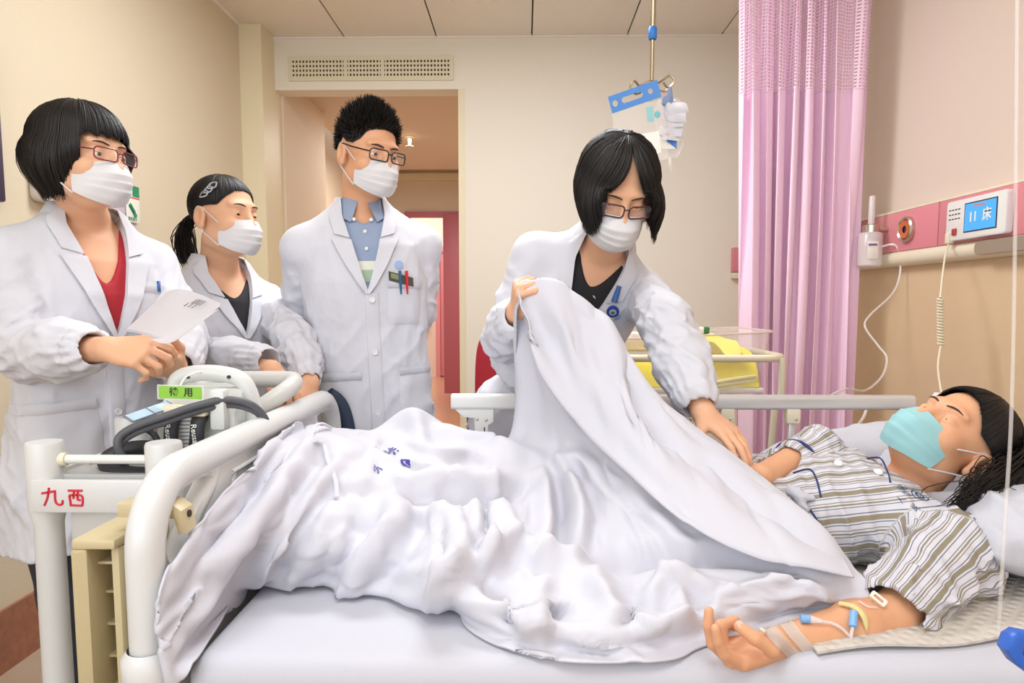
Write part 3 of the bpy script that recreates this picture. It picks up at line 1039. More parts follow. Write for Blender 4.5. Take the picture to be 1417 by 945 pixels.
# tan chart holder hooked over the footboard
t = thing('chart_holder', 'tan moulded plastic chart holder hooked on the footboard', 'holder', (-0.62, 1.0, 0.35))
xo, xi = -0.645, -0.582
prof = [(xo, 0.935), (xo + 0.012, 0.926), (xo + 0.022, 0.935), (xo + 0.022, 1.06), (xi - 0.014, 1.06), (xi - 0.014, 0.95), (xi - 0.004, 0.95), (xi, 0.955), (xi, 1.085), (xo, 1.085)]
MB().prism(prof, 0.46, Matrix.Translation((0, 0, 0.36)), bevel=0.003).build('shell', M_TAN, t)
MB().box((xo, 0.935, 0.82), (xi, 1.085, 0.835), bevel=0.004).build('top_cap', M_TAN, t)
for k in range(9):
    z = 0.39 + k * 0.05
    MB().box((xo + 0.022, 0.975 - 0.015 * (k == 8), z), (xi - 0.014, 1.06, z + 0.004)).build('rib', M_TAN, t, smooth=False)
MB().prism([(FX - 0.06, 0.858), (FX - 0.06, 0.878), (-0.516, 0.880), (-0.500, 0.868), (-0.495, 0.835), (-0.506, 0.832), (-0.512, 0.856)], 0.036, Matrix(((1, 0, 0, 0), (0, 0, -1, 1.002), (0, 1, 0, 0), (0, 0, 0, 1))), bevel=0.002).build('hook', M_TAN, t)
MB().cyl((-0.4985, 0.985, 0.859), (-0.4965, 0.985, 0.8592), 0.0055, n=12).build('hook_hole', M_DARK, t)

# ------------------------------------------------------------------ trolley with the monitor
TX0, TX1, TY0, TY1, TZ = -0.865, -0.648, 1.20, 1.47, 0.862
t = thing('trolley', 'white plastic instrument trolley with red handwritten mark', 'trolley', (-0.757, 1.335, 0))
for x in (TX0, TX1):
    for yy in (TY0, TY1):
        p_ = MB().lathe([(0, 0.10), (0.026, 0.10), (0.024, TZ - 0.09), (0.031, TZ - 0.06), (0.031, TZ + 0.055), (0.029, TZ + 0.060), (0, TZ + 0.060)], Matrix.Translation((x, yy, 0)), 24).build('post', M_PLAST, t)
        MB().cyl((x, yy - 0.014, 0.05), (x, yy + 0.014, 0.05), 0.05).build('caster', M_BLACK, p_)
MB().box((TX0 + 0.02, TY0 + 0.0, TZ - 0.012), (TX1 - 0.02, TY1, TZ)).build('tray', mat('tray_grey', 'C9C7C4', 0.35), t, smooth=False)
ap = MB().box((TX0 - 0.006, TY0 - 0.033, TZ - 0.062), (TX1 + 0.006, TY0 - 0.02, TZ - 0.002), bevel=0.004).build('apron', M_PLAST, t)
for x in (TX0 - 0.02, TX1 + 0.008):
    MB().box((x, TY0, TZ - 0.062), (x + 0.012, TY1, TZ - 0.002), bevel=0.003).build('apron', M_PLAST, t)
MB().box((TX0, TY1 + 0.01, TZ - 0.062), (TX1, TY1 + 0.02, TZ - 0.002), bevel=0.003).build('apron', M_PLAST, t)
MB().tube([(TX0 + 0.028, TY0, TZ + 0.028), (TX1 - 0.028, TY0, TZ + 0.028)], 0.0085, 12).build('guard_rail', M_WHITE, t)
for yy in (TY0,):
    MB().cyl((TX0 + 0.024, yy, TZ + 0.028), (TX0 + 0.040, yy, TZ + 0.028), 0.012).build('rail_socket', M_CREAMP, t)
dwr = MB().box((TX0 + 0.035, TY0 + 0.0, TZ - 0.14), (TX1 - 0.03, TY1 - 0.02, TZ - 0.064), bevel=0.012).build('drawer', mat('drawer_grey', 'D4D2CE', 0.35), t)
MB().box((TX0 + 0.02, TY0, 0.28), (TX1 - 0.02, TY1, 0.30), bevel=0.004).build('lower_shelf', M_PLAST, t)
# red marker writing on the apron
apx, apz, apy = P(80, 688, TY0 - 0.034).x, P(80, 688, TY0 - 0.034).z, TY0 - 0.034
for ch in (([(-0.034, 0.008), (-0.004, 0.013)], [(-0.018, 0.020), (-0.022, 0.0), (-0.030, -0.018)], [(-0.006, 0.012), (-0.006, -0.008), (0.0, -0.016), (0.008, -0.014), (0.009, -0.006)]),
           ([(0.022, 0.014), (0.052, 0.014)], [(0.024, 0.004), (0.026, -0.018)], [(0.024, 0.004), (0.050, 0.003), (0.050, -0.018)], [(0.025, -0.017), (0.050, -0.018)], [(0.034, 0.013), (0.032, -0.003)], [(0.042, 0.013), (0.041, -0.004), (0.047, -0.006)])):
    ink = MB()
    for st in ch:
        ink.tube(spline([(apx + u * 0.85, apy + 0.0006, apz + v * 0.85) for u, v in st], 5), 0.0021, 6)
    ink.build('handwritten_character', M_REDINK, t)
# push handle
hz = P(350, 526, 1.60).z
hp = spline([(TX0 + 0.10, TY1, TZ + 0.05), (TX0 + 0.10, 1.55, hz - 0.03), (TX0 + 0.125, 1.61, hz), (TX0 + 0.18, 1.62, hz), (-0.60, 1.62, hz), (-0.553, 1.61, hz), (-0.535, 1.57, hz - 0.004)], 8)
hp2 = spline([(-0.535, 1.57, hz - 0.004), (-0.545, 1.52, hz - 0.02), (-0.60, 1.48, hz - 0.06), (TX1, TY1, TZ + 0.05)], 6)
MB().tube(hp + hp2[1:], 0.020, 16).build('push_handle', mat('handle_grey', 'D2D1CC', 0.35), t)

# vital-signs monitor on the trolley
M_DEV = mat('device_white', 'D6D8D4', 0.35)
DX0, DX1, DY0, DY1 = -0.735, -0.575, 1.335, 1.455
t = thing('monitor_device', 'white portable blood pressure device with carry handle on trolley', 'monitor', (-0.66, 1.39, TZ))
MB().prism([(DY0, TZ + 0.002), (DY1, TZ + 0.002), (DY1, TZ + 0.125), (DY1 - 0.02, TZ + 0.14), (DY0 + 0.05, TZ + 0.132), (DY0, TZ + 0.09)], DX1 - DX0, MYZ(DX0), bevel=0.008).build('housing', M_DEV, t)
MB().tube(spline([(DX0 + 0.01, 1.40, TZ + 0.12), (DX0 + 0.015, 1.40, TZ + 0.150), (DX0 + 0.05, 1.40, TZ + 0.163), (DX1 - 0.055, 1.40, TZ + 0.163), (DX1 - 0.01, 1.40, TZ + 0.148), (DX1 + 0.01, 1.40, TZ + 0.10), (DX1 + 0.012, 1.40, TZ + 0.03)], 8), 0.017, 14, flat=((0, 1, 0), 1.0)).build('carry_handle', M_DEV, t)
MB().box((-0.615, 1.31, TZ + 0.06), (-0.585, 1.34, TZ + 0.14), bevel=0.006).build('bracket', M_DEV, t)
MB().box((-0.685, DY0 - 0.012, TZ + 0.01), (-0.640, DY0 - 0.002, TZ + 0.10), bevel=0.002).build('notice_plate', M_CARD, t)
tx = MB()
for k in range(11):
    tx.box((-0.681, DY0 - 0.0135, TZ + 0.016 + k * 0.0075), (-0.681 + RNG.uniform(0.018, 0.037), DY0 - 0.0118, TZ + 0.0185 + k * 0.0075))
tx = tx.build('print_line', mat('grey_print', '8C8A90', 0.6), t, smooth=False)
tx['kind'] = 'stuff'
for dx in (DX0 + 0.045, DX1 - 0.03):
    MB().cyl((dx, 1.384, TZ + 0.158), (dx, 1.381, TZ + 0.158), 0.004, n=10).build('screw', M_BLACK, t)
# two rolled arm cuffs
for k, px in enumerate((236, 272)):
    c = P(px, 600, 1.305)
    o_ = thing('arm_cuff', ['dark rolled arm cuff on the left of the white device front', 'dark rolled arm cuff nearer the footboard on white device front'][k], 'cuff', (c.x, c.y, TZ), 0, 'rolled arm cuffs on the monitor')
    MB().tube(spline([(c.x + 0.004, c.y + 0.015, c.z + 0.035), (c.x + 0.002, c.y + 0.003, c.z + 0.02), (c.x, c.y, c.z - 0.01), (c.x - 0.008, c.y + 0.005, c.z - 0.045)], 5), 0.0145, 14, flat=((0, 1, 0), 0.6)).build('cuff_body', M_BLACK, o_)
    MB().box((c.x - 0.016, c.y - 0.004, c.z + 0.033), (c.x + 0.02, c.y + 0.03, c.z + 0.055), bevel=0.005).build('cuff_clip', M_CREAMP, o_)
    lettering('Reusable', 0.016, Matrix.Translation((c.x + 0.001, c.y - 0.0100, c.z - 0.008)) @ Matrix.Rotation(PI / 2, 4, 'X') @ Matrix.Rotation(math.radians(-86), 4, 'Z'), M_CARD, o_)
# green ready-for-use tag and the blue label card
c = P(250, 543, 1.315)
t = thing('green_tag', 'bright green ready-for-use tag with two characters on the device', 'tag', c)
q = Matrix.Translation(c) @ Matrix.Rotation(PI / 2, 4, 'X') @ Matrix.Rotation(math.radians(-1.5), 4, 'Z')
MB().box((-0.046, -0.0145, -0.001), (0.046, 0.0145, 0.001), q).build('sleeve', clear_mat('clear_sleeve', 'F4F4F0', 0.45), t, smooth=False)
MB().box((-0.042, -0.012, 0.0012), (0.042, 0.012, 0.0022), q).build('card', mat('tag_green', '8CC63C', 0.5), t, smooth=False)
lettering('待  用', 0.0185, q @ Matrix.Translation((0.002, 0, 0.0024)), M_BLACK, t, bold=0.0003)
MB().tube(spline([c + Vector((0.0, 0.0, 0.014)), c + Vector((0.004, 0.02, 0.030)), c + Vector((0.008, 0.075, 0.034))], 5), 0.0018, 6).build('tie', M_CARD, t)
a, b = P(178, 576, 1.26), P(243, 563, 1.30)
t = thing('label_card', 'pale blue printed card lying on the grey strap', 'card', a)
ax = (P(236, 556, 1.33) - P(176, 577, 1.25)).normalized()
q = basis(P(208, 569, 1.29), ax, Vector((0.1, -0.55, 0.83)))
MB().box((-0.047, -0.014, -0.001), (0.047, 0.014, 0.001), q).build('card', mat('card_grey', '77828C', 0.4), t, smooth=False)
for x_ in (-0.043, 0.002):
    MB().box((x_, -0.012, 0.001), (x_ + 0.041, 0.012, 0.0016), q).build('label', mat('label_blue', 'B9D2E6', 0.5), t, smooth=False)
# grey strap and black hose coils
st = spline([P(*a) for a in [(373, 596, 1.37), (364, 575, 1.36), (345, 559, 1.34), (312, 553, 1.32), (270, 562, 1.29), (225, 577, 1.26), (190, 589, 1.24), (168, 602, 1.23), (163, 616, 1.225), (172, 640, 1.23)]], 8)
tag(MB().tube(st, 0.0075, 10, flat=((0.2, 0.6, 0.75), 1.0)).tube([p_ + Vector((0, 0.006, -0.012)) for p_ in st], 0.006, 8).build('air_hose', M_GREYC, None), 'grey twin air hose arching over the footboard', 'hose')
cl_ = MB()
cl_.tube(spline([P(*a) for a in [(238, 650, 1.235), (200, 657, 1.225), (160, 652, 1.23), (147, 638, 1.25), (168, 624, 1.28), (205, 620, 1.28), (236, 632, 1.26)]], 8, True), 0.015, 12, closed=True, flat=((0, 0.3, 1), 1.0))
tag(cl_.build('hose_coil', M_BLACK, None), 'thick black coiled hose lying on the trolley tray', 'hose')
cl_ = MB()
cl_.tube(spline([P(*a) for a in [(170, 628, 1.30), (174, 606, 1.30), (193, 593, 1.30), (213, 601, 1.30), (222, 622, 1.295), (228, 634, 1.29), (200, 637, 1.30), (160, 638, 1.30), (135, 638, 1.29), (124, 642, 1.28)]], 8), 0.0062, 8)
tag(cl_.build('thin_hose', M_BLACK, None), 'thin black hose looping above the thick hose coil', 'hose')

# ------------------------------------------------------------------ bassinet behind the far rail
BY0, BY1 = 2.28, 2.72
bx0, bx1 = P(862, 500, BY0).x, P(1072, 500, BY0).x
zt_, zb_ = P(1000, 466, BY0).z, P(1000, 548, BY0).z
t = thing('bassinet', 'clear acrylic newborn bassinet on white tube frame behind bed rail', 'bassinet', ((bx0 + bx1) / 2, 2.5, 0))
ou = rrect(bx0, BY0, bx1, BY1, 0.06)
tub = MB()
k = len(ou)
cx, cy = (bx0 + bx1) / 2, (BY0 + BY1) / 2
rows = []
for f, z in ((0.90, zb_), (0.985, zt_ - 0.004), (1.03, zt_ + 0.004)):
    rows.append([Vector((cx + (u - cx) * f, cy + (v - cy) * f, z + (0.025 * (u - cx) / (bx1 - bx0) if z > zb_ + 0.01 else 0))) for u, v in ou])
vs = [[tub.bm.verts.new(p_) for p_ in r] for r in rows]
for A, Bq in zip(vs, vs[1:]):
    for j in range(k):
        tub.bm.faces.new((A[j], A[(j + 1) % k], Bq[(j + 1) % k], Bq[j]))
tub.bm.faces.new(vs[0][::-1])
tub.build('tub', M_GLASS, t, solid=0.003)
MB().tube(rows[2], 0.0036, 8, closed=True).build('tub_rim', clear_mat('acrylic_edge', 'E8D2C8', 0.6), t)
zr = P(1000, 495, BY0).z
MB().tube([(u, v, zr) for u, v in rrect(bx0 - 0.03, BY0 - 0.03, bx1 + 0.035, BY1 + 0.03, 0.09, 8)], 0.0125, 12, closed=True).build('tube_ring', M_CREAMP, t)
for x, nm in ((bx1 + 0.02, 'a'), (bx0 - 0.01, 'b')):
    for yy in (BY0 - 0.01, BY1 + 0.01):
        MB().tube(spline([(x, yy, zr), (x, yy, zb_ - 0.02), (x - 0.02 * (1 if nm == 'a' else -1), yy, zb_ - 0.06), (x - 0.05 * (1 if nm == 'a' else -1), yy, 0.06)], 6), 0.0115, 10).build('leg', M_CREAMP, t)
MB().box((bx0 + 0.02, BY0 + 0.03, zb_ + 0.004), (bx1 - 0.02, BY1 - 0.03, zb_ + 0.024), bevel=0.008).build('base_cushion', mat('cushion_white', 'EDE6DE', 0.8), t)
# yellow baby quilt lying in it
g = []
for i in range(41):
    row = []
    for j in range(15):
        u, v = i / 40, j / 14
        prof_z = 0.105 * (1 - abs(2 * v - 1) ** 4) * (0.8 + 0.35 * u)
        row.append(Vector((bx0 + 0.03 + u * (bx1 - bx0 - 0.065), BY0 + 0.035 + v * (BY1 - BY0 - 0.08), zb_ + 0.026 + prof_z + 0.008 * math.sin(u * 17 + v * 4) * math.sin(v * PI))))
    g.append(row)
tag(MB().grid(g).build('baby_quilt', mat('quilt_yellow', 'E9D83A', 0.9, bump=(120, 0.3)), None, solid=0.006), 'bright yellow baby quilt inside the clear bassinet', 'quilt')
sh = MB()
for k_ in range(3):
    sh.tube(spline([(bx0 + 0.3, BY0 + 0.04, zb_ + 0.012 + 0.012 * k_), ((bx0 + bx1) / 2 + 0.1, BY0 + 0.035, zb_ + 0.02 + 0.014 * k_), (bx1 - 0.045, BY0 + 0.05, zb_ + 0.034 + 0.014 * k_)], 6), 0.0065, 8)
tag(sh.build('folded_blanket', mat('pale_yellow', 'EFE7A8', 0.9), None), 'pale yellow folded blanket edges under the yellow quilt', 'blanket')
g = []
for i in range(13):
    g.append([Vector((bx1 - 0.235 + i * 0.012, BY0 + 0.06 + j * 0.02, zb_ + 0.15 + 0.03 * math.sin(i * 0.5 + j * 0.5) + 0.012 * (12 - i) * (j / 8) * 0.4)) for j in range(9)])
tag(MB().grid(g).build('yellow_cloth', mat('cloth_yellow', 'EADB60', 0.9), None, solid=0.004), 'crumpled yellow cloth corner standing out of the bassinet', 'cloth')
bt = tag(MB().box((bx0 + 0.03, BY1 - 0.13, zb_ + 0.13), (bx0 + 0.27, BY1 - 0.05, zb_ + 0.20), bevel=0.02).build('bundle', mat('bundle_print', 'D8CCC4', 0.85, var=(70, 0.25)), None), 'grey patterned cloth bundle at the back of the bassinet', 'cloth')
p = P(958, 457, BY1)
t = thing('patterned_pouch', 'small pouch with black, white and yellow pattern at the bassinet rim', 'pouch', p)
MB().box((p.x - 0.065, BY1 - 0.03, p.z - 0.13), (p.x + 0.06, BY1 + 0.005, p.z - 0.01), bevel=0.01).build('pouch_body', mat('pouch_cream', 'D8CDB0', 0.8), t)
for k_, hx in enumerate(('2C2C2C', 'F0EEE4', 'E2B030', '2C2C2C', 'F0EEE4', '3A7A50')):
    MB().box((p.x - 0.065 + 0.021 * k_, BY1 - 0.033, p.z - 0.012), (p.x - 0.045 + 0.021 * k_, BY1 + 0.006, p.z + 0.014), bevel=0.004).build('pattern_patch', mat('patch_' + hx, hx, 0.8), t)

# red chair behind the examining doctor
t = thing('office_chair', 'red upholstered chair back behind the examining doctor', 'chair', (-0.02, 2.86, 0))
zc = P(672, 452, 2.84).z
MB().prism([(p_.x, p_.y) for p_ in spline([Vector(q_) for q_ in [(-0.205, zc - 0.42, 0), (-0.20, zc - 0.12, 0), (-0.155, zc - 0.02, 0), (-0.05, zc, 0), (0.08, zc - 0.01, 0), (0.17, zc - 0.1, 0), (0.18, zc - 0.42, 0)]], 6)], 0.05, Matrix(((1, 0, 0, 0), (0, 0, -1, 2.88), (0, 1, 0, 0), (0, 0, 0, 1))), bevel=0.015).build('backrest', M_RED, t)
MB().box((-0.18, 2.46, 0.42), (0.19, 2.84, 0.50), bevel=0.03).build('seat', M_RED, t)
MB().box((-0.03, 2.85, 0.40), (0.03, 2.89, zc - 0.2), bevel=0.01).build('back_support', M_BLACK, t)
MB().cyl((0, 2.66, 0.10), (0, 2.66, 0.42), 0.03).build('column', M_BLACK, t)
for k_ in range(5):
    a_ = 2 * PI * k_ / 5
    MB().tube([(0, 2.66, 0.10), (0.22 * math.cos(a_), 2.66 + 0.22 * math.sin(a_), 0.07)], [0.025, 0.015], 8).cyl((0.22 * math.cos(a_), 2.64 + 0.22 * math.sin(a_), 0.035), (0.22 * math.cos(a_), 2.68 + 0.22 * math.sin(a_), 0.035), 0.035, n=12).build('base_arm', M_BLACK, t)
p = P(650, 570, 2.34)
t = thing('waste_bin', 'dark slate-blue bin standing beyond the left end of the bed rail', 'bin', (-0.135, 2.36, 0))
MB().lathe([(0, 0), (0.050, 0), (0.066, p.z + 0.02), (0.068, p.z + 0.03), (0.060, p.z + 0.03), (0.05, 0.04), (0, 0.04)], Matrix.Translation((-0.135, 2.36, 0)), 24).build('bin_body', mat('slate_blue', '4C5E7C', 0.4), t)

# ------------------------------------------------------------------ ceiling infusion pole with what hangs from it
IY = 2.05
tp, lo_ = P(898, 0, IY), P(902, 112, IY)
t = thing('infusion_pole', 'thin steel infusion pole hanging from the ceiling', 'infusion pole', (lo_.x, IY, lo_.z))
MB().cyl((lo_.x, IY, P(0, 60, IY).z), (lo_.x, IY, ZC - 0.01), 0.0085).build('upper_tube', M_BRASS, t)
MB().cyl(lo_, (lo_.x, IY, P(0, 40, IY).z), 0.0058).build('lower_tube', M_BRASS, t)
MB().lathe([(0.0095, 0), (0.0125, 0.004), (0.0125, 0.032), (0.0095, 0.036)], Matrix.Translation((lo_.x, IY, P(0, 61, IY).z)), 16).build('collar', mat('collar_blue', '2E7AC8', 0.4), t)
MB().cyl((lo_.x, IY, ZC - 0.03), (lo_.x, IY, ZC), 0.03).build('ceiling_mount', M_STEEL, t)
for pts in ([(902, 112, IY), (897, 118, IY), (888, 122, 2.0), (878, 112, 1.98), (873, 117, 1.98), (873, 126, 1.98), (880, 130, 1.98), (887, 128, 1.98)],
            [(902, 112, IY), (908, 116, IY), (918, 110, 2.02), (926, 105, 2.02), (932, 109, 2.02), (931, 117, 2.02), (924, 121, 2.02), (918, 114, 2.02)],
            [(902, 112, IY), (904, 122, 2.06), (914, 126, 2.12), (922, 126, 2.16), (926, 120, 2.16)],
            [(902, 112, IY), (898, 112, 2.1), (892, 116, 2.16), (884, 118, 2.2), (880, 113, 2.2)]):
    MB().tube(spline([P(*a) for a in pts], 7), 0.0034, 8).build('hook', M_BRASS, t)
# clear document pouch with a blue hanger strip
c = P(878, 134, 1.97)
M_BLUE = mat('blue_strip', '3F82CC', 0.45)
q = Matrix.Translation(c) @ Matrix.Rotation(math.radians(-12), 4, 'Z') @ Matrix.Rotation(PI / 2, 4, 'X') @ Matrix.Rotation(math.radians(15.5), 4, 'Z')
t = thing('document_pouch', 'clear hanging pouch with blue slotted hanger strip', 'pouch', c)
slot = rrect(-0.036, -0.008, 0.023, 0.009, 0.008)
h1 = [(-0.055 + 0.0075 * math.cos(a_ * PI / 8), 0.0095 * math.sin(a_ * PI / 8)) for a_ in range(16)]
h2 = [(0.045 + 0.007 * math.cos(a_ * PI / 8), 0.008 * math.sin(a_ * PI / 8)) for a_ in range(16)]
MB().prism([(-0.070, -0.024), (0.070, -0.024), (0.070, 0.024), (-0.070, 0.024)], 0.0016, q, [slot, h1, h2]).build('hanger_strip', M_BLUE, t, smooth=False)
MB().box((-0.070, -0.185, 0), (0.070, -0.022, 0.0010), q @ Matrix.Rotation(math.radians(-8), 4, 'Z') @ Matrix.Translation((0.003, 0, 0))).build('pouch', clear_mat('pouch_plastic', 'F0E8E0', 0.22, 0.15), t, smooth=False)
q2 = q @ Matrix.Rotation(math.radians(-8), 4, 'Z')
MB().box((-0.02, -0.105, 0.0018), (0.055, -0.165, 0.0024), q2).build('label', M_CARD, t, smooth=False)
MB().box((0.028, -0.075, 0.0018), (0.046, -0.035, 0.0024), q2).build('teal_print', mat('teal_print', '8FC4C8', 0.5), t, smooth=False)
MB().ell((0.056, -0.06, 0.002), (0.008, 0.009, 0.0006), q2).build('teal_dot', mat('teal_dot', '6AB8BE', 0.5), t)
for x_, w_ in ((-0.017, 0.03), (-0.017, 0.045), (-0.017, 0.036)):
    z_ = -0.125 - RNG.uniform(0, 0.03)
    MB().box((x_, z_, 0.0024), (x_ + w_, z_ + 0.003, 0.0028), q2).build('print_line', mat('print_grey', '9A9AA2', 0.6), t, smooth=False)
# drip bag with a bulldog clip and slips of paper
c = P(926, 140, 2.02)
t = thing('infusion_bag', 'collapsed clear infusion bag hanging on the right hook', 'bag', c)
bagm = clear_mat('bag_plastic', 'EDE6E2', 0.32, 0.15)
a, b = P(909, 140, 2.03), P(945, 213, 2.03)
bag = MB()
g = []
for i in range(13):
    u = i / 12
    hw = 0.040 * (0.75 + 0.25 * math.sin(min(1, u * 3) * PI / 2)) * (1 - max(0, u - 0.82) * 2.6)
    cz = c.z + 0.01 - u * 0.165
    g.append([Vector((c.x + 0.008 * u + hw * math.cos(a_ * 2 * PI / 16), 2.03 + 0.012 * math.sin(a_ * 2 * PI / 16) * math.sin(u * PI), cz)) for a_ in range(17)])
bag.grid(g)
bag.build('bag_body', bagm, t)
MB().tube([c + Vector((0.009, 0.01, -0.155)), c + Vector((0.010, 0.01, -0.195))], 0.005, 8).build('port', M_TUBE, t)
MB().box((c.x - 0.026, 2.013, c.z - 0.135), (c.x + 0.022, 2.0145, c.z - 0.07)).build('label', M_CARD, t, smooth=False)
MB().prism([(-0.03, -0.095), (0.022, -0.105), (0.022, -0.135)], 0.001, Matrix(((1, 0, 0, c.x), (0, 0, -1, 2.0125), (0, 1, 0, c.z), (0, 0, 0, 1)))).build('blue_print', M_BLUE, t, smooth=False)
t = thing('slip_clip', 'grey-blue bulldog clip holding paper slips on the right hook', 'clip', c)
MB().prism([(-0.022, 0.0), (-0.018, 0.018), (-0.008, 0.022), (-0.002, 0.045), (0.006, 0.045), (0.010, 0.020), (0.012, -0.012), (0.004, -0.014)], 0.012, Matrix(((1, 0, 0, c.x - 0.004), (0, 0, -1, 2.008), (0, 1, 0, c.z - 0.012), (0, 0, 0, 1))), bevel=0.003).build('clip_body', mat('clip_blue', '7C8CB0', 0.4), t)
MB().tube(spline([c + Vector((-0.004, -0.028, -0.01)), c + Vector((0.006, -0.034, -0.022)), c + Vector((0.012, -0.03, -0.014)), c + Vector((0.008, -0.026, -0.002))], 6), 0.0018, 6).build('spring', M_STEEL, t)
M_PAPER = mat('paper_white', 'D6D2D6', 0.7)
for k_ in range(5):
    g = []
    for i in range(9):
        u = i / 8
        g.append([Vector((c.x - 0.022 + 0.0035 * k_ + (j / 6) * 0.052 + 0.004 * math.sin(3 * u + k_), 2.008 - 0.006 * k_ - 0.018 * math.sin(u * 2.4) * (j / 6) - 0.006 * math.sin(j * 0.9 + k_), c.z - 0.012 - u * (0.10 - 0.017 * k_) - 0.012 * (j / 6) * (1 if k_ % 2 else 0.3))) for j in range(7)])
    tag(MB().grid(g).build('paper_slip', M_PAPER, None, solid=0.0006), ['longest curled paper slip hanging at the back of the clip', 'second longest curled paper slip in the hanging clip', 'middle curled paper slip in the hanging clip', 'short curled paper slip near the front of the clip', 'frontmost and shortest crumpled slip in the hanging clip'][k_], 'paper slip', 'paper slips in the hanging clip')

# ------------------------------------------------------------------ people: shared builders
M_SKIN = mat('skin', 'E4B08C', 0.6, sss=0.12, bump=(220, 0.06))
M_SKIN2 = mat('skin_warm', 'DFA67F', 0.58, sss=0.12, bump=(220, 0.06))
M_HAIR = mat('black_hair', '15110F', 0.5, spec=0.35)
M_COAT = mat('coat_white', 'D3D3DA', 0.82, bump=(420, 0.10), sheen=0.08)
M_COATS = mat('coat_seam', 'DAD6E0', 0.85)
M_MASK = mat('mask_white', 'D9D7D8', 0.75, bump=(380, 0.06))
M_MASKB = mat('mask_blue', '98C8CC', 0.75, bump=(380, 0.06))
M_BROW = mat('brow_brown', '3A2A22', 0.7)
M_EYE = mat('eye_white', 'EDE6E0', 0.2)
M_IRIS = mat('iris_brown', '24150F', 0.12)
M_LIP = mat('lips', 'B8645A', 0.4)
M_BUTTON = mat('button_pearl', 'E8E5E6', 0.25)
M_LENS = clear_mat('glasses_lens', 'FFFFFF', 0.06, 0.02)
M_TROU = mat('dark_trousers', '30323C', 0.8)
M_SHOE = mat('white_shoe', 'DAD8D4', 0.5)


def V(*a):
    return Vector(a)


def head_field(F, M, opens=(1.0, 1.0)):
    """skull, face, ears and lids in head frame M (origin between the ears at eye height)"""
    E_, C_ = F.ell, F.cap
    E_((0, 0.012, 0.032), (0.076, 0.096, 0.083), M, 0.012)
    E_((0, -0.030, -0.030), (0.064, 0.062, 0.080), M, 0.02)
    E_((0, -0.048, -0.082), (0.040, 0.044, 0.030), M, 0.025)
    for s_ in (-1, 1):
        E_((s_ * 0.040, -0.058, -0.030), (0.027, 0.030, 0.028), M, 0.02)
        E_((s_ * 0.045, -0.010, -0.065), (0.022, 0.04, 0.03), M, 0.02)
    E_((0, -0.074, 0.026), (0.052, 0.020, 0.014), M, 0.015)
    for s_ in (-1, 1):
        E_((s_ * 0.032, -0.102, -0.001), (0.020, 0.018, 0.012), M, 0.014, 's')
    C_(M @ V(0, -0.088, 0.010), M @ V(0, -0.108, -0.030), 0.0085, 0.0125, 0.012)
    for s_ in (-1, 1):
        E_((s_ * 0.011, -0.100, -0.036), (0.010, 0.011, 0.008), M, 0.006)
        # lids with a lens-shaped gap
        E_((s_ * 0.032, -0.0745, 0.0), (0.0150, 0.0150, 0.0140), M, 0.005)
        op_ = opens[0 if s_ < 0 else 1]

        def slot(u, v, w, s_=s_, op_=op_):
            q = (u - s_ * 0.032) / 0.0128
            hgt = 0.0052 * op_ * np.maximum(0, 1 - q * q) - 0.0002
            return np.maximum(np.abs(w + 0.001) - hgt, v + 0.076)
        F.fn_local(M, slot, (s_ * 0.032 - 0.016, -0.1, -0.012), (s_ * 0.032 + 0.016, -0.07, 0.012), 0.0015, 's')
        # ears
        E_((s_ * 0.078, 0.012, -0.012), (0.010, 0.021, 0.031), M, 0.006)
        E_((s_ * 0.086, 0.010, -0.008), (0.007, 0.011, 0.017), M, 0.006, 's')
        E_((s_ * 0.077, 0.006, -0.036), (0.008, 0.010, 0.010), M, 0.006)
    E_((0, -0.092, -0.062), (0.024, 0.012, 0.008), M, 0.008)


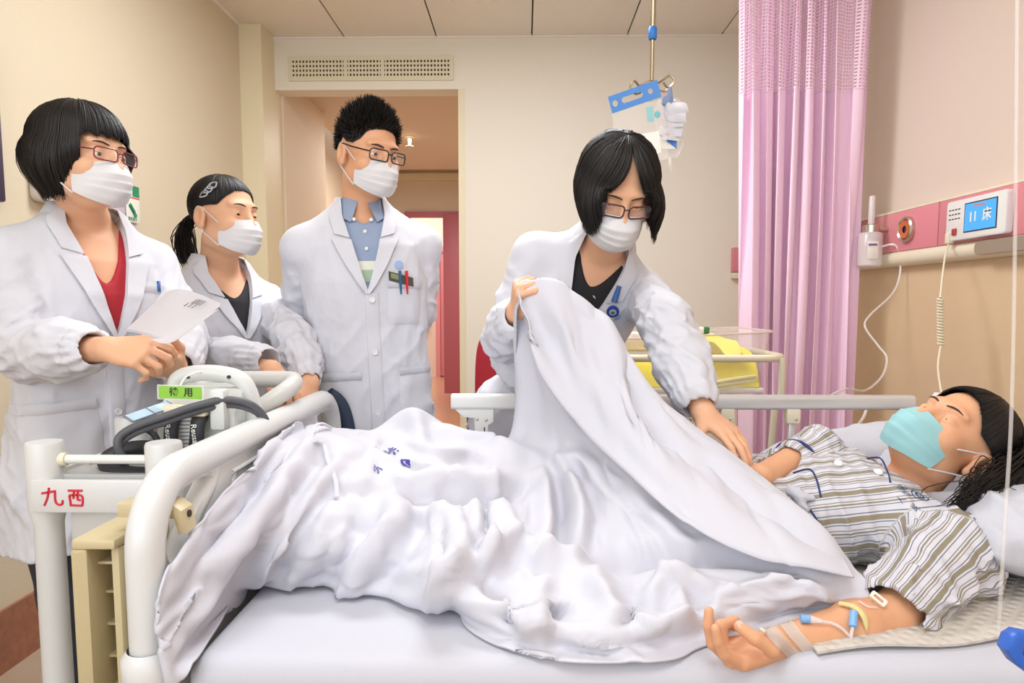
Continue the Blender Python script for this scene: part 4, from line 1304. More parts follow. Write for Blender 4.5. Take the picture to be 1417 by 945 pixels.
def hand_field(F, W, ts, curls, thumb=(30, 20), spread=(6, 2, -3, -8), hs=1.0, wr=0.021):
    """a hand: W origin wrist, x along the fingers, z out of the back of the hand; ts=+1 when the thumb is on +y.
    curls: four (knuckle, middle, end) bends in degrees from index to little finger"""
    def L(x, y, z):
        return np.array(W @ Vector((x * hs, y * hs, z * hs)))
    F.ell((0.046 * hs, 0, -0.003 * hs), (0.048 * hs, 0.036 * hs, 0.0135 * hs), W, 0.01)
    mcp = [(0.084, 0.0265, 0.0), (0.088, 0.0075, 0.002), (0.083, -0.0120, 0.001), (0.074, -0.0300, -0.002)]
    rad = [0.0088, 0.0090, 0.0086, 0.0076]
    ln = [(0.040, 0.024, 0.019), (0.044, 0.027, 0.020), (0.040, 0.025, 0.019), (0.031, 0.019, 0.017)]
    for i in range(4):
        x, y, z = mcp[i]
        F.cap(L(0.006, ts * y * 0.45, 0), L(x, ts * y, z - 0.003), 0.0125 * hs, 0.0105 * hs, 0.010)
        p_ = Vector((x, ts * y, z - 0.002))
        a_ = 0.0
        sp = math.radians(spread[i])
        for k_ in range(3):
            a_ += math.radians(curls[i][k_])
            d_ = Vector((math.cos(a_) * math.cos(sp), ts * math.sin(sp), -math.sin(a_) * math.cos(sp)))
            q_ = p_ + d_ * ln[i][k_]
            F.cap(L(*p_), L(*q_), rad[i] * hs * (1 - 0.08 * k_), rad[i] * hs * (0.95 - 0.11 * k_), 0.0025 if k_ else 0.004)
            p_ = q_
    # thumb leaves the side of the palm near its base
    a_ = math.radians(thumb[0])
    p_ = Vector((0.018, ts * 0.020, -0.008))
    d_ = Vector((0.72, ts * 0.62, -0.32)).normalized()
    q_ = p_ + d_ * 0.040
    F.cap(L(*p_), L(*q_), 0.0145 * hs, 0.0115 * hs, 0.010)
    d2 = Vector((math.cos(a_) * 0.9, ts * (0.45 - math.sin(a_)), -0.30 - 0.4 * math.sin(a_))).normalized()
    r_ = q_ + d2 * 0.032
    F.cap(L(*q_), L(*r_), 0.0105 * hs, 0.0095 * hs, 0.003)
    b_ = a_ + math.radians(thumb[1])
    d3 = Vector((math.cos(b_), ts * (0.35 - math.sin(b_)), -0.28 - 0.35 * math.sin(b_))).normalized()
    F.cap(L(*r_), L(*(r_ + d3 * 0.024)), 0.0098 * hs, 0.0078 * hs, 0.003)
    return L(*(r_ + d3 * 0.024)), L(*r_)


def face_parts(root, M, bvh, opens=(1, 1), gaze=(0, -1, 0), brow_rise=0.0, bw=0.0022):
    for s_ in (-1, 1):
        e_ = MB().ell((s_ * 0.032, -0.0745, 0.0), (0.0122, 0.0122, 0.0122), M, 20).build('eye', M_EYE, root)
        g_ = Vector(gaze).normalized()
        c_ = V(s_ * 0.032, -0.0745, 0) + g_ * 0.0108
        rot = g_.to_track_quat('Z', 'Y').to_matrix().to_4x4()
        MB().ell((0, 0, 0), (0.0062, 0.0062, 0.0020), M @ Matrix.Translation(c_) @ rot, 16).build('iris', M_IRIS, e_)
        pts = []
        for i in range(9):
            t_ = i / 8
            p_ = M @ V(s_ * (0.013 + 0.038 * t_), -0.10 + 0.012 * t_, 0.021 + brow_rise + 0.007 * math.sin(t_ * 2.4) - 0.003 * t_)
            q_, n_, _, _ = bvh.find_nearest(p_)
            pts.append(q_ + n_ * 0.0006)
        MB().tube(pts, [bw * q_ for q_ in (0.6, 0.85, 1, 1, .95, .85, .65, .45, .25)], 8).build('eyebrow', M_BROW, root)


def mask_part(root, M, material, loops=True):
    rows = []
    vs_ = [0, .25, .45, .7, .88, 1]
    cy_ = [-0.110, -0.127, -0.129, -0.124, -0.113, -0.099]
    for i in range(33):
        v = i / 32
        c = float(np.interp(v, vs_, cy_))
        saw = sum((0.0032 * max(0, 1 - (v - k_) / 0.16)) if 0 <= v - k_ < 0.16 else 0 for k_ in (0.28, 0.46, 0.64))
        row = []
        for j in range(33):
            u = j / 16 - 1
            th = u * math.radians(72)
            kk = (-0.046 - c) / (1 - math.cos(math.radians(72)))
            z0_ = -0.013 - 0.014 * abs(u) ** 1.3
            z1_ = -0.114 + 0.026 * abs(u) ** 1.6
            z = z0_ + (z1_ - z0_) * v
            x = 0.0690 * math.sin(th)
            y = c + kk * (1 - math.cos(th)) - saw * (1 - abs(u) ** 6) + 0.0012 * math.sin(u * 9 + v * 7)
            row.append(M @ V(x, y, z))
        rows.append(row)
    m = MB().grid(rows).build('face_mask', material, root, solid=0.0012, sharp=80)
    if loops:
        for s_ in (-1, 1):
            MB().tube(spline([M @ V(s_ * 0.068, -0.047, -0.027), M @ V(s_ * 0.0745, -0.022, -0.006), M @ V(s_ * 0.081, 0.012, 0.017), M @ V(s_ * 0.079, 0.030, 0.004)], 5), 0.0016, 6).build('ear_loop', M_MASK, m)
            MB().tube(spline([M @ V(s_ * 0.067, -0.050, -0.092), M @ V(s_ * 0.074, -0.020, -0.068), M @ V(s_ * 0.080, 0.018, -0.038), M @ V(s_ * 0.079, 0.030, -0.010)], 5), 0.0016, 6).build('ear_loop', M_MASK, m)
    return m


def glasses_part(root, M, rim, hw=0.0262, hh=0.0150, r=0.0016, dz=-0.002, full=True):
    y = lambda x: -0.1135 + 5.2 * (abs(x) - 0.01) ** 2
    gl = None
    for s_ in (-1, 1):
        pts = [M @ V(s_ * 0.0325 + u, y(s_ * 0.0325 + u), dz + v) for u, v in rrect(-hw, -hh, hw, hh, 0.009)]
        o_ = MB().tube(pts, r, 8, closed=True).build('glasses' if gl is None else 'rim', rim, root if gl is None else gl)
        gl = gl or o_
        b = MB()
        b.bm.faces.new([b.bm.verts.new(p_) for p_ in pts])
        b.build('lens', M_LENS, gl)
        MB().tube(spline([M @ V(s_ * 0.0585, y(0.0585), dz + 0.006), M @ V(s_ * 0.070, y(0.066) + 0.012, dz + 0.007), M @ V(s_ * 0.079, -0.03, 0.010), M @ V(s_ * 0.081, 0.012, 0.014), M @ V(s_ * 0.079, 0.03, -0.006)], 6), r * 1.1, 8).build('temple', rim, gl)
    MB().tube(spline([M @ V(-0.0068, y(0.007), dz + 0.004), M @ V(0, -0.1155, dz + 0.007), M @ V(0.0068, y(0.007), dz + 0.004)], 5), r, 8).build('bridge', rim, gl)
    return gl


def hair_part(root, M, n, seed, theta_end, fall, vol=0.06, g=(0, 0, -1), sweep=None, bulge=0.2, tuck=0.75, spike=0.0, R=(0.083, 0.104, 0.090), skip=None, r0=0.0011, name='hair', jit=0.012):
    """hair over the skull: theta_end(phi) how far it hugs the skull, fall(phi) how far it hangs beyond"""
    C = np.array((0, 0.012, 0.031))
    R = np.array(R)
    g = np.array(Vector(g).normalized())
    rn = np.random.default_rng(seed)

    def path(phi, k, rho, jl=1.0):
        te, fl = theta_end(phi), fall(phi) * jl
        ts = np.linspace(0.02, 1, k)
        n1 = max(3, int(round(k * te * 0.10 / (te * 0.10 + fl + 1e-6)))) if fl > 0.002 else k
        n1 = min(n1, k - 2) if fl > 0.002 else k
        pts = []
        for i in range(n1):
            th = te * (0.03 + 0.97 * i / (n1 - 1))
            f_ = phi if sweep is None else sweep(phi, th / te)
            q = rho * (1 + vol * math.sin(min(th, PI / 2)))
            pts.append(C + q * R * np.array((math.sin(f_) * math.sin(th), -math.cos(f_) * math.sin(th), math.cos(th))))
        if fl > 0.002:
            base = pts[-1]
            hd = base - C
            hd = hd - g * (hd @ g)
            for i in range(1, k - n1 + 1):
                s_ = i / (k - n1)
                w = 1 + bulge * math.sin(min(1, s_ * 1.15) * PI) * 1.0 - (1 - tuck) * s_ ** 2
                pts.append(base + g * fl * s_ + hd * (w - 1))
        return np.array(pts)
    verts, faces = [], []
    # under-shell
    NP, NT = 120, 26
    for i in range(NP):
        phi = -PI + 2 * PI * i / NP
        verts.extend(path(phi, NT, 0.972))
    for i in range(NP):
        a_, b_ = i * NT, ((i + 1) % NP) * NT
        if skip is not None and skip(-PI + 2 * PI * (i + .5) / NP):
            continue
        for j in range(NT - 1):
            faces.append((a_ + j, a_ + j + 1, b_ + j + 1, b_ + j))
    # locks
    for _ in range(n):
        phi = rn.uniform(-PI, PI)
        if skip is not None and skip(phi):
            continue
        p_ = path(phi, 15, 0.985 + abs(rn.normal()) * jit * 1.4, rn.uniform(0.82, 1.12))
        if spike:
            k0 = rn.integers(0, 14)
            a_ = p_[k0]
            dirn = (a_ - C) / np.linalg.norm(a_ - C) + rn.normal(size=3) * 0.35 + np.array((0, -0.2, 0.35))
            dirn /= np.linalg.norm(dirn)
            L_ = spike * rn.uniform(0.5, 1.1) * (0.45 + 0.55 * max(0, (a_ - C)[2] / 0.09))
            p_ = np.array([a_ - dirn * 0.006 + dirn * L_ * t_ + np.array((0, 0, 0.15)) * L_ * t_ * t_ for t_ in np.linspace(0, 1, 4)])
        else:
            k0 = rn.integers(0, 5)
            p_ = p_[k0:]
            off = rn.normal(size=3) * jit * 0.12
            p_ = p_ + off * np.linspace(0, 1, len(p_))[:, None]
        b0 = len(verts)
        k = len(p_)
        for i in range(k):
            t_ = (p_[min(i + 1, k - 1)] - p_[max(i - 1, 0)])
            t_ /= np.linalg.norm(t_) + 1e-9
            o_ = p_[i] - C
            o_ = o_ - t_ * (o_ @ t_)
            o_ /= np.linalg.norm(o_) + 1e-9
            s_ = np.cross(t_, o_)
            r_ = r0 * (1.6 if spike else 1.9) * (1 - (i / (k - 1)) ** 3 * 0.85)
            verts += [p_[i] + s_ * r_, p_[i] + o_ * r_ * 0.8, p_[i] - s_ * r_]
        for i in range(k - 1):
            a_, c_ = b0 + 3 * i, b0 + 3 * (i + 1)
            faces += [(a_, a_ + 1, c_ + 1, c_), (a_ + 1, a_ + 2, c_ + 2, c_ + 1)]
    Mn = np.array(M)
    v = np.array(verts) @ Mn[:3, :3].T + Mn[:3, 3]
    me = mesh_np(name, v, np.array(faces, np.int32))
    return link_mesh(name, me, M_HAIR, root)


F_TORSO = [(0.015, 0, 0.012, 0.062, 0.058), (-0.02, 0, 0.008, 0.086, 0.072), (-0.06, 0, 0.004, 0.125, 0.092), (-0.11, 0, -0.004, 0.160, 0.110), (-0.19, 0, -0.010, 0.172, 0.126),
           (-0.26, 0, -0.008, 0.166, 0.126), (-0.36, 0, 0.0, 0.160, 0.118), (-0.48, 0, 0.0, 0.176, 0.128), (-0.60, 0, 0.0, 0.192, 0.138), (-0.80, 0, 0.0, 0.204, 0.146)]
M_TORSO = [(0.015, 0, 0.012, 0.068, 0.062), (-0.02, 0, 0.008, 0.096, 0.078), (-0.06, 0, 0.004, 0.140, 0.098), (-0.12, 0, -0.004, 0.178, 0.116), (-0.22, 0, -0.008, 0.186, 0.124),
           (-0.36, 0, 0.0, 0.178, 0.122), (-0.50, 0, 0.0, 0.184, 0.128), (-0.70, 0, 0.0, 0.194, 0.136), (-0.85, 0, 0.0, 0.200, 0.140)]


def seg_dist(x, y, z, pts):
    best = None
    for a, b in zip(pts, pts[1:]):
        a, b = np.array(a), np.array(b)
        ab = b - a
        t = np.clip(((x - a[0]) * ab[0] + (y - a[1]) * ab[1] + (z - a[2]) * ab[2]) / (ab @ ab), 0, 1)
        d = np.sqrt((x - a[0] - t * ab[0]) ** 2 + (y - a[1] - t * ab[1]) ** 2 + (z - a[2] - t * ab[2]) ** 2)
        best = d if best is None else np.minimum(best, d)
    return best


def coat_part(root, T, prof, arms, vz, seed, hem=None, sleeve=(0.066, 0.060, 0.052), cuff=False, vx=0.0, vw=0.064, skirt=None, fold=0.006, name='white_coat'):
    """doctor's coat: torso loft + sleeves, V opening; returns object, ray tree of the uncut coat"""
    pts = [T @ Vector((x, y, z)) for x in (-.27, .27) for y in (-.2, .2) for z in (.05, prof[-1][0])]
    for a in arms:
        pts += [Vector(p_) + Vector(d) for p_ in a for d in ((-.09, -.09, -.09), (.09, .09, .09))]
    if skirt:
        pts += [skirt[0] @ Vector((x, y, z)) for x in (-.26, .26) for y in (-.22, .22) for z in (skirt[1][0][0], skirt[1][-1][0])]
    lo, hi = np.min(np.array(pts), 0), np.max(np.array(pts), 0)
    F = Field(lo - 0.02, hi + 0.02, 0.0052)
    F.loft(T, prof, n=2.25, k=0.02)
    if skirt:
        F.loft(skirt[0], skirt[1], n=2.25, k=0.07)
    G = Field(lo - 0.02, hi + 0.02, 0.0052)
    for s_, a in zip((-1, 1), arms):
        F.cap(T @ V(s_ * 0.050, 0.006, -0.036), a[0], 0.046, sleeve[0] - 0.006, 0.04)
        F.ell(tuple(Vector(a[0])), (sleeve[0] - 0.002,) * 3, None, 0.03)
        sh, el, wr = (Vector(q) for q in a)
        G.cap(sh, el, sleeve[0], sleeve[1], 0.01)
        mid = el.lerp(wr, 0.55)
        if cuff:
            G.cap(el, mid, sleeve[1], sleeve[2] + 0.008, 0.02)
            G.cap(mid, wr.lerp(el, 0.10), sleeve[2] + 0.008, sleeve[2] - 0.004, 0.02)
            d_ = (wr - el).normalized()
            G.cap(wr - d_ * 0.035, wr - d_ * 0.004, sleeve[2] - 0.010, sleeve[2] - 0.009, 0.012)
        else:
            G.cap(el, wr, sleeve[1], sleeve[2], 0.02)
    tz = folds(seed, 26, fold, tuple(T.to_3x3() @ V(0.1, 0, 1)), 0.2)
    tz2 = folds(seed + 3, 60, fold * 0.4, tuple(T.to_3x3() @ V(0.5, 0, 0.8)), 0.6)

    def twarp(x, y, z):
        o = T.inverted()
        R_ = np.array(o)
        w = R_[2, 0] * x + R_[2, 1] * y + R_[2, 2] * z + R_[2, 3]
        k_ = np.clip(0.30 + (-w - 0.06) * 2.2, 0.2, 1.4)
        return (tz(x, y, z) + tz2(x, y, z)) * k_
    F.warp(twarp)
    for i, a in enumerate(arms):
        sh, el, wr = (Vector(q) for q in a)
    aw = []
    for i, a in enumerate(arms):
        d_ = (Vector(a[2]) - Vector(a[0])).normalized()
        side = d_.cross(V(0.3, 1, 0.2)).normalized()
        aw.append((a, folds(seed + 11 + i, 46, fold * 1.15, tuple(side * 0.8 + d_ * 0.45), 0.5), folds(seed + 21 + i, 30, fold * 1.3, tuple(side), 0.9)))

    def swarp(x, y, z):
        out_, best = 0, None
        for a, f1, f2 in aw:
            d_ = seg_dist(x, y, z, a)
            e_ = np.sqrt((x - a[1][0]) ** 2 + (y - a[1][1]) ** 2 + (z - a[1][2]) ** 2)
            w_ = np.exp(-(e_ / 0.13) ** 2)
            v_ = f1(x, y, z) * (0.6 + 0.7 * w_) + f2(x, y, z) * (0.3 + 0.9 * w_)
            if best is None:
                out_, best = v_, d_
            else:
                out_ = np.where(d_ < best, v_, out_)
                best = np.minimum(d_, best)
        return out_
    G.warp(swarp)
    if cuff:
        # gathered elastic cuff
        for a in arms:
            el, wr = Vector(a[1]), Vector(a[2])
            d_ = (wr - el).normalized()
            Wm = basis(wr, d_, V(0, 0.2, 1))
            Ri = np.array(Wm.inverted())

            def cw(x, y, z, Ri=Ri):
                u = Ri[0, 0] * x + Ri[0, 1] * y + Ri[0, 2] * z + Ri[0, 3]
                v = Ri[1, 0] * x + Ri[1, 1] * y + Ri[1, 2] * z + Ri[1, 3]
                w = Ri[2, 0] * x + Ri[2, 1] * y + Ri[2, 2] * z + Ri[2, 3]
                near = np.exp(-((u + 0.02) / 0.045) ** 2) * (u < 0.03)
                r2 = np.sqrt(v * v + w * w)
                near = near * (r2 < 0.09)
                an = np.arctan2(w, v)
                return -0.0030 * near * np.sin(an * 13 + 3 * np.sin(an * 2)) + 0.004 * near * np.exp(-((u + 0.017) / 0.006) ** 2)
            G.warp(cw)
    v, q = F.mesh(1)
    full = BVHTree.FromPolygons([Vector(p_) for p_ in v], q.tolist())
    k = 0.008
    h_ = np.clip(0.5 + 0.5 * (F.a - G.a) / k, 0, 1)
    F.a = F.a * (1 - h_) + G.a * h_ - k * h_ * (1 - h_)
    for a in arms:                       # open sleeve ends
        el, wr = Vector(a[1]), Vector(a[2])
        d_ = (wr - el).normalized()
        F.cap(wr - d_ * 0.012, wr + d_ * 0.05, 0.031, 0.034, 0.004, 's')

    def wedge(u, v_, w):
        hw = vw * np.clip((w - vz) / (-0.03 - vz), 0, 1.25) ** 0.9
        return np.maximum(np.maximum(np.abs(u - vx * np.clip((w + 0.02) / (vz + 0.02), 0, 1)) - hw, vz - w), v_ - 0.0)
    F.fn_local(T, wedge, (-0.1, -0.2, vz - 0.02), (0.1, 0.02, 0.06), 0.004, 's')
    F.ell((0, 0.012, 0.03), (0.060, 0.056, 0.05), T, 0.006, 's')
    o, bv = field_obj(F, name, M_COAT, root, 1)
    return o, full


def drape(bvh, T, x, z, off, y0=-0.45):
    d = (T.to_3x3() @ V(0, 1, 0)).normalized()
    hit = bvh.ray_cast(T @ V(x, y0, z), d, 1.0)
    if hit[0] is None:
        return T @ V(x, 0, z)
    n = hit[1]
    if n.dot(d) > 0:
        n = -n
    return hit[0] - d * off * 0.6 + n * off * 0.4


def drape_strip(bvh, T, inner, outer, off0, off1, name, material, parent, nu=14, nv=5, solid=0.0025):
    a, b = spline([V(u, 0, w) for u, w in inner], nu), spline([V(u, 0, w) for u, w in outer], nu)
    n = max(len(a), len(b))
    ra, rb_ = [a[int(i * (len(a) - 1) / (n - 1))] for i in range(n)], [b[int(i * (len(b) - 1) / (n - 1))] for i in range(n)]
    rows = []
    for i in range(n):
        rows.append([drape(bvh, T, *((ra[i].lerp(rb_[i], j / nv)).x, (ra[i].lerp(rb_[i], j / nv)).z), off0 + (off1 - off0) * j / nv) for j in range(nv + 1)])
    return MB().grid(rows).build(name, material, parent, solid=solid, sharp=70)


def collar_and_lapels(root, T, bvh, vz, vx=0.0, vw=0.064, lap=0.034):
    for s_ in (-1, 1):
        zt_ = -0.105
        f = lambda w: vx * min(1, (w + 0.02) / (vz + 0.02)) + s_ * vw * min(1.25, max(0, (w - vz) / (-0.03 - vz))) ** 0.9
        zs = [vz, vz * 0.75 + zt_ * 0.25, (vz + zt_) / 2, vz * 0.22 + zt_ * 0.78, zt_]
        inner = [(f(w) - s_ * 0.002, w) for w in zs]
        outer = [(vx + s_ * 0.006, vz - 0.004)] + [(f(w) + s_ * (lap * b + 0.008), w + 0.004) for w, b in zip(zs[1:], (0.45, 0.8, 1.05, 1.30))]
        drape_strip(bvh, T, inner, outer, 0.004, 0.009, 'lapel', M_COAT, root)
        zc_ = [zt_ + 0.004, -0.075, -0.045, -0.01, 0.010]
        inner = [(f(w) - s_ * 0.003, w) for w in zc_[:3]] + [(s_ * 0.070, -0.01), (s_ * 0.066, 0.014)]
        # collar wing plus the part that stands round the neck
        rows = []
        nn = 26
        for i in range(nn + 1):
            t_ = i / nn
            if t_ < 0.45:
                q = t_ / 0.45
                w = zt_ + 0.006 + (0.004 - zt_ - 0.006) * q
                xi = f(min(w, -0.03)) if w < -0.03 else s_ * (abs(f(-0.03)) + (0.058 - abs(f(-0.03))) * (w + 0.03) / 0.034)
                pin = drape(bvh, T, xi, w, 0.006)
                if w > -0.03:
                    pin = pin.lerp(T @ V(s_ * 0.060, -0.034, 0.026), (w + 0.03) / 0.034)
                pout = drape(bvh, T, xi + s_ * (0.040 - 0.006 * q), w + 0.012 - 0.024 * q, 0.008)
                mid = pin.lerp(pout, 0.5) + (pin - T @ V(0, 0.02, -0.1)).normalized() * 0.004 * q
            else:
                q = (t_ - 0.45) / 0.55
                a_ = math.radians(-32 + (-90 - -32) * -1 * 0 + q * 122)   # from the front side round to the nape
                cx, sy = math.cos(a_), math.sin(a_)
                pin = T @ V(s_ * 0.062 * cx, 0.012 + 0.062 * sy, 0.026 + 0.016 * q)
                pout = T @ V(s_ * 0.098 * cx, 0.012 + 0.082 * sy, -0.016 + 0.010 * q)
                mid = T @ V(s_ * 0.074 * cx, 0.012 + 0.072 * sy, 0.026 + 0.014 * q)
            rows.append([pin, pin.lerp(mid, 0.6), mid, mid.lerp(pout, 0.5), pout])
        MB().grid(rows).build('collar', M_COAT, root, solid=0.0025, sharp=75)


def coat_details(root, T, bvh, vz, hemz, buttons, pockets, vx=0.0, plx=0.0):
    """front edge, buttons and patch pockets draped on the coat; all in torso coordinates"""
    edge = [(plx + vx, w) for w in np.linspace(vz, hemz, 12)]
    rows = [[drape(bvh, T, x + 0.016, w, 0.0015), drape(bvh, T, x + 0.010, w, 0.0035), drape(bvh, T, x - 0.017, w, 0.0045), drape(bvh, T, x - 0.0205, w, 0.003), drape(bvh, T, x - 0.021, w, -0.002)] for x, w in spline_xz(edge, 4)]
    MB().grid(rows).build('front_edge', M_COAT, root, solid=0.001, sharp=70)
    d = T.to_3x3() @ V(0, 1, 0)
    for w in buttons:
        c = drape(bvh, T, plx + vx - 0.002, w, 0.0055)
        q = d.to_track_quat('Z', 'Y').to_matrix().to_4x4()
        b_ = MB().lathe([(0, 0.001), (0.0085, 0.001), (0.0088, -0.001), (0.0075, -0.0028), (0.0050, -0.0022), (0, -0.0022)], Matrix.Translation(c) @ q, 16).build('button', M_BUTTON, root)
    for x, z, w_, h_, tilt in pockets:
        rows = []
        n = 12
        for i in range(n + 1):
            row = []
            for j in range(n + 1):
                u, v = (i / n - 0.5) * w_, (0.5 - j / n) * h_
                if j > n - 2:
                    u *= 0.94
                uu, vv = u * math.cos(tilt) - v * math.sin(tilt), u * math.sin(tilt) + v * math.cos(tilt)
                e_ = min(i, n - i, n - j)
                row.append(drape(bvh, T, x + uu, z + vv, 0.0005 if e_ == 0 else (0.0038 if e_ == 1 else 0.005)))
            rows.append(row)
        pk = MB().grid(rows).build('pocket', M_COAT, root, solid=0.001, sharp=80)
        rows = []
        for i in range(n + 1):
            u = (i / n - 0.5) * w_ * 0.99
            row = []
            for v in (h_ / 2 + 0.001, h_ / 2 - 0.004, h_ / 2 - 0.021, h_ / 2 - 0.0225):
                uu, vv = u * math.cos(tilt) - v * math.sin(tilt), u * math.sin(tilt) + v * math.cos(tilt)
                row.append(drape(bvh, T, x + uu, z + vv, 0.0075 if v > h_ / 2 - 0.022 else 0.003))
            rows.append(row)
        MB().grid(rows).build('pocket_hem', M_COAT, pk, solid=0.001, sharp=80)


def spline_xz(pts, n):
    return [(p_.x, p_.z) for p_ in spline([V(x, 0, z) for x, z in pts], n)]


def legs_parts(root, base, yaw, hz):
    """trousers and shoes below the coat hem"""
    F = Field((base.x - 0.25, base.y - 0.25, 0.04), (base.x + 0.25, base.y + 0.25, hz + 0.1), 0.008)
    R_ = Matrix.Rotation(yaw, 3, 'Z')
    for s_ in (-1, 1):
        o_ = Vector((base.x, base.y, 0)) + R_ @ V(s_ * 0.085, 0, 0)
        F.chain([o_ + V(0, 0, hz), o_ + V(0, 0, 0.46), o_ + V(0, 0.01, 0.07)], [0.085, 0.062, 0.052], 0.02)
        Mx = Matrix.Translation(o_) @ R_.to_4x4()
        MB().ell((0, -0.055, 0.035), (0.047, 0.125, 0.042), Mx, 18).box((-0.043, -0.165, 0.0), (0.043, 0.062, 0.018), Mx, bevel=0.008).build('shoe', M_SHOE, root)
    field_obj(F, 'trousers', M_TROU, root, 1)


def body_part(root, M, T, prof, arms, hands, opens=(1, 1), skin=None, off=-0.022, nb=(0, 0.022, -0.070), lowz=-0.34, neck=0.046):
    skin = skin or M_SKIN
    pts = [M @ V(x, y, z) for x in (-.1, .1) for y in (-.14, .13) for z in (-.14, .13)]
    pts += [T @ V(x, y, z) for x in (-.19, .19) for y in (-.13, .13) for z in (0.02, lowz)]
    for a in arms:
        pts += [Vector(p_) + Vector(d) for p_ in a for d in ((-.05,) * 3, (.05,) * 3)]
    for hspec in hands:
        if hspec:
            pts += [hspec[0] @ V(x, y, z) for x in (0, .19) for y in (-.08, .08) for z in (-.1, .04)]
    lo, hi = np.min(np.array(pts), 0), np.max(np.array(pts), 0)
    F = Field(lo - 0.01, hi + 0.01, 0.003)
    sub = [r_ for r_ in prof if r_[0] >= lowz - 0.05]
    F.loft(T, sub, off=off, n=2.2, k=0.03)
    F.cap(M @ V(*nb), T @ V(0, 0.012, 0.0), neck, neck + 0.004, 0.03)
    F.cap(M @ V(0, -0.015, -0.085), T @ V(0, -0.02, 0.0), 0.030, 0.040, 0.025)
    head_field(F, M, opens)
    tips = []
    for s_, a, hspec in zip((-1, 1), arms, hands):
        sh, el, wr = (Vector(q) for q in a)
        F.cap(T @ V(s_ * 0.06, 0, -0.06), sh, 0.040, 0.044, 0.03)
        F.cap(sh, el, 0.044, 0.036, 0.015)
        F.cap(el, el.lerp(wr, 0.35), 0.036, 0.037, 0.015)
        F.cap(el.lerp(wr, 0.35), wr, 0.037, 0.0245, 0.015)
        if hspec:
            Wm, ts, curls, th, hs = hspec[:5]
            F.cap(wr, Wm @ V(0.01, 0, 0), 0.0235, 0.021, 0.012)
            tips.append(hand_field(F, Wm, ts, curls, th, hs=hs))
    o, bv = field_obj(F, 'body', skin, root, 1)
    return o, bv, tips

# ------------------------------------------------------------------ the four clinicians
def yawdir(deg, pitch=0.0):
    a, p_ = math.radians(deg), math.radians(pitch)
    return V(math.sin(a) * math.cos(p_), -math.cos(a) * math.cos(p_), math.sin(p_))


RELAX = [(25, 35, 20), (30, 40, 20), (35, 42, 22), (40, 42, 22)]
FIST = [(70, 85, 45), (75, 90, 45), (78, 90, 45), (80, 85, 45)]
GRIP = [(40, 50, 30), (48, 55, 32), (52, 58, 34), (55, 60, 34)]
M_SHIRTB = mat('inner_black', '1E1C20', 0.8)


def inner_shirt(root, T, prof, material, neck_z, neck_w, off=-0.013, name='inner_shirt', lowz=-0.40):
    F = Field(np.min(np.array([T @ V(x, y, z) for x in (-.2, .2) for y in (-.15, .15) for z in (.04, lowz)]), 0), np.max(np.array([T @ V(x, y, z) for x in (-.2, .2) for y in (-.15, .15) for z in (.04, lowz)]), 0), 0.005)
    F.loft(T, [r_ for r_ in prof if r_[0] >= lowz - 0.05], off=off, n=2.25, k=0.02)

    def scoop(u, v, w):
        hw = neck_w * np.clip((w - neck_z) / (-0.01 - neck_z), 0, 1.6) ** 0.6
        return np.maximum(np.maximum(np.abs(u) - hw, neck_z - w), v - 0.03)
    F.fn_local(T, scoop, (-0.14, -0.2, neck_z - 0.02), (0.14, 0.04, 0.06), 0.006, 's')
    F.ell((0, 0.012, 0.02), (0.066, 0.062, 0.05), T, 0.006, 's')
    return field_obj(F, name, material, root, 1)


def on_coat(px, py, off):
    d = (P(px, py, 1.7) - CAM_LOC).normalized()
    h = full.ray_cast(CAM_LOC, d, 4.0)
    return (h[0] if h[0] is not None else P(px, py, 1.7)) - d * off


# ---- A: woman with the black bob, red glasses, holding papers
HA = frame(P(113, 217, 1.60), yawdir(74, -3), V(0.03, 0, 1))
TA = frame(P(118, 300, 1.68), yawdir(54), V(0, 0.03, 1))
aL = [TA @ V(-0.155, 0, -0.108), P(40, 486, 1.50), P(122, 483, 1.40)]
aR = [TA @ V(0.155, 0, -0.108), P(246, 462, 1.74), P(245, 502, 1.56)]
t = thing('person', 'woman in white coat with black bob and dark red glasses holding papers', 'person', (TA.translation.x, TA.translation.y, 0))
wL = P(150, 483, 1.385)
HWA = basis(wL, P(228, 487, 1.36) - wL, V(0.1, -0.75, 0.65))
wR = P(242, 508, 1.53)
HWA2 = basis(wR, P(222, 504, 1.43) - wR, V(0.5, 0.3, -0.8))
bl = [aL[0], aL[1], wL]
br = [aR[0], aR[1], wR]
_, bv, _ = body_part(t, HA, TA, F_TORSO, [bl, br], [(HWA, 1, [(38, 62, 40), (46, 66, 40), (52, 66, 40), (56, 64, 40)], (35, 30), 0.98), (HWA2, -1, GRIP, (20, 10), 0.95)], (0.75, 0.75))
face_parts(t, HA, bv, gaze=(0.25, -1, -0.15))
mask_part(t, HA, M_MASK)
M_RIMA = mat('rim_red', '7A2230', 0.3)
glasses_part(t, HA, M_RIMA, 0.0255, 0.0135)
d2r = math.radians


def teA(phi):
    a = abs(math.degrees(phi))
    return d2r(84) + 0.05 * math.sin(phi * 23) if a < 46 else d2r(88)


def flA(phi):
    a = abs(math.degrees(phi))
    if a < 46:
        return 0.0
    return 0.075 + 0.055 * min(1, (a - 46) / 25) - 0.012 * max(0, (a - 120) / 60)


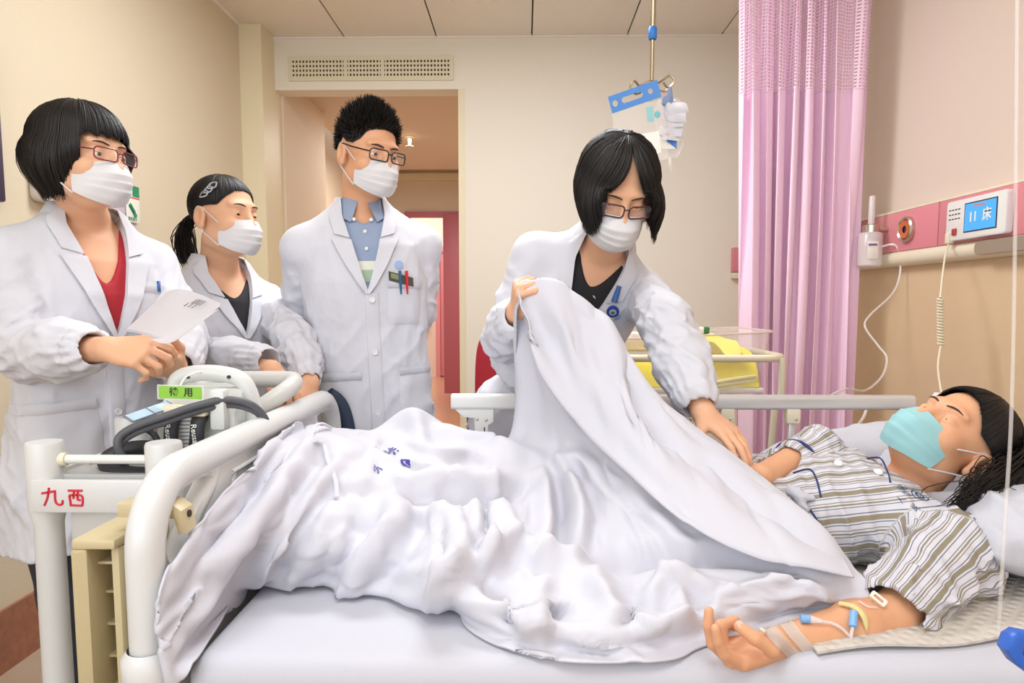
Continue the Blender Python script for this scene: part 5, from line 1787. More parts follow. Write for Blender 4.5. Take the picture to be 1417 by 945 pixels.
hair_part(t, HA, 2600, 3, teA, flA, vol=0.07, bulge=0.19, tuck=0.66, R=(0.084, 0.106, 0.093))
inner_shirt(t, TA, F_TORSO, mat('red_top', 'B42A36', 0.8), -0.165, 0.062, name='red_top')
co, full = coat_part(t, TA, F_TORSO, [aL, aR], -0.295, 5, cuff=True, vx=0.012, sleeve=(0.064, 0.066, 0.058), fold=0.011)
collar_and_lapels(t, TA, full, -0.295, 0.012)
coat_details(t, TA, full, -0.295, -0.79, (-0.335, -0.47, -0.60), [(-0.095, -0.52, 0.135, 0.16, 0.10), (0.10, -0.21, 0.085, 0.10, -0.05)], 0.012)
b_ = MB().tube([drape(full, TA, 0.118, -0.155, 0.010), drape(full, TA, 0.115, -0.18, 0.010)], 0.0045, 8).build('pen', mat('pen_blue', '2A5FA0', 0.4), t)
legs_parts(t, TA.translation, d2r(54), 0.60)
# the folded sheets she reads from
t = thing('paper_sheets', 'folded white printed sheets held by the woman with the bob', 'paper', P(215, 450, 1.40))
for k_, dz in enumerate((0.0, 0.004)):
    a, b, c, d_ = P(172, 456, 1.47), P(228, 404, 1.44), P(304, 428, 1.36), P(226, 470, 1.37)
    g = []
    for i in range(13):
        u = i / 12
        row = []
        for j in range(13):
            v = j / 12
            p_ = (a * (1 - u) + b * u) * (1 - v) + (d_ * (1 - u) + c * u) * v
            p_ += Vector((0, -0.02, 0.010)) * math.sin(v * PI) * (0.5 + u) + Vector((0, 0.006, -dz)) + Vector((0, 0, 0.012)) * (u ** 3) * v
            row.append(p_)
        g.append(row)
    sh_ = MB().grid(g).build('sheet', M_PAPER, t, solid=0.0005)
e0, e1, e2 = P(210, 468, 1.37), P(258, 465, 1.34), P(303, 428, 1.355)
g = []
for i in range(11):
    u = i / 10
    g.append([(P(226, 470, 1.368).lerp(P(304, 428, 1.358), u)).lerp((P(209, 468, 1.375).lerp(P(258, 466, 1.335), u * 0.9)), j / 4) + Vector((0, -0.004, -0.012 * math.sin(u * PI) * j / 4)) for j in range(5)])
MB().grid(g).build('folded_flap', M_PAPER, t, solid=0.0005)
pr = MB()
for k_ in range(7):
    u0 = 0.50 + 0.035 * k_
    a_ = a.lerp(b, 0.93).lerp(d_.lerp(c, 0.93), u0 + 0.18)
    b2 = a.lerp(b, 0.80 - 0.1 * (k_ % 2)).lerp(d_.lerp(c, 0.80 - 0.1 * (k_ % 2)), u0 + 0.18)
    lift = Vector((0, -0.014, 0.0165))
    pr.tube([a_ + lift, b2 + lift], 0.0006, 4)
pr = pr.build('print_line', mat('print_dark', '6A6068', 0.6), t)
pr['kind'] = 'stuff'

# ---- B: younger woman with a ponytail
HB = frame(P(310, 299, 2.02), yawdir(68, -2), V(0.06, 0, 1))
TB = frame(P(304, 367, 2.07), yawdir(50), V(0, 0.03, 1))
aL = [TB @ V(-0.148, 0, -0.108), P(264, 494, 1.92), P(366, 500, 1.77)]
aR = [TB @ V(0.148, 0, -0.108), P(408, 470, 1.95), P(424, 522, 1.84)]
t = thing('person', 'smiling young woman in white coat with ponytail and hair clip', 'person', (TB.translation.x, TB.translation.y, 0))
wL = P(376, 512, 1.75)
HWB = basis(wL, P(398, 548, 1.69) - wL, V(0.5, -0.6, 0.6))
wR = P(428, 530, 1.82)
HWB2 = basis(wR, P(424, 560, 1.77) - wR, V(0.7, -0.5, 0.2))
_, bv, _ = body_part(t, HB, TB, F_TORSO, [[aL[0], aL[1], wL], [aR[0], aR[1], wR]], [(HWB, 1, GRIP, (25, 20), 0.95), (HWB2, -1, RELAX, (25, 20), 0.92)], (0.42, 0.42))
face_parts(t, HB, bv, gaze=(0.1, -1, -0.25), brow_rise=0.003)
mask_part(t, HB, M_MASK)


def teB(phi):
    a = abs(math.degrees(phi))
    return d2r(float(np.interp(a, [0, 25, 42, 58, 80, 95, 110, 140, 180], [62, 66, 78, 95, 97, 104, 114, 122, 124])))


hair_part(t, HB, 2200, 4, teB, lambda p_: 0.0, vol=0.0, R=(0.0795, 0.0995, 0.0875), jit=0.008)
# the tail gathered at the nape
rt = np.random.default_rng(8)
tl = MB()
for k_ in range(170):
    o_ = V(rt.normal() * 0.006, rt.normal() * 0.005, rt.normal() * 0.006)
    e_ = V(rt.normal() * 0.014, rt.normal() * 0.012, 0)
    L_ = rt.uniform(0.8, 1.1)
    tl.tube(spline([HB @ (V(0, 0.10, -0.005) + o_), HB @ (V(-0.004, 0.135, -0.015) + o_ * 1.2), HB @ (V(-0.012, 0.142, -0.075 * L_) + o_ + e_), HB @ (V(-0.016, 0.120, -0.150 * L_) + e_)], 3), [0.0016] * 8 + [0.0012, 0.0004], 4, cap=False)
tl.build('ponytail', M_HAIR, t)
cl_ = MB()
for k_ in range(3):
    cl_.tube(spline([HB @ V(-0.068 - 0.004 * k_, -0.040 + 0.012 * k_, 0.083 - 0.012 * k_), HB @ V(-0.074 - 0.003 * k_, -0.026 + 0.012 * k_, 0.080 - 0.012 * k_), HB @ V(-0.078 - 0.002 * k_, -0.018 + 0.012 * k_, 0.066 - 0.012 * k_), HB @ V(-0.072 - 0.004 * k_, -0.040 + 0.012 * k_, 0.070 - 0.012 * k_)], 4, True), 0.0022, 6, closed=True)
cl_.build('hair_clip', mat('clip_silver', 'C4C8D2', 0.25, metal=0.6), t)
inner_shirt(t, TB, F_TORSO, M_SHIRTB, -0.10, 0.075, name='black_top')
co, full = coat_part(t, TB, F_TORSO, [aL, aR], -0.215, 15, cuff=True, vx=0.01, sleeve=(0.059, 0.060, 0.053), fold=0.011)
collar_and_lapels(t, TB, full, -0.215, 0.01, lap=0.028)
coat_details(t, TB, full, -0.215, -0.79, (-0.235, -0.345, -0.47), [], 0.01)
M_BADGE = mat('badge_blue', '4C6FA8', 0.4)
lb = lambda T_, full_, x, z, r_: MB().ell((0, 0, 0), (r_, r_, 0.0012), Matrix.Translation(drape(full_, T_, x, z, 0.006)) @ (T_.to_3x3() @ V(0, 1, 0)).to_track_quat('Z', 'Y').to_matrix().to_4x4(), 18)
M_LOGO = mat('logo_blue', '9DB2DA', 0.7)
lb(TB, full, 0.070, -0.135, 0.012).build('embroidered_logo', M_LOGO, t)
MB().tube([drape(full, TB, 0.104, -0.150, 0.010), drape(full, TB, 0.103, -0.185, 0.010)], 0.0045, 8).build('pen', mat('pen_teal', '2E6C90', 0.4), t)
legs_parts(t, TB.translation, d2r(50), 0.55)

# ---- C: young man in the middle, arms behind his back
HC = frame(P(509, 213, 2.02), yawdir(46, -12), V(0.04, 0, 1))
TC = frame(P(500, 287, 2.06), yawdir(17), V(-0.05, 0.04, 1))
aL = [TC @ V(-0.172, 0, -0.118), P(419, 432, 2.12), P(458, 512, 2.24)]
aR = [TC @ V(0.172, 0, -0.118), P(577, 425, 2.14), P(556, 500, 2.26)]
t = thing('person', 'tall young man in white coat with black glasses and arms behind back', 'person', (TC.translation.x, TC.translation.y, 0))
wL, wR = P(466, 522, 2.25), P(548, 512, 2.27)
HWC = basis(wL, V(0.8, 0.1, -0.3), V(0.1, 1, 0))
HWC2 = basis(wR, V(-0.8, 0.1, -0.3), V(0, 1, 0.1))
_, bv, _ = body_part(t, HC, TC, M_TORSO, [[aL[0], aL[1], wL], [aR[0], aR[1], wR]], [(HWC, 1, RELAX, (25, 20), 1.0), (HWC2, -1, RELAX, (25, 20), 1.0)], (0.75, 0.75), M_SKIN2, neck=0.053)
face_parts(t, HC, bv, gaze=(0.2, -1, -0.25), brow_rise=-0.002, bw=0.0030)
mask_part(t, HC, M_MASK)
glasses_part(t, HC, mat('rim_black', '1C1A1C', 0.3), 0.0262, 0.0150, 0.0019)


def teC(phi):
    a = abs(math.degrees(phi))
    return d2r(float(np.interp(a, [0, 25, 40, 52, 66, 82, 92, 104, 115, 135, 180], [63, 66, 72, 88, 97, 96, 88, 104, 112, 120, 124])))


hair_part(t, HC, 1500, 6, teC, lambda p_: 0.0, vol=0.0, R=(0.0785, 0.0985, 0.087), jit=0.004)
hair_part(t, HC, 6500, 7, teC, lambda p_: 0.0, vol=0.0, R=(0.0785, 0.0985, 0.0875), spike=0.044, name='spiky_hair')
# grey-blue shirt with a pale stripe
M_SHG = mat('shirt_greyblue', '93A2BC', 0.85, bump=(500, 0.15))
sh_, sbv = inner_shirt(t, TC, M_TORSO, M_SHG, -0.055, 0.045, name='shirt')
for z0_, z1_, hx in ((-0.165, -0.190, 'E6E4D2'), (-0.190, -0.225, 'A9BFA6')):
    rows = [[drape(sbv, TC, -0.05 + 0.1 * i / 10, z0_ + (z1_ - z0_) * j / 3, 0.0012) for j in range(4)] for i in range(11)]
    MB().grid(rows).build('shirt_stripe', mat('stripe_' + hx, hx, 0.85), sh_, solid=0.0004)
for s_ in (-1, 1):
    rows = []
    for i in range(15):
        q = i / 14
        a_ = d2r(-80 + q * 150)
        rows.append([TC @ V(s_ * 0.060 * math.cos(a_), 0.006 + 0.058 * math.sin(a_), 0.020 + 0.018 * q), TC @ V(s_ * 0.068 * math.cos(a_), 0.006 + 0.068 * math.sin(a_), 0.012 + 0.014 * q), TC @ V(s_ * (0.070 + 0.006 * (1 - q)) * math.cos(a_) + s_ * 0.024 * (1 - q) ** 2, -0.004 + 0.080 * math.sin(a_), -0.022 - 0.030 * (1 - q) ** 3)])
    MB().grid(rows).build('shirt_collar', M_SHG, sh_, solid=0.002, sharp=80)
for x, z in ((-0.028, -0.046), (0.020, -0.048), (0, -0.080), (0, -0.13)):
    MB().ell((0, 0, 0), (0.0055, 0.002, 0.0055), Matrix.Translation(drape(sbv, TC, x, z, 0.010 if z > -0.06 else 0.003)), 12).build('shirt_button', M_BUTTON, sh_)
co, full = coat_part(t, TC, M_TORSO, [aL, aR], -0.255, 25, vx=-0.004, sleeve=(0.064, 0.061, 0.053), fold=0.009, vw=0.060)
collar_and_lapels(t, TC, full, -0.255, -0.004, 0.060)
coat_details(t, TC, full, -0.255, -0.84, (-0.275, -0.425, -0.60), [(0.100, -0.285, 0.098, 0.125, -0.05), (-0.105, -0.575, 0.145, 0.19, 0.02), (0.122, -0.57, 0.10, 0.19, -0.03)], -0.004, 0.012)
lb(TC, full, 0.088, -0.178, 0.0125).build('embroidered_logo', M_LOGO, t)
rows = [[drape(full, TC, 0.056 + 0.07 * i / 8, -0.196 - 0.020 * i / 8 - 0.026 * j / 2, 0.0085) for j in range(3)] for i in range(9)]
bd = MB().grid(rows).build('name_badge', mat('badge_dark', '4A4A38', 0.4), t, solid=0.0015)
rows = [[drape(full, TC, 0.062 + 0.022 * i / 3, -0.201 - 0.0065 * i / 3 - 0.014 * j / 2, 0.0102) for j in range(3)] for i in range(4)]
MB().grid(rows).build('badge_photo', mat('badge_photo', '8C8C66', 0.5), bd)
for x, hx in ((0.088, '2A5C80'), (0.106, 'D2283C')):
    MB().tube([drape(full, TC, x, -0.196, 0.014), drape(full, TC, x, -0.226, 0.013), drape(full, TC, x + 0.001, -0.262, 0.011)], [0.0045, 0.0045, 0.002], 8).build('pen', mat('pen_' + hx, hx, 0.35), t)
legs_parts(t, TC.translation, d2r(17), 0.62)

# ---- D: doctor bending over the bed
HD = frame(P(853, 262, 1.655), V(0.10, -0.80, -0.56), V(0.13, -0.45, 0.85))
N_ = P(836, 338, 1.775)
H0 = V(0.015, 2.09, 0.86)
ud = (N_ - H0).normalized()
fd = V(0.10, -1, 0)
fd = (fd - ud * fd.dot(ud)).normalized()
TD = frame(N_, fd, ud)
SK = frame(H0, V(0.05, -1, 0))
aL = [TD @ V(-0.152, 0, -0.10), P(702, 468, 1.84), P(716, 440, 1.655)]
aR = [TD @ V(0.152, 0, -0.10), P(922, 448, 1.64), P(962, 550, 1.49)]
t = thing('person', 'doctor in white coat bending over bed and lifting the blanket', 'person', (H0.x, H0.y, 0))
wL = P(715, 432, 1.635)
HWD = basis(wL, P(713, 405, 1.59) - wL + V(0.004, 0, 0), V(-0.95, -0.3, 0.1))
wR = P(974, 572, 1.465)
HWD2 = basis(wR, P(1030, 614, 1.37) - wR, V(0.25, -0.35, 0.85))
_, bv, _ = body_part(t, HD, TD, F_TORSO, [[aL[0], aL[1], wL], [aR[0], aR[1], wR]], [(HWD, -1, FIST, (30, 30), 0.95), (HWD2, -1, [(14, 18, 10), (16, 20, 10), (18, 22, 12), (22, 24, 12)], (-5, 5), 0.95)], (0.30, 0.30))
face_parts(t, HD, bv, gaze=(0.05, -1, -0.45), brow_rise=-0.003)
mask_part(t, HD, M_MASK)
glasses_part(t, HD, mat('rim_plum', '4A1C2C', 0.3), 0.0265, 0.0145, 0.0018)
gD = HD.to_3x3().inverted() @ V(0.02, 0.10, -1)


def swD(phi, q):
    a = math.degrees(phi)
    s_ = 1 if a >= 0 else -1
    if abs(a) < 70:
        f0, f1 = 2 + abs(a) * 0.97, 24 + abs(a) * 0.66
        return s_ * d2r(f0 + (f1 - f0) * min(1, q) ** 3.4)
    return phi


def teD(phi):
    a = abs(math.degrees(phi))
    return d2r(float(np.interp(a, [0, 20, 70, 90, 180], [84, 86, 88, 88, 88])))


def flD(phi):
    a = abs(math.degrees(phi))
    return float(np.interp(a, [0, 14, 22, 45, 70, 110, 180], [0.0, 0.010, 0.055, 0.105, 0.125, 0.12, 0.09]))


hair_part(t, HD, 2800, 9, teD, flD, vol=0.07, g=gD, sweep=swD, bulge=0.14, tuck=0.92, R=(0.085, 0.107, 0.093), jit=0.020, skip=lambda p_: abs(p_) < 0.03)
sh_, sbv = inner_shirt(t, TD, F_TORSO, M_SHIRTB, -0.085, 0.060, name='black_top')
M_PRINT = mat('white_print', 'D8D4D0', 0.8)
for x, z, r_ in ((-0.004, -0.135, 0.010), (0.010, -0.118, 0.006), (-0.012, -0.165, 0.008), (0.016, -0.10, 0.006), (0.0, -0.185, 0.007)):
    q = Matrix.Translation(drape(sbv, TD, x, z, 0.002)) @ TD.to_3x3().to_4x4()
    MB().ell((0, 0, 0), (r_, 0.0012, r_ * 0.35), q @ Matrix.Rotation(x * 40, 4, 'Y'), 12).build('flower_print', M_PRINT, sh_)
skirt = [(-0.46, 0.0, 0.0, 0.205, 0.145), (-0.2, 0.0, 0.0, 0.200, 0.142), (0.0, 0, 0, 0.185, 0.130), (0.05, 0.01, 0, 0.165, 0.118), (0.10, 0.03, -0.01, 0.12, 0.09), (0.13, 0.05, -0.02, 0.06, 0.05)]
TP = [r_ for r_ in F_TORSO if r_[0] > -0.4] + [(-0.46, 0, 0, 0.172, 0.122)]
co, full = coat_part(t, TD, TP, [aL, aR], -0.255, 35, cuff=True, vx=0.0, sleeve=(0.063, 0.064, 0.059), fold=0.0085, skirt=(SK, skirt))
collar_and_lapels(t, TD, full, -0.255, 0.0)
coat_details(t, TD, full, -0.255, -0.50, (-0.30, -0.42), [(0.088, -0.24, 0.095, 0.11, 0.02)], 0.0)
coat_details(t, SK, full, 0.0, -0.40, (-0.1,), [(-0.055, -0.03, 0.12, 0.15, -0.45)], 0.0)
# blue badge reel clipped at the breast pocket
M_REEL = mat('reel_blue', '2447A8', 0.3)
c = on_coat(848, 431, 0.012)
dn = (TD.to_3x3() @ V(0, 1, 0)).to_track_quat('Z', 'Y').to_matrix().to_4x4()
rl_ = MB().lathe([(0, 0.004), (0.0155, 0.004), (0.0165, 0), (0.0155, -0.004), (0.0105, -0.005), (0, -0.005)], Matrix.Translation(c) @ dn, 24).build('badge_reel', M_REEL, t)
MB().lathe([(0, -0.005), (0.0095, -0.0052), (0.0085, -0.0062), (0, -0.0062)], Matrix.Translation(c) @ dn, 20).build('reel_disc', mat('reel_disc', 'B8B49A', 0.4), rl_)
MB().lathe([(0, -0.0062), (0.0045, -0.0064), (0.004, -0.0072), (0, -0.0072)], Matrix.Translation(c) @ dn, 16).build('reel_centre', mat('reel_centre', '2A6C90', 0.4), rl_)
MB().tube([on_coat(857, 396, 0.008), on_coat(850, 418, 0.011)], [0.006, 0.0085], 10).build('reel_clip', mat('clip_teal', '2C5C9C', 0.35), rl_)
MB().tube([on_coat(846, 441, 0.010), on_coat(842, 452, 0.008), on_coat(850, 470, 0.008)], 0.003, 8).build('reel_cord', M_REEL, rl_)
lb(TD, full, 0.088, -0.125, 0.010).build('embroidered_logo', M_LOGO, t)
legs_parts(t, H0, 0.05, 0.5)

# ------------------------------------------------------------------ the patient
HP = frame(P(1318, 610, 1.40), V(-0.62, -0.30, 0.72), V(0.74, -0.05, 0.62))
NP_ = HP @ V(0, 0.035, -0.155)
UP_ = V(0.97, 0.10, 0.05).normalized()
fP = V(0.0, -0.16, 1)
fP = (fP - UP_ * fP.dot(UP_)).normalized()
TP_ = frame(NP_, fP, UP_)
P_TORSO = [(0.015, 0, 0.012, 0.062, 0.055), (-0.02, 0, 0.008, 0.095, 0.070), (-0.06, 0, 0.004, 0.145, 0.092), (-0.11, 0, 0.0, 0.160, 0.100), (-0.19, 0, 0.0, 0.162, 0.106),
           (-0.28, 0, 0.006, 0.156, 0.098), (-0.38, 0, 0.014, 0.154, 0.090), (-0.50, 0, 0.020, 0.160, 0.090)]
nS, nE, nW = P(1312, 765, 1.20), P(1236, 852, 1.085), P(1074, 893, 0.998)
fS, fE, fW = TP_ @ V(-0.145, 0, -0.09), P(1130, 628, 1.50), P(1052, 660, 1.33)
t = thing('person', 'patient lying in bed in striped shirt and pale blue mask', 'person', (NP_.x, NP_.y, MZ))
HWP = basis(nW, P(985, 918, 0.95) - nW, V(0.05, -0.10, -1))
HWP2 = basis(fW, P(1000, 672, 1.37) - fW, V(0.2, -0.3, 0.9))
_, bv, tips = body_part(t, HP, TP_, P_TORSO, [[fS, fE, fW], [nS, nE, nW]],
                        [(HWP2, -1, RELAX, (20, 10), 0.95), (HWP, -1, [(34, 28, 16), (46, 32, 18), (88, 86, 45), (96, 88, 45)], (36, 20), 1.04)], (0.2, 0.2), M_SKIN2, off=-0.02, lowz=-0.50)
face_parts(t, HP, bv, gaze=(0, -1, 0.1))
mask_part(t, HP, M_MASKB)
# thumb nail
if len(tips) > 1:
    tipp, r_ = Vector(tips[1][0]), Vector(tips[1][1])
    d_ = (tipp - r_).normalized()
    q_ = basis(tipp - d_ * 0.001 + V(0, -0.0035, 0.0055), d_, V(0, -0.6, 0.8))
    MB().ell((0, 0, 0), (0.0068, 0.0055, 0.0012), q_, 14).build('thumb_nail', mat('nail', 'EBC2B0', 0.25), t)


def teP(phi):
    a = abs(math.degrees(phi))
    return d2r(float(np.interp(a, [0, 25, 42, 58, 80, 95, 180], [62, 66, 78, 94, 97, 102, 112])))


hair_part(t, HP, 1800, 14, teP, lambda p_: 0.0, vol=0.03, R=(0.083, 0.103, 0.092), jit=0.010)
# loose hair spread over the pillow towards the near side
lh = MB()
rh = np.random.default_rng(4)
for k_ in range(900):
    a_ = HP @ V(0.055 + rh.normal() * 0.012, 0.075 + rh.normal() * 0.018, 0.03 + rh.normal() * 0.04)
    e_ = P(1362 + rh.normal() * 20, 700 + rh.normal() * 14, 1.24)
    m_ = a_.lerp(e_, 0.5) + V(0.02 + rh.normal() * 0.015, -0.03, 0.03 + rh.normal() * 0.01)
    lh.tube(spline([a_, m_, e_, e_ + V(-0.02 + rh.normal() * 0.02, -0.01, -0.02)], 4), [0.0011] * 9 + [0.0010, 0.0008, 0.0006, 0.0003], 3, cap=False)
lh.build('loose_hair', M_HAIR, t)
# striped hospital shirt
M_STR = mat('striped_cotton', 'D2CFD4', 0.85, bump=(420, 0.12))
nt = M_STR.node_tree
at = nt.nodes.new('ShaderNodeAttribute')
at.attribute_name = 'stripe'
m1 = nt.nodes.new('ShaderNodeMath')
m1.operation = 'MULTIPLY'
m1.inputs[1].default_value = 1 / 0.046
m2 = nt.nodes.new('ShaderNodeMath')
m2.operation = 'FRACT'
rp = nt.nodes.new('ShaderNodeValToRGB')
rp.color_ramp.interpolation = 'CONSTANT'
stops = [(0, 'D2CFD4'), (0.14, '777D90'), (0.18, 'D2CFD4'), (0.25, '8F8672'), (0.44, 'D2CFD4'), (0.49, '777D90'), (0.53, 'D2CFD4'), (0.68, '8E8B88'), (0.72, 'D2CFD4'), (0.78, '8F8672'), (0.84, 'D2CFD4'), (0.90, '777D90'), (0.935, 'D2CFD4')]
while len(rp.color_ramp.elements) < len(stops):
    rp.color_ramp.elements.new(0.5)
for e_, (p_, hx) in zip(rp.color_ramp.elements, stops):
    e_.position = p_
    e_.color = lin(hx)
nt.links.new(at.outputs['Fac'], m1.inputs[0])
nt.links.new(m1.outputs[0], m2.inputs[0])
nt.links.new(m2.outputs[0], rp.inputs['Fac'])
nt.links.new(rp.outputs['Color'], nt.nodes['Principled BSDF'].inputs['Base Color'])
cN, cF = nS.lerp(nE, 0.93), fE.lerp(fW, 0.42)
pts = [TP_ @ V(x, y, z) for x in (-.25, .25) for y in (-.16, .16) for z in (.06, -.55)] + [q + V(*d) for q in (nS, nE, fE, cF) for d in ((-.11,) * 3, (.11,) * 3)]
lo, hi = np.min(np.array(pts), 0), np.max(np.array(pts), 0)
F = Field(lo, hi, 0.0045)
F.loft(TP_, P_TORSO, off=0.004, n=2.2, k=0.02)
F.cap(TP_ @ V(0.05, 0.0, -0.035), nS, 0.055, 0.072, 0.05)
F.cap(TP_ @ V(-0.05, 0.0, -0.035), fS, 0.055, 0.060, 0.05)
F.warp(lambda x, y, z: folds(71, 34, 0.011, tuple(UP_ * 0.35 + V(0, 1, 0.3)), 0.5)(x, y, z) + folds(72, 70, 0.004, (0.3, 1, 0.2), 0.6)(x, y, z))
G = Field(lo, hi, 0.0045)
dS = (cN - nS).normalized()
G.cap(nS, cN, 0.076, 0.066, 0.01)
G.ell(tuple(nS + V(0.035, 0.0, -0.02)), (0.06, 0.06, 0.055), None, 0.04)
G.cap(fS, fE, 0.062, 0.058, 0.02)
G.cap(fE, cF, 0.058, 0.047, 0.02)
side = dS.cross(V(0, 0, 1)).normalized()
G.warp(lambda x, y, z: folds(81, 52, 0.016, tuple(side * 0.75 + dS * 0.6), 0.6)(x, y, z) + folds(82, 95, 0.005, tuple(side), 0.8)(x, y, z))
k = 0.006
h_ = np.clip(0.5 + 0.5 * (F.a - G.a) / k, 0, 1)
F.a = F.a * (1 - h_) + G.a * h_ - k * h_ * (1 - h_)
F.cap(cN - dS * 0.03, cN + dS * 0.10, 0.052, 0.062, 0.004, 's')
dF = (cF - fE).normalized()
F.cap(cF - dF * 0.02, cF + dF * 0.08, 0.036, 0.040, 0.004, 's')
F.ell((0, 0.012, 0.025), (0.062, 0.060, 0.05), TP_, 0.006, 's')
F.fn_local(TP_, lambda u, v, w: np.maximum(np.maximum(np.abs(u) - 0.055 * np.clip((w + 0.075) / 0.06, 0, 1.2), -0.075 - w), v), (-.08, -.15, -.09), (.08, .02, .05), 0.004, 's')
v_, q_ = F.mesh(1)
Ti = np.array(TP_.inverted())
loc = v_ @ Ti[:3, :3].T + Ti[:3, 3]
s_t = np.arctan2(loc[:, 0], -loc[:, 1] + 0.02) * 0.145 + loc[:, 2] * 0.02


def arm_coord(a, b, r):
    a, b = np.array(a), np.array(b)
    d = (b - a) / np.linalg.norm(b - a)
    n1 = np.cross(d, (0, 0, 1.0))
    n1 /= np.linalg.norm(n1)
    n2 = np.cross(n1, d)
    o = v_ - a
    al = o @ d
    u, w = o @ n1, o @ n2
    dist = np.sqrt(u * u + w * w) + np.maximum(0, -al - 0.01) * 1.5 + np.maximum(0, al - np.linalg.norm(b - a)) * 0.5
    return dist, np.arctan2(u, w) * r + 0.013


dN, sN = arm_coord(nS, cN, 0.075)
dF1, sF1 = arm_coord(fS, fE, 0.06)
dF2, sF2 = arm_coord(fE, cF, 0.055)
st_ = np.where(dN < 0.092, sN, s_t)
st_ = np.where(dF1 < 0.072, sF1, st_)
st_ = np.where(dF2 < 0.066, sF2, st_)
me = mesh_np('striped_shirt', v_, q_)
me.attributes.new('stripe', 'FLOAT', 'POINT').data.foreach_set('value', (st_ + 5.0).astype(np.float32))
link_mesh('striped_shirt', me, M_STR, t)
sbv = BVHTree.FromPolygons([Vector(p_) for p_ in v_], q_.tolist())
M_PIPE = mat('navy_piping', '28346E', 0.7)


def on_shirt(px, py, Y, off=0.003):
    d = (P(px, py, Y) - CAM_LOC).normalized()
    h = sbv.ray_cast(CAM_LOC, d, 4.0)
    if h[0] is None:
        return P(px, py, Y)
    return h[0] + h[1] * off * (1 if h[1].dot(d) < 0 else -1)


for ln in ([(1122, 706), (1136, 728), (1146, 755)], [(1200, 634), (1218, 634), (1226, 650), (1232, 668)], [(1098, 655), (1120, 650), (1130, 664), (1136, 688)]):
    MB().tube(spline([on_shirt(a_, b_, 1.4, 0.0015) for a_, b_ in ln], 6), 0.0018, 6).build('piping', M_PIPE, t)
Wc = basis(cF, dF, V(0, 0, 1))
MB().tube([Wc @ V(-0.002, 0.0475 * math.cos(a_ * PI / 12), 0.0475 * math.sin(a_ * PI / 12)) for a_ in range(24)], 0.0035, 8, closed=True).build('piping', M_PIPE, t)
for a_, b_ in ((1160, 643), (1214, 655)):
    c_ = on_shirt(a_, b_, 1.4, 0.004)
    MB().lathe([(0, -0.001), (0.0085, -0.001), (0.0085, 0.001), (0.006, 0.0028), (0, 0.002)], Matrix.Translation(c_) @ V(-0.1, -0.45, 0.9).to_track_quat('Z', 'Y').to_matrix().to_4x4(), 16).build('shirt_button', M_BUTTON, t)
M_INK = mat('print_navy', '2A4A78', 0.8)
# round emblem and characters printed on the chest
ctr = on_shirt(1272, 686, 1.35, 0.002)
_, n_, _, _ = sbv.find_nearest(ctr)
q = basis(ctr, V(0.75, 0.55, 0.1), n_)


def printed(me_, q_, off, name, m_, parent, bvh):
    me_.transform(q_)
    for v__ in me_.vertices:
        h_ = bvh.find_nearest(v__.co)
        v__.co = h_[0] + h_[1] * off
    me_.materials.clear()
    return link_mesh(name, me_, m_, parent, smooth=False)


def ring_mesh(rx, ry, w, n=30):
    vs = []
    for i in range(n):
        a = 2 * PI * i / n
        vs += [(rx * math.cos(a), ry * math.sin(a), 0), ((rx - w) * math.cos(a), (ry - w) * math.sin(a), 0)]
    return mesh_np('ring', vs, [(2 * i, 2 * ((i + 1) % n), 2 * ((i + 1) % n) + 1, 2 * i + 1) for i in range(n)])


sh_o = [o_ for o_ in t.children if o_.name.startswith('striped_shirt')][0]
printed(ring_mesh(0.021, 0.016, 0.0022), q, 0.0012, 'printed_emblem', M_INK, sh_o, sbv)
printed(ring_mesh(0.012, 0.009, 0.004), q, 0.0012, 'printed_emblem', M_INK, sh_o, sbv)
for k_, (ch, a_, b_) in enumerate((('医', 1249, 676), ('院', 1256, 684), ('人', 1247, 692), ('民', 1266, 703))):
    c_ = on_shirt(a_, b_, 1.35, 0.002)
    printed(text_mesh(ch, 0.017, 0.0), basis(c_, V(0.75, 0.55, 0.1), n_), 0.0012, 'printed_character', M_INK, sh_o, sbv)

# pillow: a plump case with a sagging middle
def pillow(name, c, sx, sy, sz, rot, label, dent=None, seed=1):
    F = Field((c.x - sx - .05, c.y - sy - .05, c.z - sz - .03), (c.x + sx + .05, c.y + sy + .05, c.z + sz + .06), 0.007)
    M_ = Matrix.Translation(c) @ rot
    f1 = folds(seed, 24, 0.012, (0.4, 1, 0.2), 0.8)

    def fn(u, v, w):
        a = np.clip(1 - np.abs(u / sx) ** 3.5, 0, 1) * np.clip(1 - np.abs(v / sy) ** 3.5, 0, 1)
        th = sz * (0.12 + 0.88 * a ** 0.5)
        return np.maximum(np.maximum(np.abs(w) - th, np.abs(u) - sx), np.abs(v) - sy) * 0.8
    F.fn_local(M_, fn, (-sx, -sy, -sz), (sx, sy, sz), 0.02, 'u')
    F.warp(f1)
    if dent:
        F.ell(tuple(dent[0]), dent[1], None, 0.05, 's')
    v, q = F.mesh(2)
    return tag(link_mesh(name, mesh_np(name, v, q), M_SHEET, None), label, 'pillow')


pillow('pillow', V(1.075, 1.44, 0.755), 0.27, 0.34, 0.098, Matrix.Rotation(d2r(-3), 4, 'Z'), 'large white pillow under the head of the patient', (HP @ V(0, 0.03, 0.0), (0.11, 0.12, 0.10)), 3)
# white cushion lying along the far rail by the patient's head
pillow('pillow', V(0.86, 1.70, 0.762), 0.30, 0.105, 0.10, Matrix.Rotation(d2r(-12), 4, 'Y'), 'white cushion along the far rail behind the striped patient', None, 5)

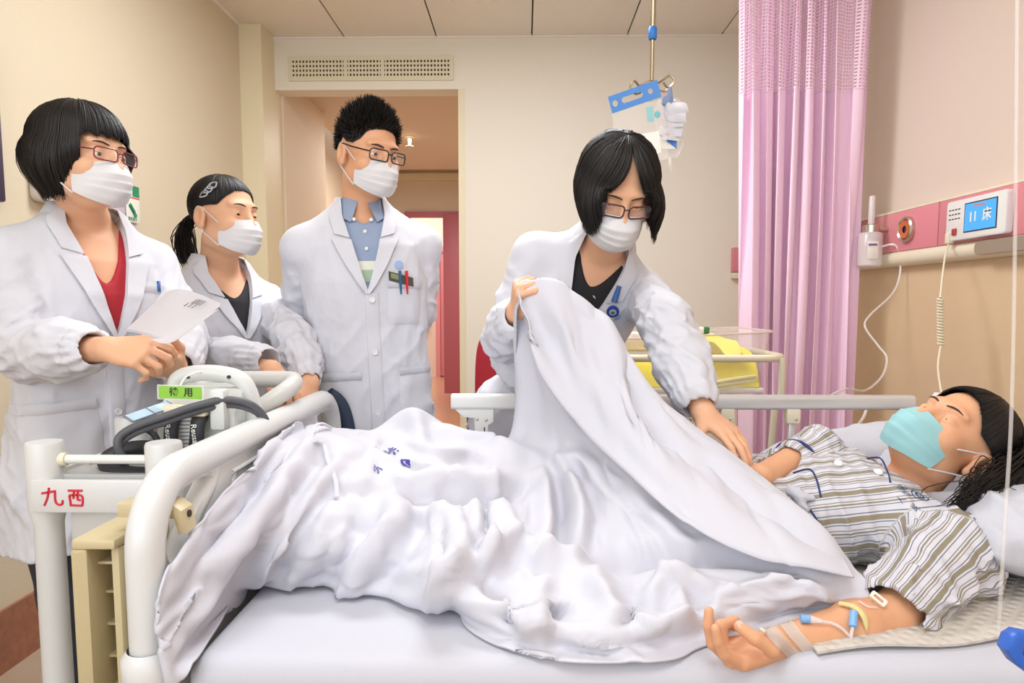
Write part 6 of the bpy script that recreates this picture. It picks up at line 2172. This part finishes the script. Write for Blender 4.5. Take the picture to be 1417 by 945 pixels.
# ------------------------------------------------------------------ the lifted blanket
NET = [
 [(214, 942, .905), (203, 885, .905), (205, 830, .91), (230, 778, .955), (270, 732, 1.04), (318, 682, 1.16), (358, 628, 1.33), (384, 598, 1.44), (420, 596, 1.60), (445, 622, 1.74), (455, 680, 1.82)],
 [(258, 936, .925), (250, 878, .94), (258, 822, .97), (285, 770, 1.012), (325, 720, 1.11), (375, 662, 1.24), (418, 612, 1.37), (443, 594, 1.48), (475, 598, 1.62), (485, 625, 1.75), (490, 680, 1.82)],
 [(325, 832, 1.17), (330, 808, 1.155), (345, 780, 1.15), (375, 745, 1.17), (410, 705, 1.21), (450, 655, 1.30), (475, 620, 1.40), (495, 605, 1.50), (520, 596, 1.62), (530, 625, 1.75), (535, 690, 1.83)],
 [(430, 818, 1.20), (432, 795, 1.18), (450, 760, 1.17), (470, 725, 1.20), (492, 692, 1.26), (520, 655, 1.35), (540, 625, 1.45), (556, 600, 1.53), (571, 566, 1.60), (580, 605, 1.74), (585, 690, 1.83)],
 [(545, 842, 1.145), (545, 812, 1.13), (556, 775, 1.14), (575, 735, 1.19), (588, 700, 1.26), (602, 660, 1.36), (610, 630, 1.46), (618, 612, 1.54), (628, 594, 1.62), (640, 620, 1.74), (645, 690, 1.83)],
 [(605, 842, 1.13), (612, 815, 1.08), (632, 780, 1.10), (655, 745, 1.17), (668, 708, 1.26), (680, 668, 1.37), (688, 638, 1.47), (694, 624, 1.56), (700, 612, 1.63), (708, 628, 1.72), (708, 680, 1.82)],
 [(672, 893, 1.012), (685, 850, 1.012), (710, 805, 1.08), (735, 765, 1.17), (750, 720, 1.28), (758, 672, 1.40), (756, 625, 1.50), (745, 570, 1.58), (724, 485, 1.62), (711, 412, 1.605), (716, 425, 1.565)],
 [(760, 932, .955), (765, 885, .985), (790, 832, 1.06), (812, 782, 1.17), (822, 722, 1.29), (812, 655, 1.41), (786, 582, 1.50), (754, 500, 1.56), (732, 430, 1.58), (722, 394, 1.575), (744, 505, 1.50)],
 [(850, 937, .945), (852, 888, .985), (868, 838, 1.05), (884, 790, 1.13), (888, 740, 1.22), (876, 680, 1.31), (846, 610, 1.41), (815, 530, 1.49), (790, 460, 1.53), (770, 394, 1.55), (802, 585, 1.42)],
 [(930, 931, .96), (935, 882, 1.0), (944, 835, 1.05), (956, 793, 1.10), (962, 753, 1.16), (950, 705, 1.22), (922, 640, 1.31), (888, 570, 1.40), (862, 500, 1.47), (832, 440, 1.52), (866, 648, 1.31)],
 [(992, 888, 1.0), (1005, 860, 1.03), (1018, 827, 1.07), (1030, 800, 1.10), (1036, 770, 1.14), (1028, 730, 1.18), (1005, 680, 1.24), (970, 624, 1.31), (938, 586, 1.37), (896, 540, 1.43), (938, 712, 1.18)],
 [(1080, 868, 1.04), (1085, 850, 1.05), (1090, 828, 1.07), (1098, 806, 1.09), (1104, 782, 1.11), (1100, 750, 1.14), (1082, 710, 1.18), (1054, 674, 1.23), (1020, 640, 1.29), (980, 610, 1.35), (1022, 752, 1.11)],
 [(1145, 845, 1.07), (1147, 836, 1.075), (1150, 822, 1.085), (1155, 808, 1.095), (1158, 793, 1.105), (1155, 770, 1.12), (1145, 748, 1.14), (1130, 725, 1.165), (1106, 704, 1.20), (1068, 676, 1.25), (1102, 778, 1.085)],
 [(1202, 828, 1.085), (1202, 822, 1.09), (1200, 814, 1.095), (1199, 807, 1.10), (1197, 801, 1.105), (1194, 796, 1.11), (1190, 790, 1.12), (1182, 782, 1.13), (1172, 770, 1.145), (1152, 746, 1.18), (1178, 798, 1.085)],
]
A = np.array([[tuple(P(*c_)) for c_ in col] for col in NET])       # columns x rows x 3


def cr(a, n, axis):
    a = np.moveaxis(a, axis, 0)
    k = len(a)
    t_ = np.linspace(0, k - 1 - 1e-9, n)
    i = t_.astype(int)
    f = (t_ - i)[(slice(None),) + (None,) * (a.ndim - 1)]
    g = lambda j: a[np.clip(j, 0, k - 1)]
    p0, p1, p2, p3 = g(i - 1), g(i), g(i + 1), g(i + 2)
    o = 0.5 * (2 * p1 + (p2 - p0) * f + (2 * p0 - 5 * p1 + 4 * p2 - p3) * f ** 2 + (3 * p1 - p0 - 3 * p2 + p3) * f ** 3)
    return np.moveaxis(o, 0, axis)


NU_, NV_ = 210, 150
X0 = cr(cr(A, NU_, 0), NV_, 1)


def grid_normals(X):
    n = np.cross(np.gradient(X, axis=0), np.gradient(X, axis=1))
    return n / (np.linalg.norm(n, axis=2, keepdims=True) + 1e-9)


def project(X):
    R = np.array(CAM_ROT)
    c = (X - np.array(CAM_LOC)) @ R
    return 708.5 + FPX * c[..., 0] / -c[..., 2], 472.5 + SHIFT * 1417 - FPX * c[..., 1] / -c[..., 2]


N0 = grid_normals(X0)
if (N0[60:140, 30:60] @ np.array((0, -0.6, 0.8))).mean() < 0:
    N0 = -N0
# folds of the cloth: (polyline, height in m, half-width in photo pixels); rows below 118 belong to the main sheet, above to the turned-over flap
FOLDS = [
 ([(392, 600), (310, 690), (232, 790), (206, 880)], .012, 16, 'm'), ([(440, 604), (372, 692), (312, 772), (250, 868)], .016, 13, 'm'), ([(415, 600), (345, 690), (275, 790), (228, 890)], -.014, 10, 'm'),
 ([(470, 632), (410, 712), (350, 792), (330, 826)], .014, 13, 'm'), ([(455, 630), (392, 706), (330, 790)], -.012, 9, 'm'), ([(398, 678), (378, 722), (362, 800)], .018, 12, 'm'),
 ([(500, 688), (452, 730), (420, 790), (372, 806)], .016, 14, 'm'), ([(540, 690), (548, 722), (505, 762), (480, 830)], .020, 13, 'm'), ([(525, 715), (500, 750), (460, 790)], -.014, 10, 'm'),
 ([(585, 688), (640, 752), (622, 806), (560, 835)], .022, 15, 'm'), ([(602, 690), (560, 760), (520, 815)], -.014, 11, 'm'), ([(556, 690), (660, 690), (742, 676)], -.018, 10, 'm'),
 ([(470, 672), (560, 676), (660, 676), (700, 668)], .016, 12, 'm'), ([(572, 566), (592, 640), (640, 628)], .016, 12, 'm'), ([(600, 590), (652, 618), (720, 642)], .014, 12, 'm'), ([(650, 596), (700, 630), (760, 640)], .014, 12, 'm'),
 ([(655, 690), (662, 740), (680, 780)], .020, 10, 'm'), ([(676, 700), (668, 760), (640, 800)], -.016, 10, 'm'), ([(690, 690), (706, 740), (690, 770)], .016, 10, 'm'),
 ([(772, 640), (800, 700), (800, 762)], .026, 14, 'm'), ([(748, 650), (756, 720), (748, 780)], .022, 12, 'm'), ([(775, 655), (776, 720), (772, 770)], -.016, 11, 'm'), ([(770, 640), (815, 645), (828, 690)], .018, 12, 'm'),
 ([(722, 748), (742, 775), (812, 790), (850, 850)], .022, 15, 'm'), ([(722, 750), (650, 790), (602, 850)], .020, 14, 'm'), ([(660, 800), (700, 830), (712, 862), (780, 842)], -.016, 11, 'm'),
 ([(778, 790), (836, 846), (858, 880)], .020, 13, 'm'), ([(760, 800), (740, 850), (760, 925)], .014, 12, 'm'), ([(895, 838), (935, 798), (985, 826)], .018, 13, 'm'), ([(938, 800), (940, 862), (900, 882)], .014, 12, 'm'),
 ([(870, 835), (880, 872), (845, 882)], -.018, 10, 'm'), ([(1000, 850), (930, 872), (850, 880), (790, 860)], .016, 14, 'm'), ([(690, 840), (740, 870), (850, 900), (960, 895)], .012, 12, 'm'),
 ([(800, 792), (900, 772), (1020, 770), (1110, 800)], -.022, 12, 'm'), ([(980, 836), (1060, 818), (1150, 826)], .016, 12, 'm'), ([(1030, 860), (1090, 845), (1150, 838)], -.010, 9, 'm'),
 ([(880, 690), (930, 740), (960, 770)], .010, 14, 'm'), ([(830, 660), (850, 720), (820, 780)], .008, 16, 'm'),
 ([(735, 420), (775, 500), (850, 600), (960, 712), (1080, 770)], .012, 12, 'f'), ([(752, 410), (820, 510), (920, 620), (1040, 720), (1150, 780)], -.010, 10, 'f'), ([(790, 405), (850, 490), (900, 560), (1000, 650), (1120, 745)], .012, 12, 'f'),
 ([(728, 440), (748, 500), (790, 560)], -.010, 9, 'f'), ([(780, 440), (810, 470), (826, 530)], .012, 9, 'f'), ([(820, 520), (840, 560), (870, 560)], -.010, 8, 'f'), ([(830, 440), (862, 505), (878, 560)], -.012, 9, 'f'),
]
rng_rows = np.arange(NV_)[None, :]
X = X0.copy()
px_, py_ = project(X0)
for ln, h_, w_, side_ in FOLDS:
    best, along = np.full(px_.shape, 1e9), np.zeros(px_.shape)
    ln = [(p_.x, p_.y) for p_ in spline([V(a_, b_, 0) for a_, b_ in ln], 5)]
    for i_, ((ax_, ay_), (bx_, by_)) in enumerate(zip(ln, ln[1:])):
        dx, dy = bx_ - ax_, by_ - ay_
        t_ = np.clip(((px_ - ax_) * dx + (py_ - ay_) * dy) / (dx * dx + dy * dy + 1e-9), 0, 1)
        d_ = np.hypot(px_ - ax_ - t_ * dx, py_ - ay_ - t_ * dy)
        along = np.where(d_ < best, (i_ + t_) / (len(ln) - 1), along)
        best = np.minimum(best, d_)
    w2 = w_ * 1.9
    prof_ = np.where(best < w2, (0.5 + 0.5 * np.cos(PI * best / w2)) ** 1.5, 0) * (0.15 + 0.85 * np.sin(PI * along) ** 0.6) * 1.7
    rows_ = (rng_rows < 116) if side_ == 'm' else (rng_rows > 124)
    X += N0 * (prof_ * h_ * rows_)[..., None]
fz = folds(91, 25, 0.016, (0.6, 0.5, 0.3), 0.5)
calm = np.interp(np.arange(NV_), [0, 12, 95, 120, 142, 149], [0.3, 1.0, 0.9, 0.3, 0.5, 0.2])[None, :] * np.interp(np.arange(NU_), [0, 14, NU_ - 14, NU_ - 1], [0.3, 1, 1, 0.3])[:, None]
X += N0 * (fz(X0[..., 0], X0[..., 1], X0[..., 2]) * calm)[..., None]
# let the cloth settle: more cloth than the shape needs, so it buckles into creases
rc = np.random.default_rng(2)
Q = X + N0 * cr(cr(rc.normal(size=(44, 32, 1)), NU_, 0), NV_, 1) * 0.0025 * calm[..., None]
cons = []
for du, dv, ex in ((1, 0, 1.045), (0, 1, 1.045), (1, 1, 1.045), (1, -1, 1.045), (4, 0, 1.030), (0, 4, 1.030), (4, 4, 1.03), (4, -4, 1.03)):
    a_ = (slice(0, NU_ - du), slice(max(0, -dv), NV_ - max(0, dv)))
    b_ = (slice(du, NU_), slice(max(0, dv), NV_ - max(0, -dv)))
    cons.append((a_, b_, np.linalg.norm(X[b_] - X[a_], axis=2) * ex))


def settle(Q, X, cons, n, bend, hold):
    for it in range(n):
        D = np.zeros_like(Q)
        for a_, b_, L_ in cons:
            d = Q[b_] - Q[a_]
            l = np.linalg.norm(d, axis=2) + 1e-9
            c = d * (0.5 * (l - L_) / l)[..., None]
            D[a_] += c
            D[b_] -= c
        Q = Q + D * 0.2
        Lp = np.zeros_like(Q)                      # bending stiffness
        Lp[1:-1] += Q[2:] + Q[:-2] - 2 * Q[1:-1]
        Lp[:, 1:-1] += Q[:, 2:] + Q[:, :-2] - 2 * Q[:, 1:-1]
        Q = Q + Lp * bend + (X - Q) * hold
        inside = (Q[..., 1] > 0.92) & (Q[..., 0] > -0.50)
        Q[..., 2] = np.where(inside, np.maximum(Q[..., 2], MZ + 0.007), Q[..., 2])
        Q[..., 0] = np.where((Q[..., 2] < 0.93) & (Q[..., 1] > 0.9), np.maximum(Q[..., 0], FX + 0.034), Q[..., 0])
    return Q


Q = settle(Q, X, cons, 130, 0.08, 0.012)
# sharper creases between the big folds: short lines, steep on one side, following the pull of the cloth in each zone
N1 = grid_normals(Q)
N1 = N1 * np.sign((N1 * N0).sum(2, keepdims=True))
qx, qy = project(Q)
rz = np.random.default_rng(17)
ZONES = [((395, 610, 235, 860), 60, 122, 7, 16, 70, 150, 'm'), ((520, 700, 440, 815), 75, 118, 16, 20, 50, 120, 'm'), ((480, 640, 730, 650), 26, 8, 14, 12, 60, 150, 'm'), ((690, 690, 720, 780), 55, 96, 16, 16, 50, 110, 'm'),
         ((660, 830, 930, 890), 40, 22, 26, 26, 50, 130, 'm'), ((800, 660, 900, 760), 50, 70, 16, 9, 50, 110, 'm'), ((990, 830, 1160, 825), 22, 0, 12, 11, 50, 110, 'm'), ((600, 720, 620, 790), 40, 100, 20, 11, 50, 100, 'm'),
         ((745, 440, 1080, 745), 34, 44, 9, 26, 60, 170, 'f'), ((760, 440, 960, 640), 30, 5, 25, 10, 30, 60, 'f')]
for (zx0, zy0, zx1, zy1), zr, ang, dang, cnt, l0, l1, side_ in ZONES:
    for _ in range(cnt):
        t_ = rz.uniform()
        cx_, cy_ = zx0 + (zx1 - zx0) * t_ + rz.normal() * zr * 0.5, zy0 + (zy1 - zy0) * t_ + rz.normal() * zr * 0.5
        th_, L_ = math.radians(ang + rz.normal() * dang), rz.uniform(l0, l1)
        ux, uy = math.cos(th_), math.sin(th_)
        al = ((qx - cx_) * ux + (qy - cy_) * uy) / (L_ / 2)
        sd = -(qx - cx_) * uy + (qy - cy_) * ux + rz.normal() * 8 * al ** 2
        w_ = rz.uniform(7, 13)
        sd = sd * (1 if rz.uniform() < 0.5 else -1) / w_
        pr_ = np.where(sd > 0, np.clip(1 - sd / 0.55, 0, 1), np.clip(1 + sd / 1.7, 0, 1)) ** 1.25 * np.clip(1 - np.abs(al) ** 2, 0, 1)
        rows_ = (rng_rows < 118) if side_ == 'm' else (rng_rows > 122)
        Q = Q + N1 * (pr_ * rz.uniform(0.005, 0.012) * rows_)[..., None]
Q = settle(Q, Q.copy(), [(a_, b_, np.linalg.norm(Q[b_] - Q[a_], axis=2)) for a_, b_, _ in cons[:4]], 3, 0.02, 0.02)
idx = np.arange(NU_ * NV_).reshape(NU_, NV_)
fq = np.stack([idx[:-1, :-1], idx[1:, :-1], idx[1:, 1:], idx[:-1, 1:]], -1).reshape(-1, 4)
me = mesh_np('blanket', Q.reshape(-1, 3), fq)
M_BLK = mat('blanket_cotton', 'CECDD5', 0.85, bump=(500, 0.10), sheen=0.1)
bl = tag(link_mesh('blanket', me, M_BLK, None), 'crumpled white blanket over the patient with its corner lifted by the doctor', 'blanket')
md = bl.modifiers.new('thickness', 'SOLIDIFY')
md.thickness = 0.0035
md.offset = -1
kbv = BVHTree.FromPolygons([Vector(p_) for p_ in Q.reshape(-1, 3)], fq.tolist())


def on_blanket(px, py, off=0.003):
    d = (P(px, py, 1.5) - CAM_LOC).normalized()
    h = kbv.ray_cast(CAM_LOC, d, 4.0)
    if h[0] is None:
        return P(px, py, 1.5), V(0, -0.7, 0.7)
    n = h[1] if h[1].dot(d) < 0 else -h[1]
    return h[0] + n * off, n


M_BINK = mat('print_blue', '3A3C94', 0.8)


def print_on_blanket(me_, px, py, xdir, name):
    c_, n_ = on_blanket(px, py, 0.0)
    me_.transform(basis(c_, xdir, n_))
    for v__ in me_.vertices:
        h_ = kbv.find_nearest(v__.co)
        n2 = h_[1] if h_[1].dot(V(0, -0.6, 0.8)) > 0 else -h_[1]
        v__.co = h_[0] + n2 * 0.0022
    me_.materials.clear()
    return link_mesh(name, me_, M_BINK, bl, smooth=False)


print_on_blanket(text_mesh('院', 0.034, 0.0, 0.0006), 541, 627, V(0.75, 0.5, 0.3), 'printed_character')
print_on_blanket(text_mesh('小', 0.026, 0.0, 0.0006), 521, 651, V(0.75, 0.5, 0.3), 'printed_character')
print_on_blanket(ring_mesh(0.0165, 0.0105, 0.0055), 563, 642, V(0.7, -0.3, -0.5), 'printed_emblem')
print_on_blanket(ring_mesh(0.0085, 0.0036, 0.0035), 565, 642, V(0.7, -0.3, -0.5), 'printed_emblem')
# tape tie of the blanket cover
tp_ = [on_blanket(a_, b_, 0.006)[0] for a_, b_ in ((433, 612), (446, 618), (456, 640), (461, 664), (466, 692))]
tag_t = MB()
tag_t.tube(spline(tp_, 6), 0.0042, 8, flat=((0.2, -0.7, 0.7), 0.3))
tag_t.build('tape_tie', M_BLK, bl)
tp_ = [P(430, 607, 1.36), P(436, 590, 1.40), P(446, 586, 1.44), P(458, 592, 1.48)]
MB().tube(spline(tp_, 6), 0.0036, 8, flat=((0.2, -0.7, 0.7), 0.35)).build('tape_tie', M_BLK, bl)

# ------------------------------------------------------------------ infusion line, tapes and clips on the near arm
pbv = None
for o_ in t.children:
    if o_.name.startswith('body'):
        mv = np.empty(len(o_.data.vertices) * 3, np.float32)
        o_.data.vertices.foreach_get('co', mv)
        mv = mv.reshape(-1, 3) + np.array(t.location)
        pbv = BVHTree.FromPolygons([Vector(p_) for p_ in mv], [list(p_.vertices) for p_ in o_.data.polygons])


def on_arm(px, py, off=0.002):
    d = (P(px, py, 1.0) - CAM_LOC).normalized()
    h = pbv.ray_cast(CAM_LOC, d, 3.0)
    if h[0] is None:
        h2 = pbv.find_nearest(P(px, py, 1.05))
        return h2[0] + h2[1] * off
    return h[0] - d * off * 0.4 + (h[1] if h[1].dot(d) < 0 else -h[1]) * off


M_TAPE = clear_mat('white_tape', 'E8DED4', 0.42, 0.4)
for a0, a1, b0, b1, w_ in ((1062, 866, 1100, 908, 19), (1084, 856, 1122, 902, 19)):
    rows = []
    for i in range(17):
        u = i / 16
        x_, y_ = a0 + (b0 - a0) * u ** 1.3, a1 + (b1 - a1) * u
        rows.append([on_arm(x_ + w_ * (j / 4 - 0.5), y_ - 4 * (j / 4 - 0.5), 0.0022) for j in range(5)])
    tag(MB().grid(rows).build('medical_tape', M_TAPE, None, solid=0.0006), 'strip of clear medical tape %s on the near forearm' % ('closest to the hand' if a0 < 1070 else 'farther from the hand'), 'tape', 'tape strips on the forearm')
t2 = thing('infusion_line', 'clear infusion line with blue connectors running along the near forearm', 'infusion line', on_arm(1125, 862, 0))
M_CONN = mat('connector_blue', '7FB0DE', 0.3)
hub = [on_arm(1108, 861, 0.006), on_arm(1120, 861, 0.006), on_arm(1136, 863, 0.006)]
MB().tube([hub[0], hub[1]], 0.0062, 14).build('connector', M_CONN, t2)
MB().tube([hub[1], hub[1].lerp(hub[2], 0.5), hub[2]], [0.0062, 0.0045, 0.003], 14).build('hub', M_TUBE, t2)
MB().tube(spline([hub[2]] + [on_arm(a_, b_, 0.004) for a_, b_ in ((1150, 864), (1164, 871), (1178, 885), (1190, 900))] + [V(*P(1200, 925, 0.965))], 6), 0.0022, 8).build('hose', M_TUBE, t2)
c0, c1 = on_arm(1180, 850, 0.007), on_arm(1176, 868, 0.007)
MB().tube([c0, c1], 0.0062, 14).build('connector', M_CONN, t2)
MB().tube(spline([c1, on_arm(1174, 882, 0.005), on_arm(1176, 895, 0.004), V(*P(1180, 912, 0.99))], 5), 0.0026, 8).build('hose', M_TUBE, t2)
MB().tube(spline([on_arm(1163, 838, 0.004), on_arm(1180, 843, 0.006), on_arm(1192, 854, 0.007), on_arm(1197, 872, 0.005)], 6), [0.004] * 6 + [0.0052] * 7 + [0.005, 0.004, 0.004, 0.003, 0.002, 0.001], 10, flat=((0, -0.6, 0.8), 0.6)).build('tape_tail', mat('tape_yellow', 'D9C98A', 0.4), t2)
MB().tube(spline([on_arm(1188, 834, 0.003), on_arm(1200, 841, 0.003), on_arm(1212, 842, 0.003)], 5), 0.0014, 6).build('hose', M_TUBE, t2)
M_CLIP = mat('clip_ivory', 'EFE8D8', 0.35)
a_, b_ = on_arm(1042, 872, 0.006), on_arm(1057, 870, 0.006)
tag(MB().box((-0.009, -0.0045, -0.002), (0.009, 0.0045, 0.002), basis((a_ + b_) / 2, b_ - a_, V(0, -0.5, 0.85)), bevel=0.0012).build('line_clamp', M_CLIP, None), 'small ivory line clamp at the wrist of the near arm', 'clamp')
c_ = on_arm(1213, 834, 0.007)
tag(MB().prism(rrect(-0.013, -0.0065, 0.013, 0.0065, 0.003), 0.004, basis(c_, V(0.7, -0.45, -0.55), V(-0.2, -0.6, 0.8)), [rrect(-0.008, -0.0025, 0.008, 0.0025, 0.002)], bevel=0.001).build('line_clamp', M_CLIP, None), 'ivory slotted line clamp tucked at the striped sleeve cuff', 'clamp')
# white cloth knot lying by the far cuff
k0_, k1_, k2_, k3_ = (on_shirt(a_, b_, 1.3, 0.008) for a_, b_ in ((1094, 682), (1106, 690), (1124, 692), (1112, 708)))
kn = Field(np.array(k1_) - 0.08, np.array(k1_) + 0.08, 0.003)
kn.chain([k0_, k1_, k2_], [0.010, 0.011, 0.006], 0.008)
kn.chain([k0_.lerp(k1_, 0.5), k3_], [0.010, 0.007], 0.008)
kn.warp(folds(3, 120, 0.004, (1, 0, 0.3), 0.5))
v_, q_ = kn.mesh(1)
tag(link_mesh('cloth_tie', mesh_np('cloth_tie', v_, q_), M_SHEET, None), 'white knotted cloth tie by the far striped cuff', 'tie')
# blue flow clip hanging on its clear line in the near right corner
c_ = P(1398, 893, 0.80)
t3 = thing('flow_clip', 'bright blue plastic clip hanging on a clear line at the near bedside', 'clip', c_)
M_BCL = mat('clip_bright_blue', '2F62C0', 0.35)
q = basis(c_, V(0.9, -0.1, -0.42), V(0, -1, 0.1))
MB().prism([(-0.018, 0.010), (-0.012, 0.020), (0.045, 0.036), (0.055, 0.020), (0.055, -0.030), (0.040, -0.024), (0.0, -0.016), (-0.016, -0.006)], 0.022, q, [rrect(0.002, -0.004, 0.040, 0.016, 0.006)], bevel=0.003).build('clip_body', M_BCL, t3)
MB().cyl(q @ V(0.012, -0.001, 0.008), q @ V(0.036, 0.004, 0.008), 0.006).build('roller', mat('roller_blue', '26489A', 0.4), t3)
MB().tube(spline([P(1382, 875, 0.80), P(1386, 800, 0.80), P(1392, 700, 0.81), P(1400, 560, 0.83), P(1405, 300, 0.86), P(1408, -60, 0.90)], 6), 0.0022, 8).build('hose', clear_mat('faint_tubing', 'EDE6E0', 0.25, 0.15), t3)
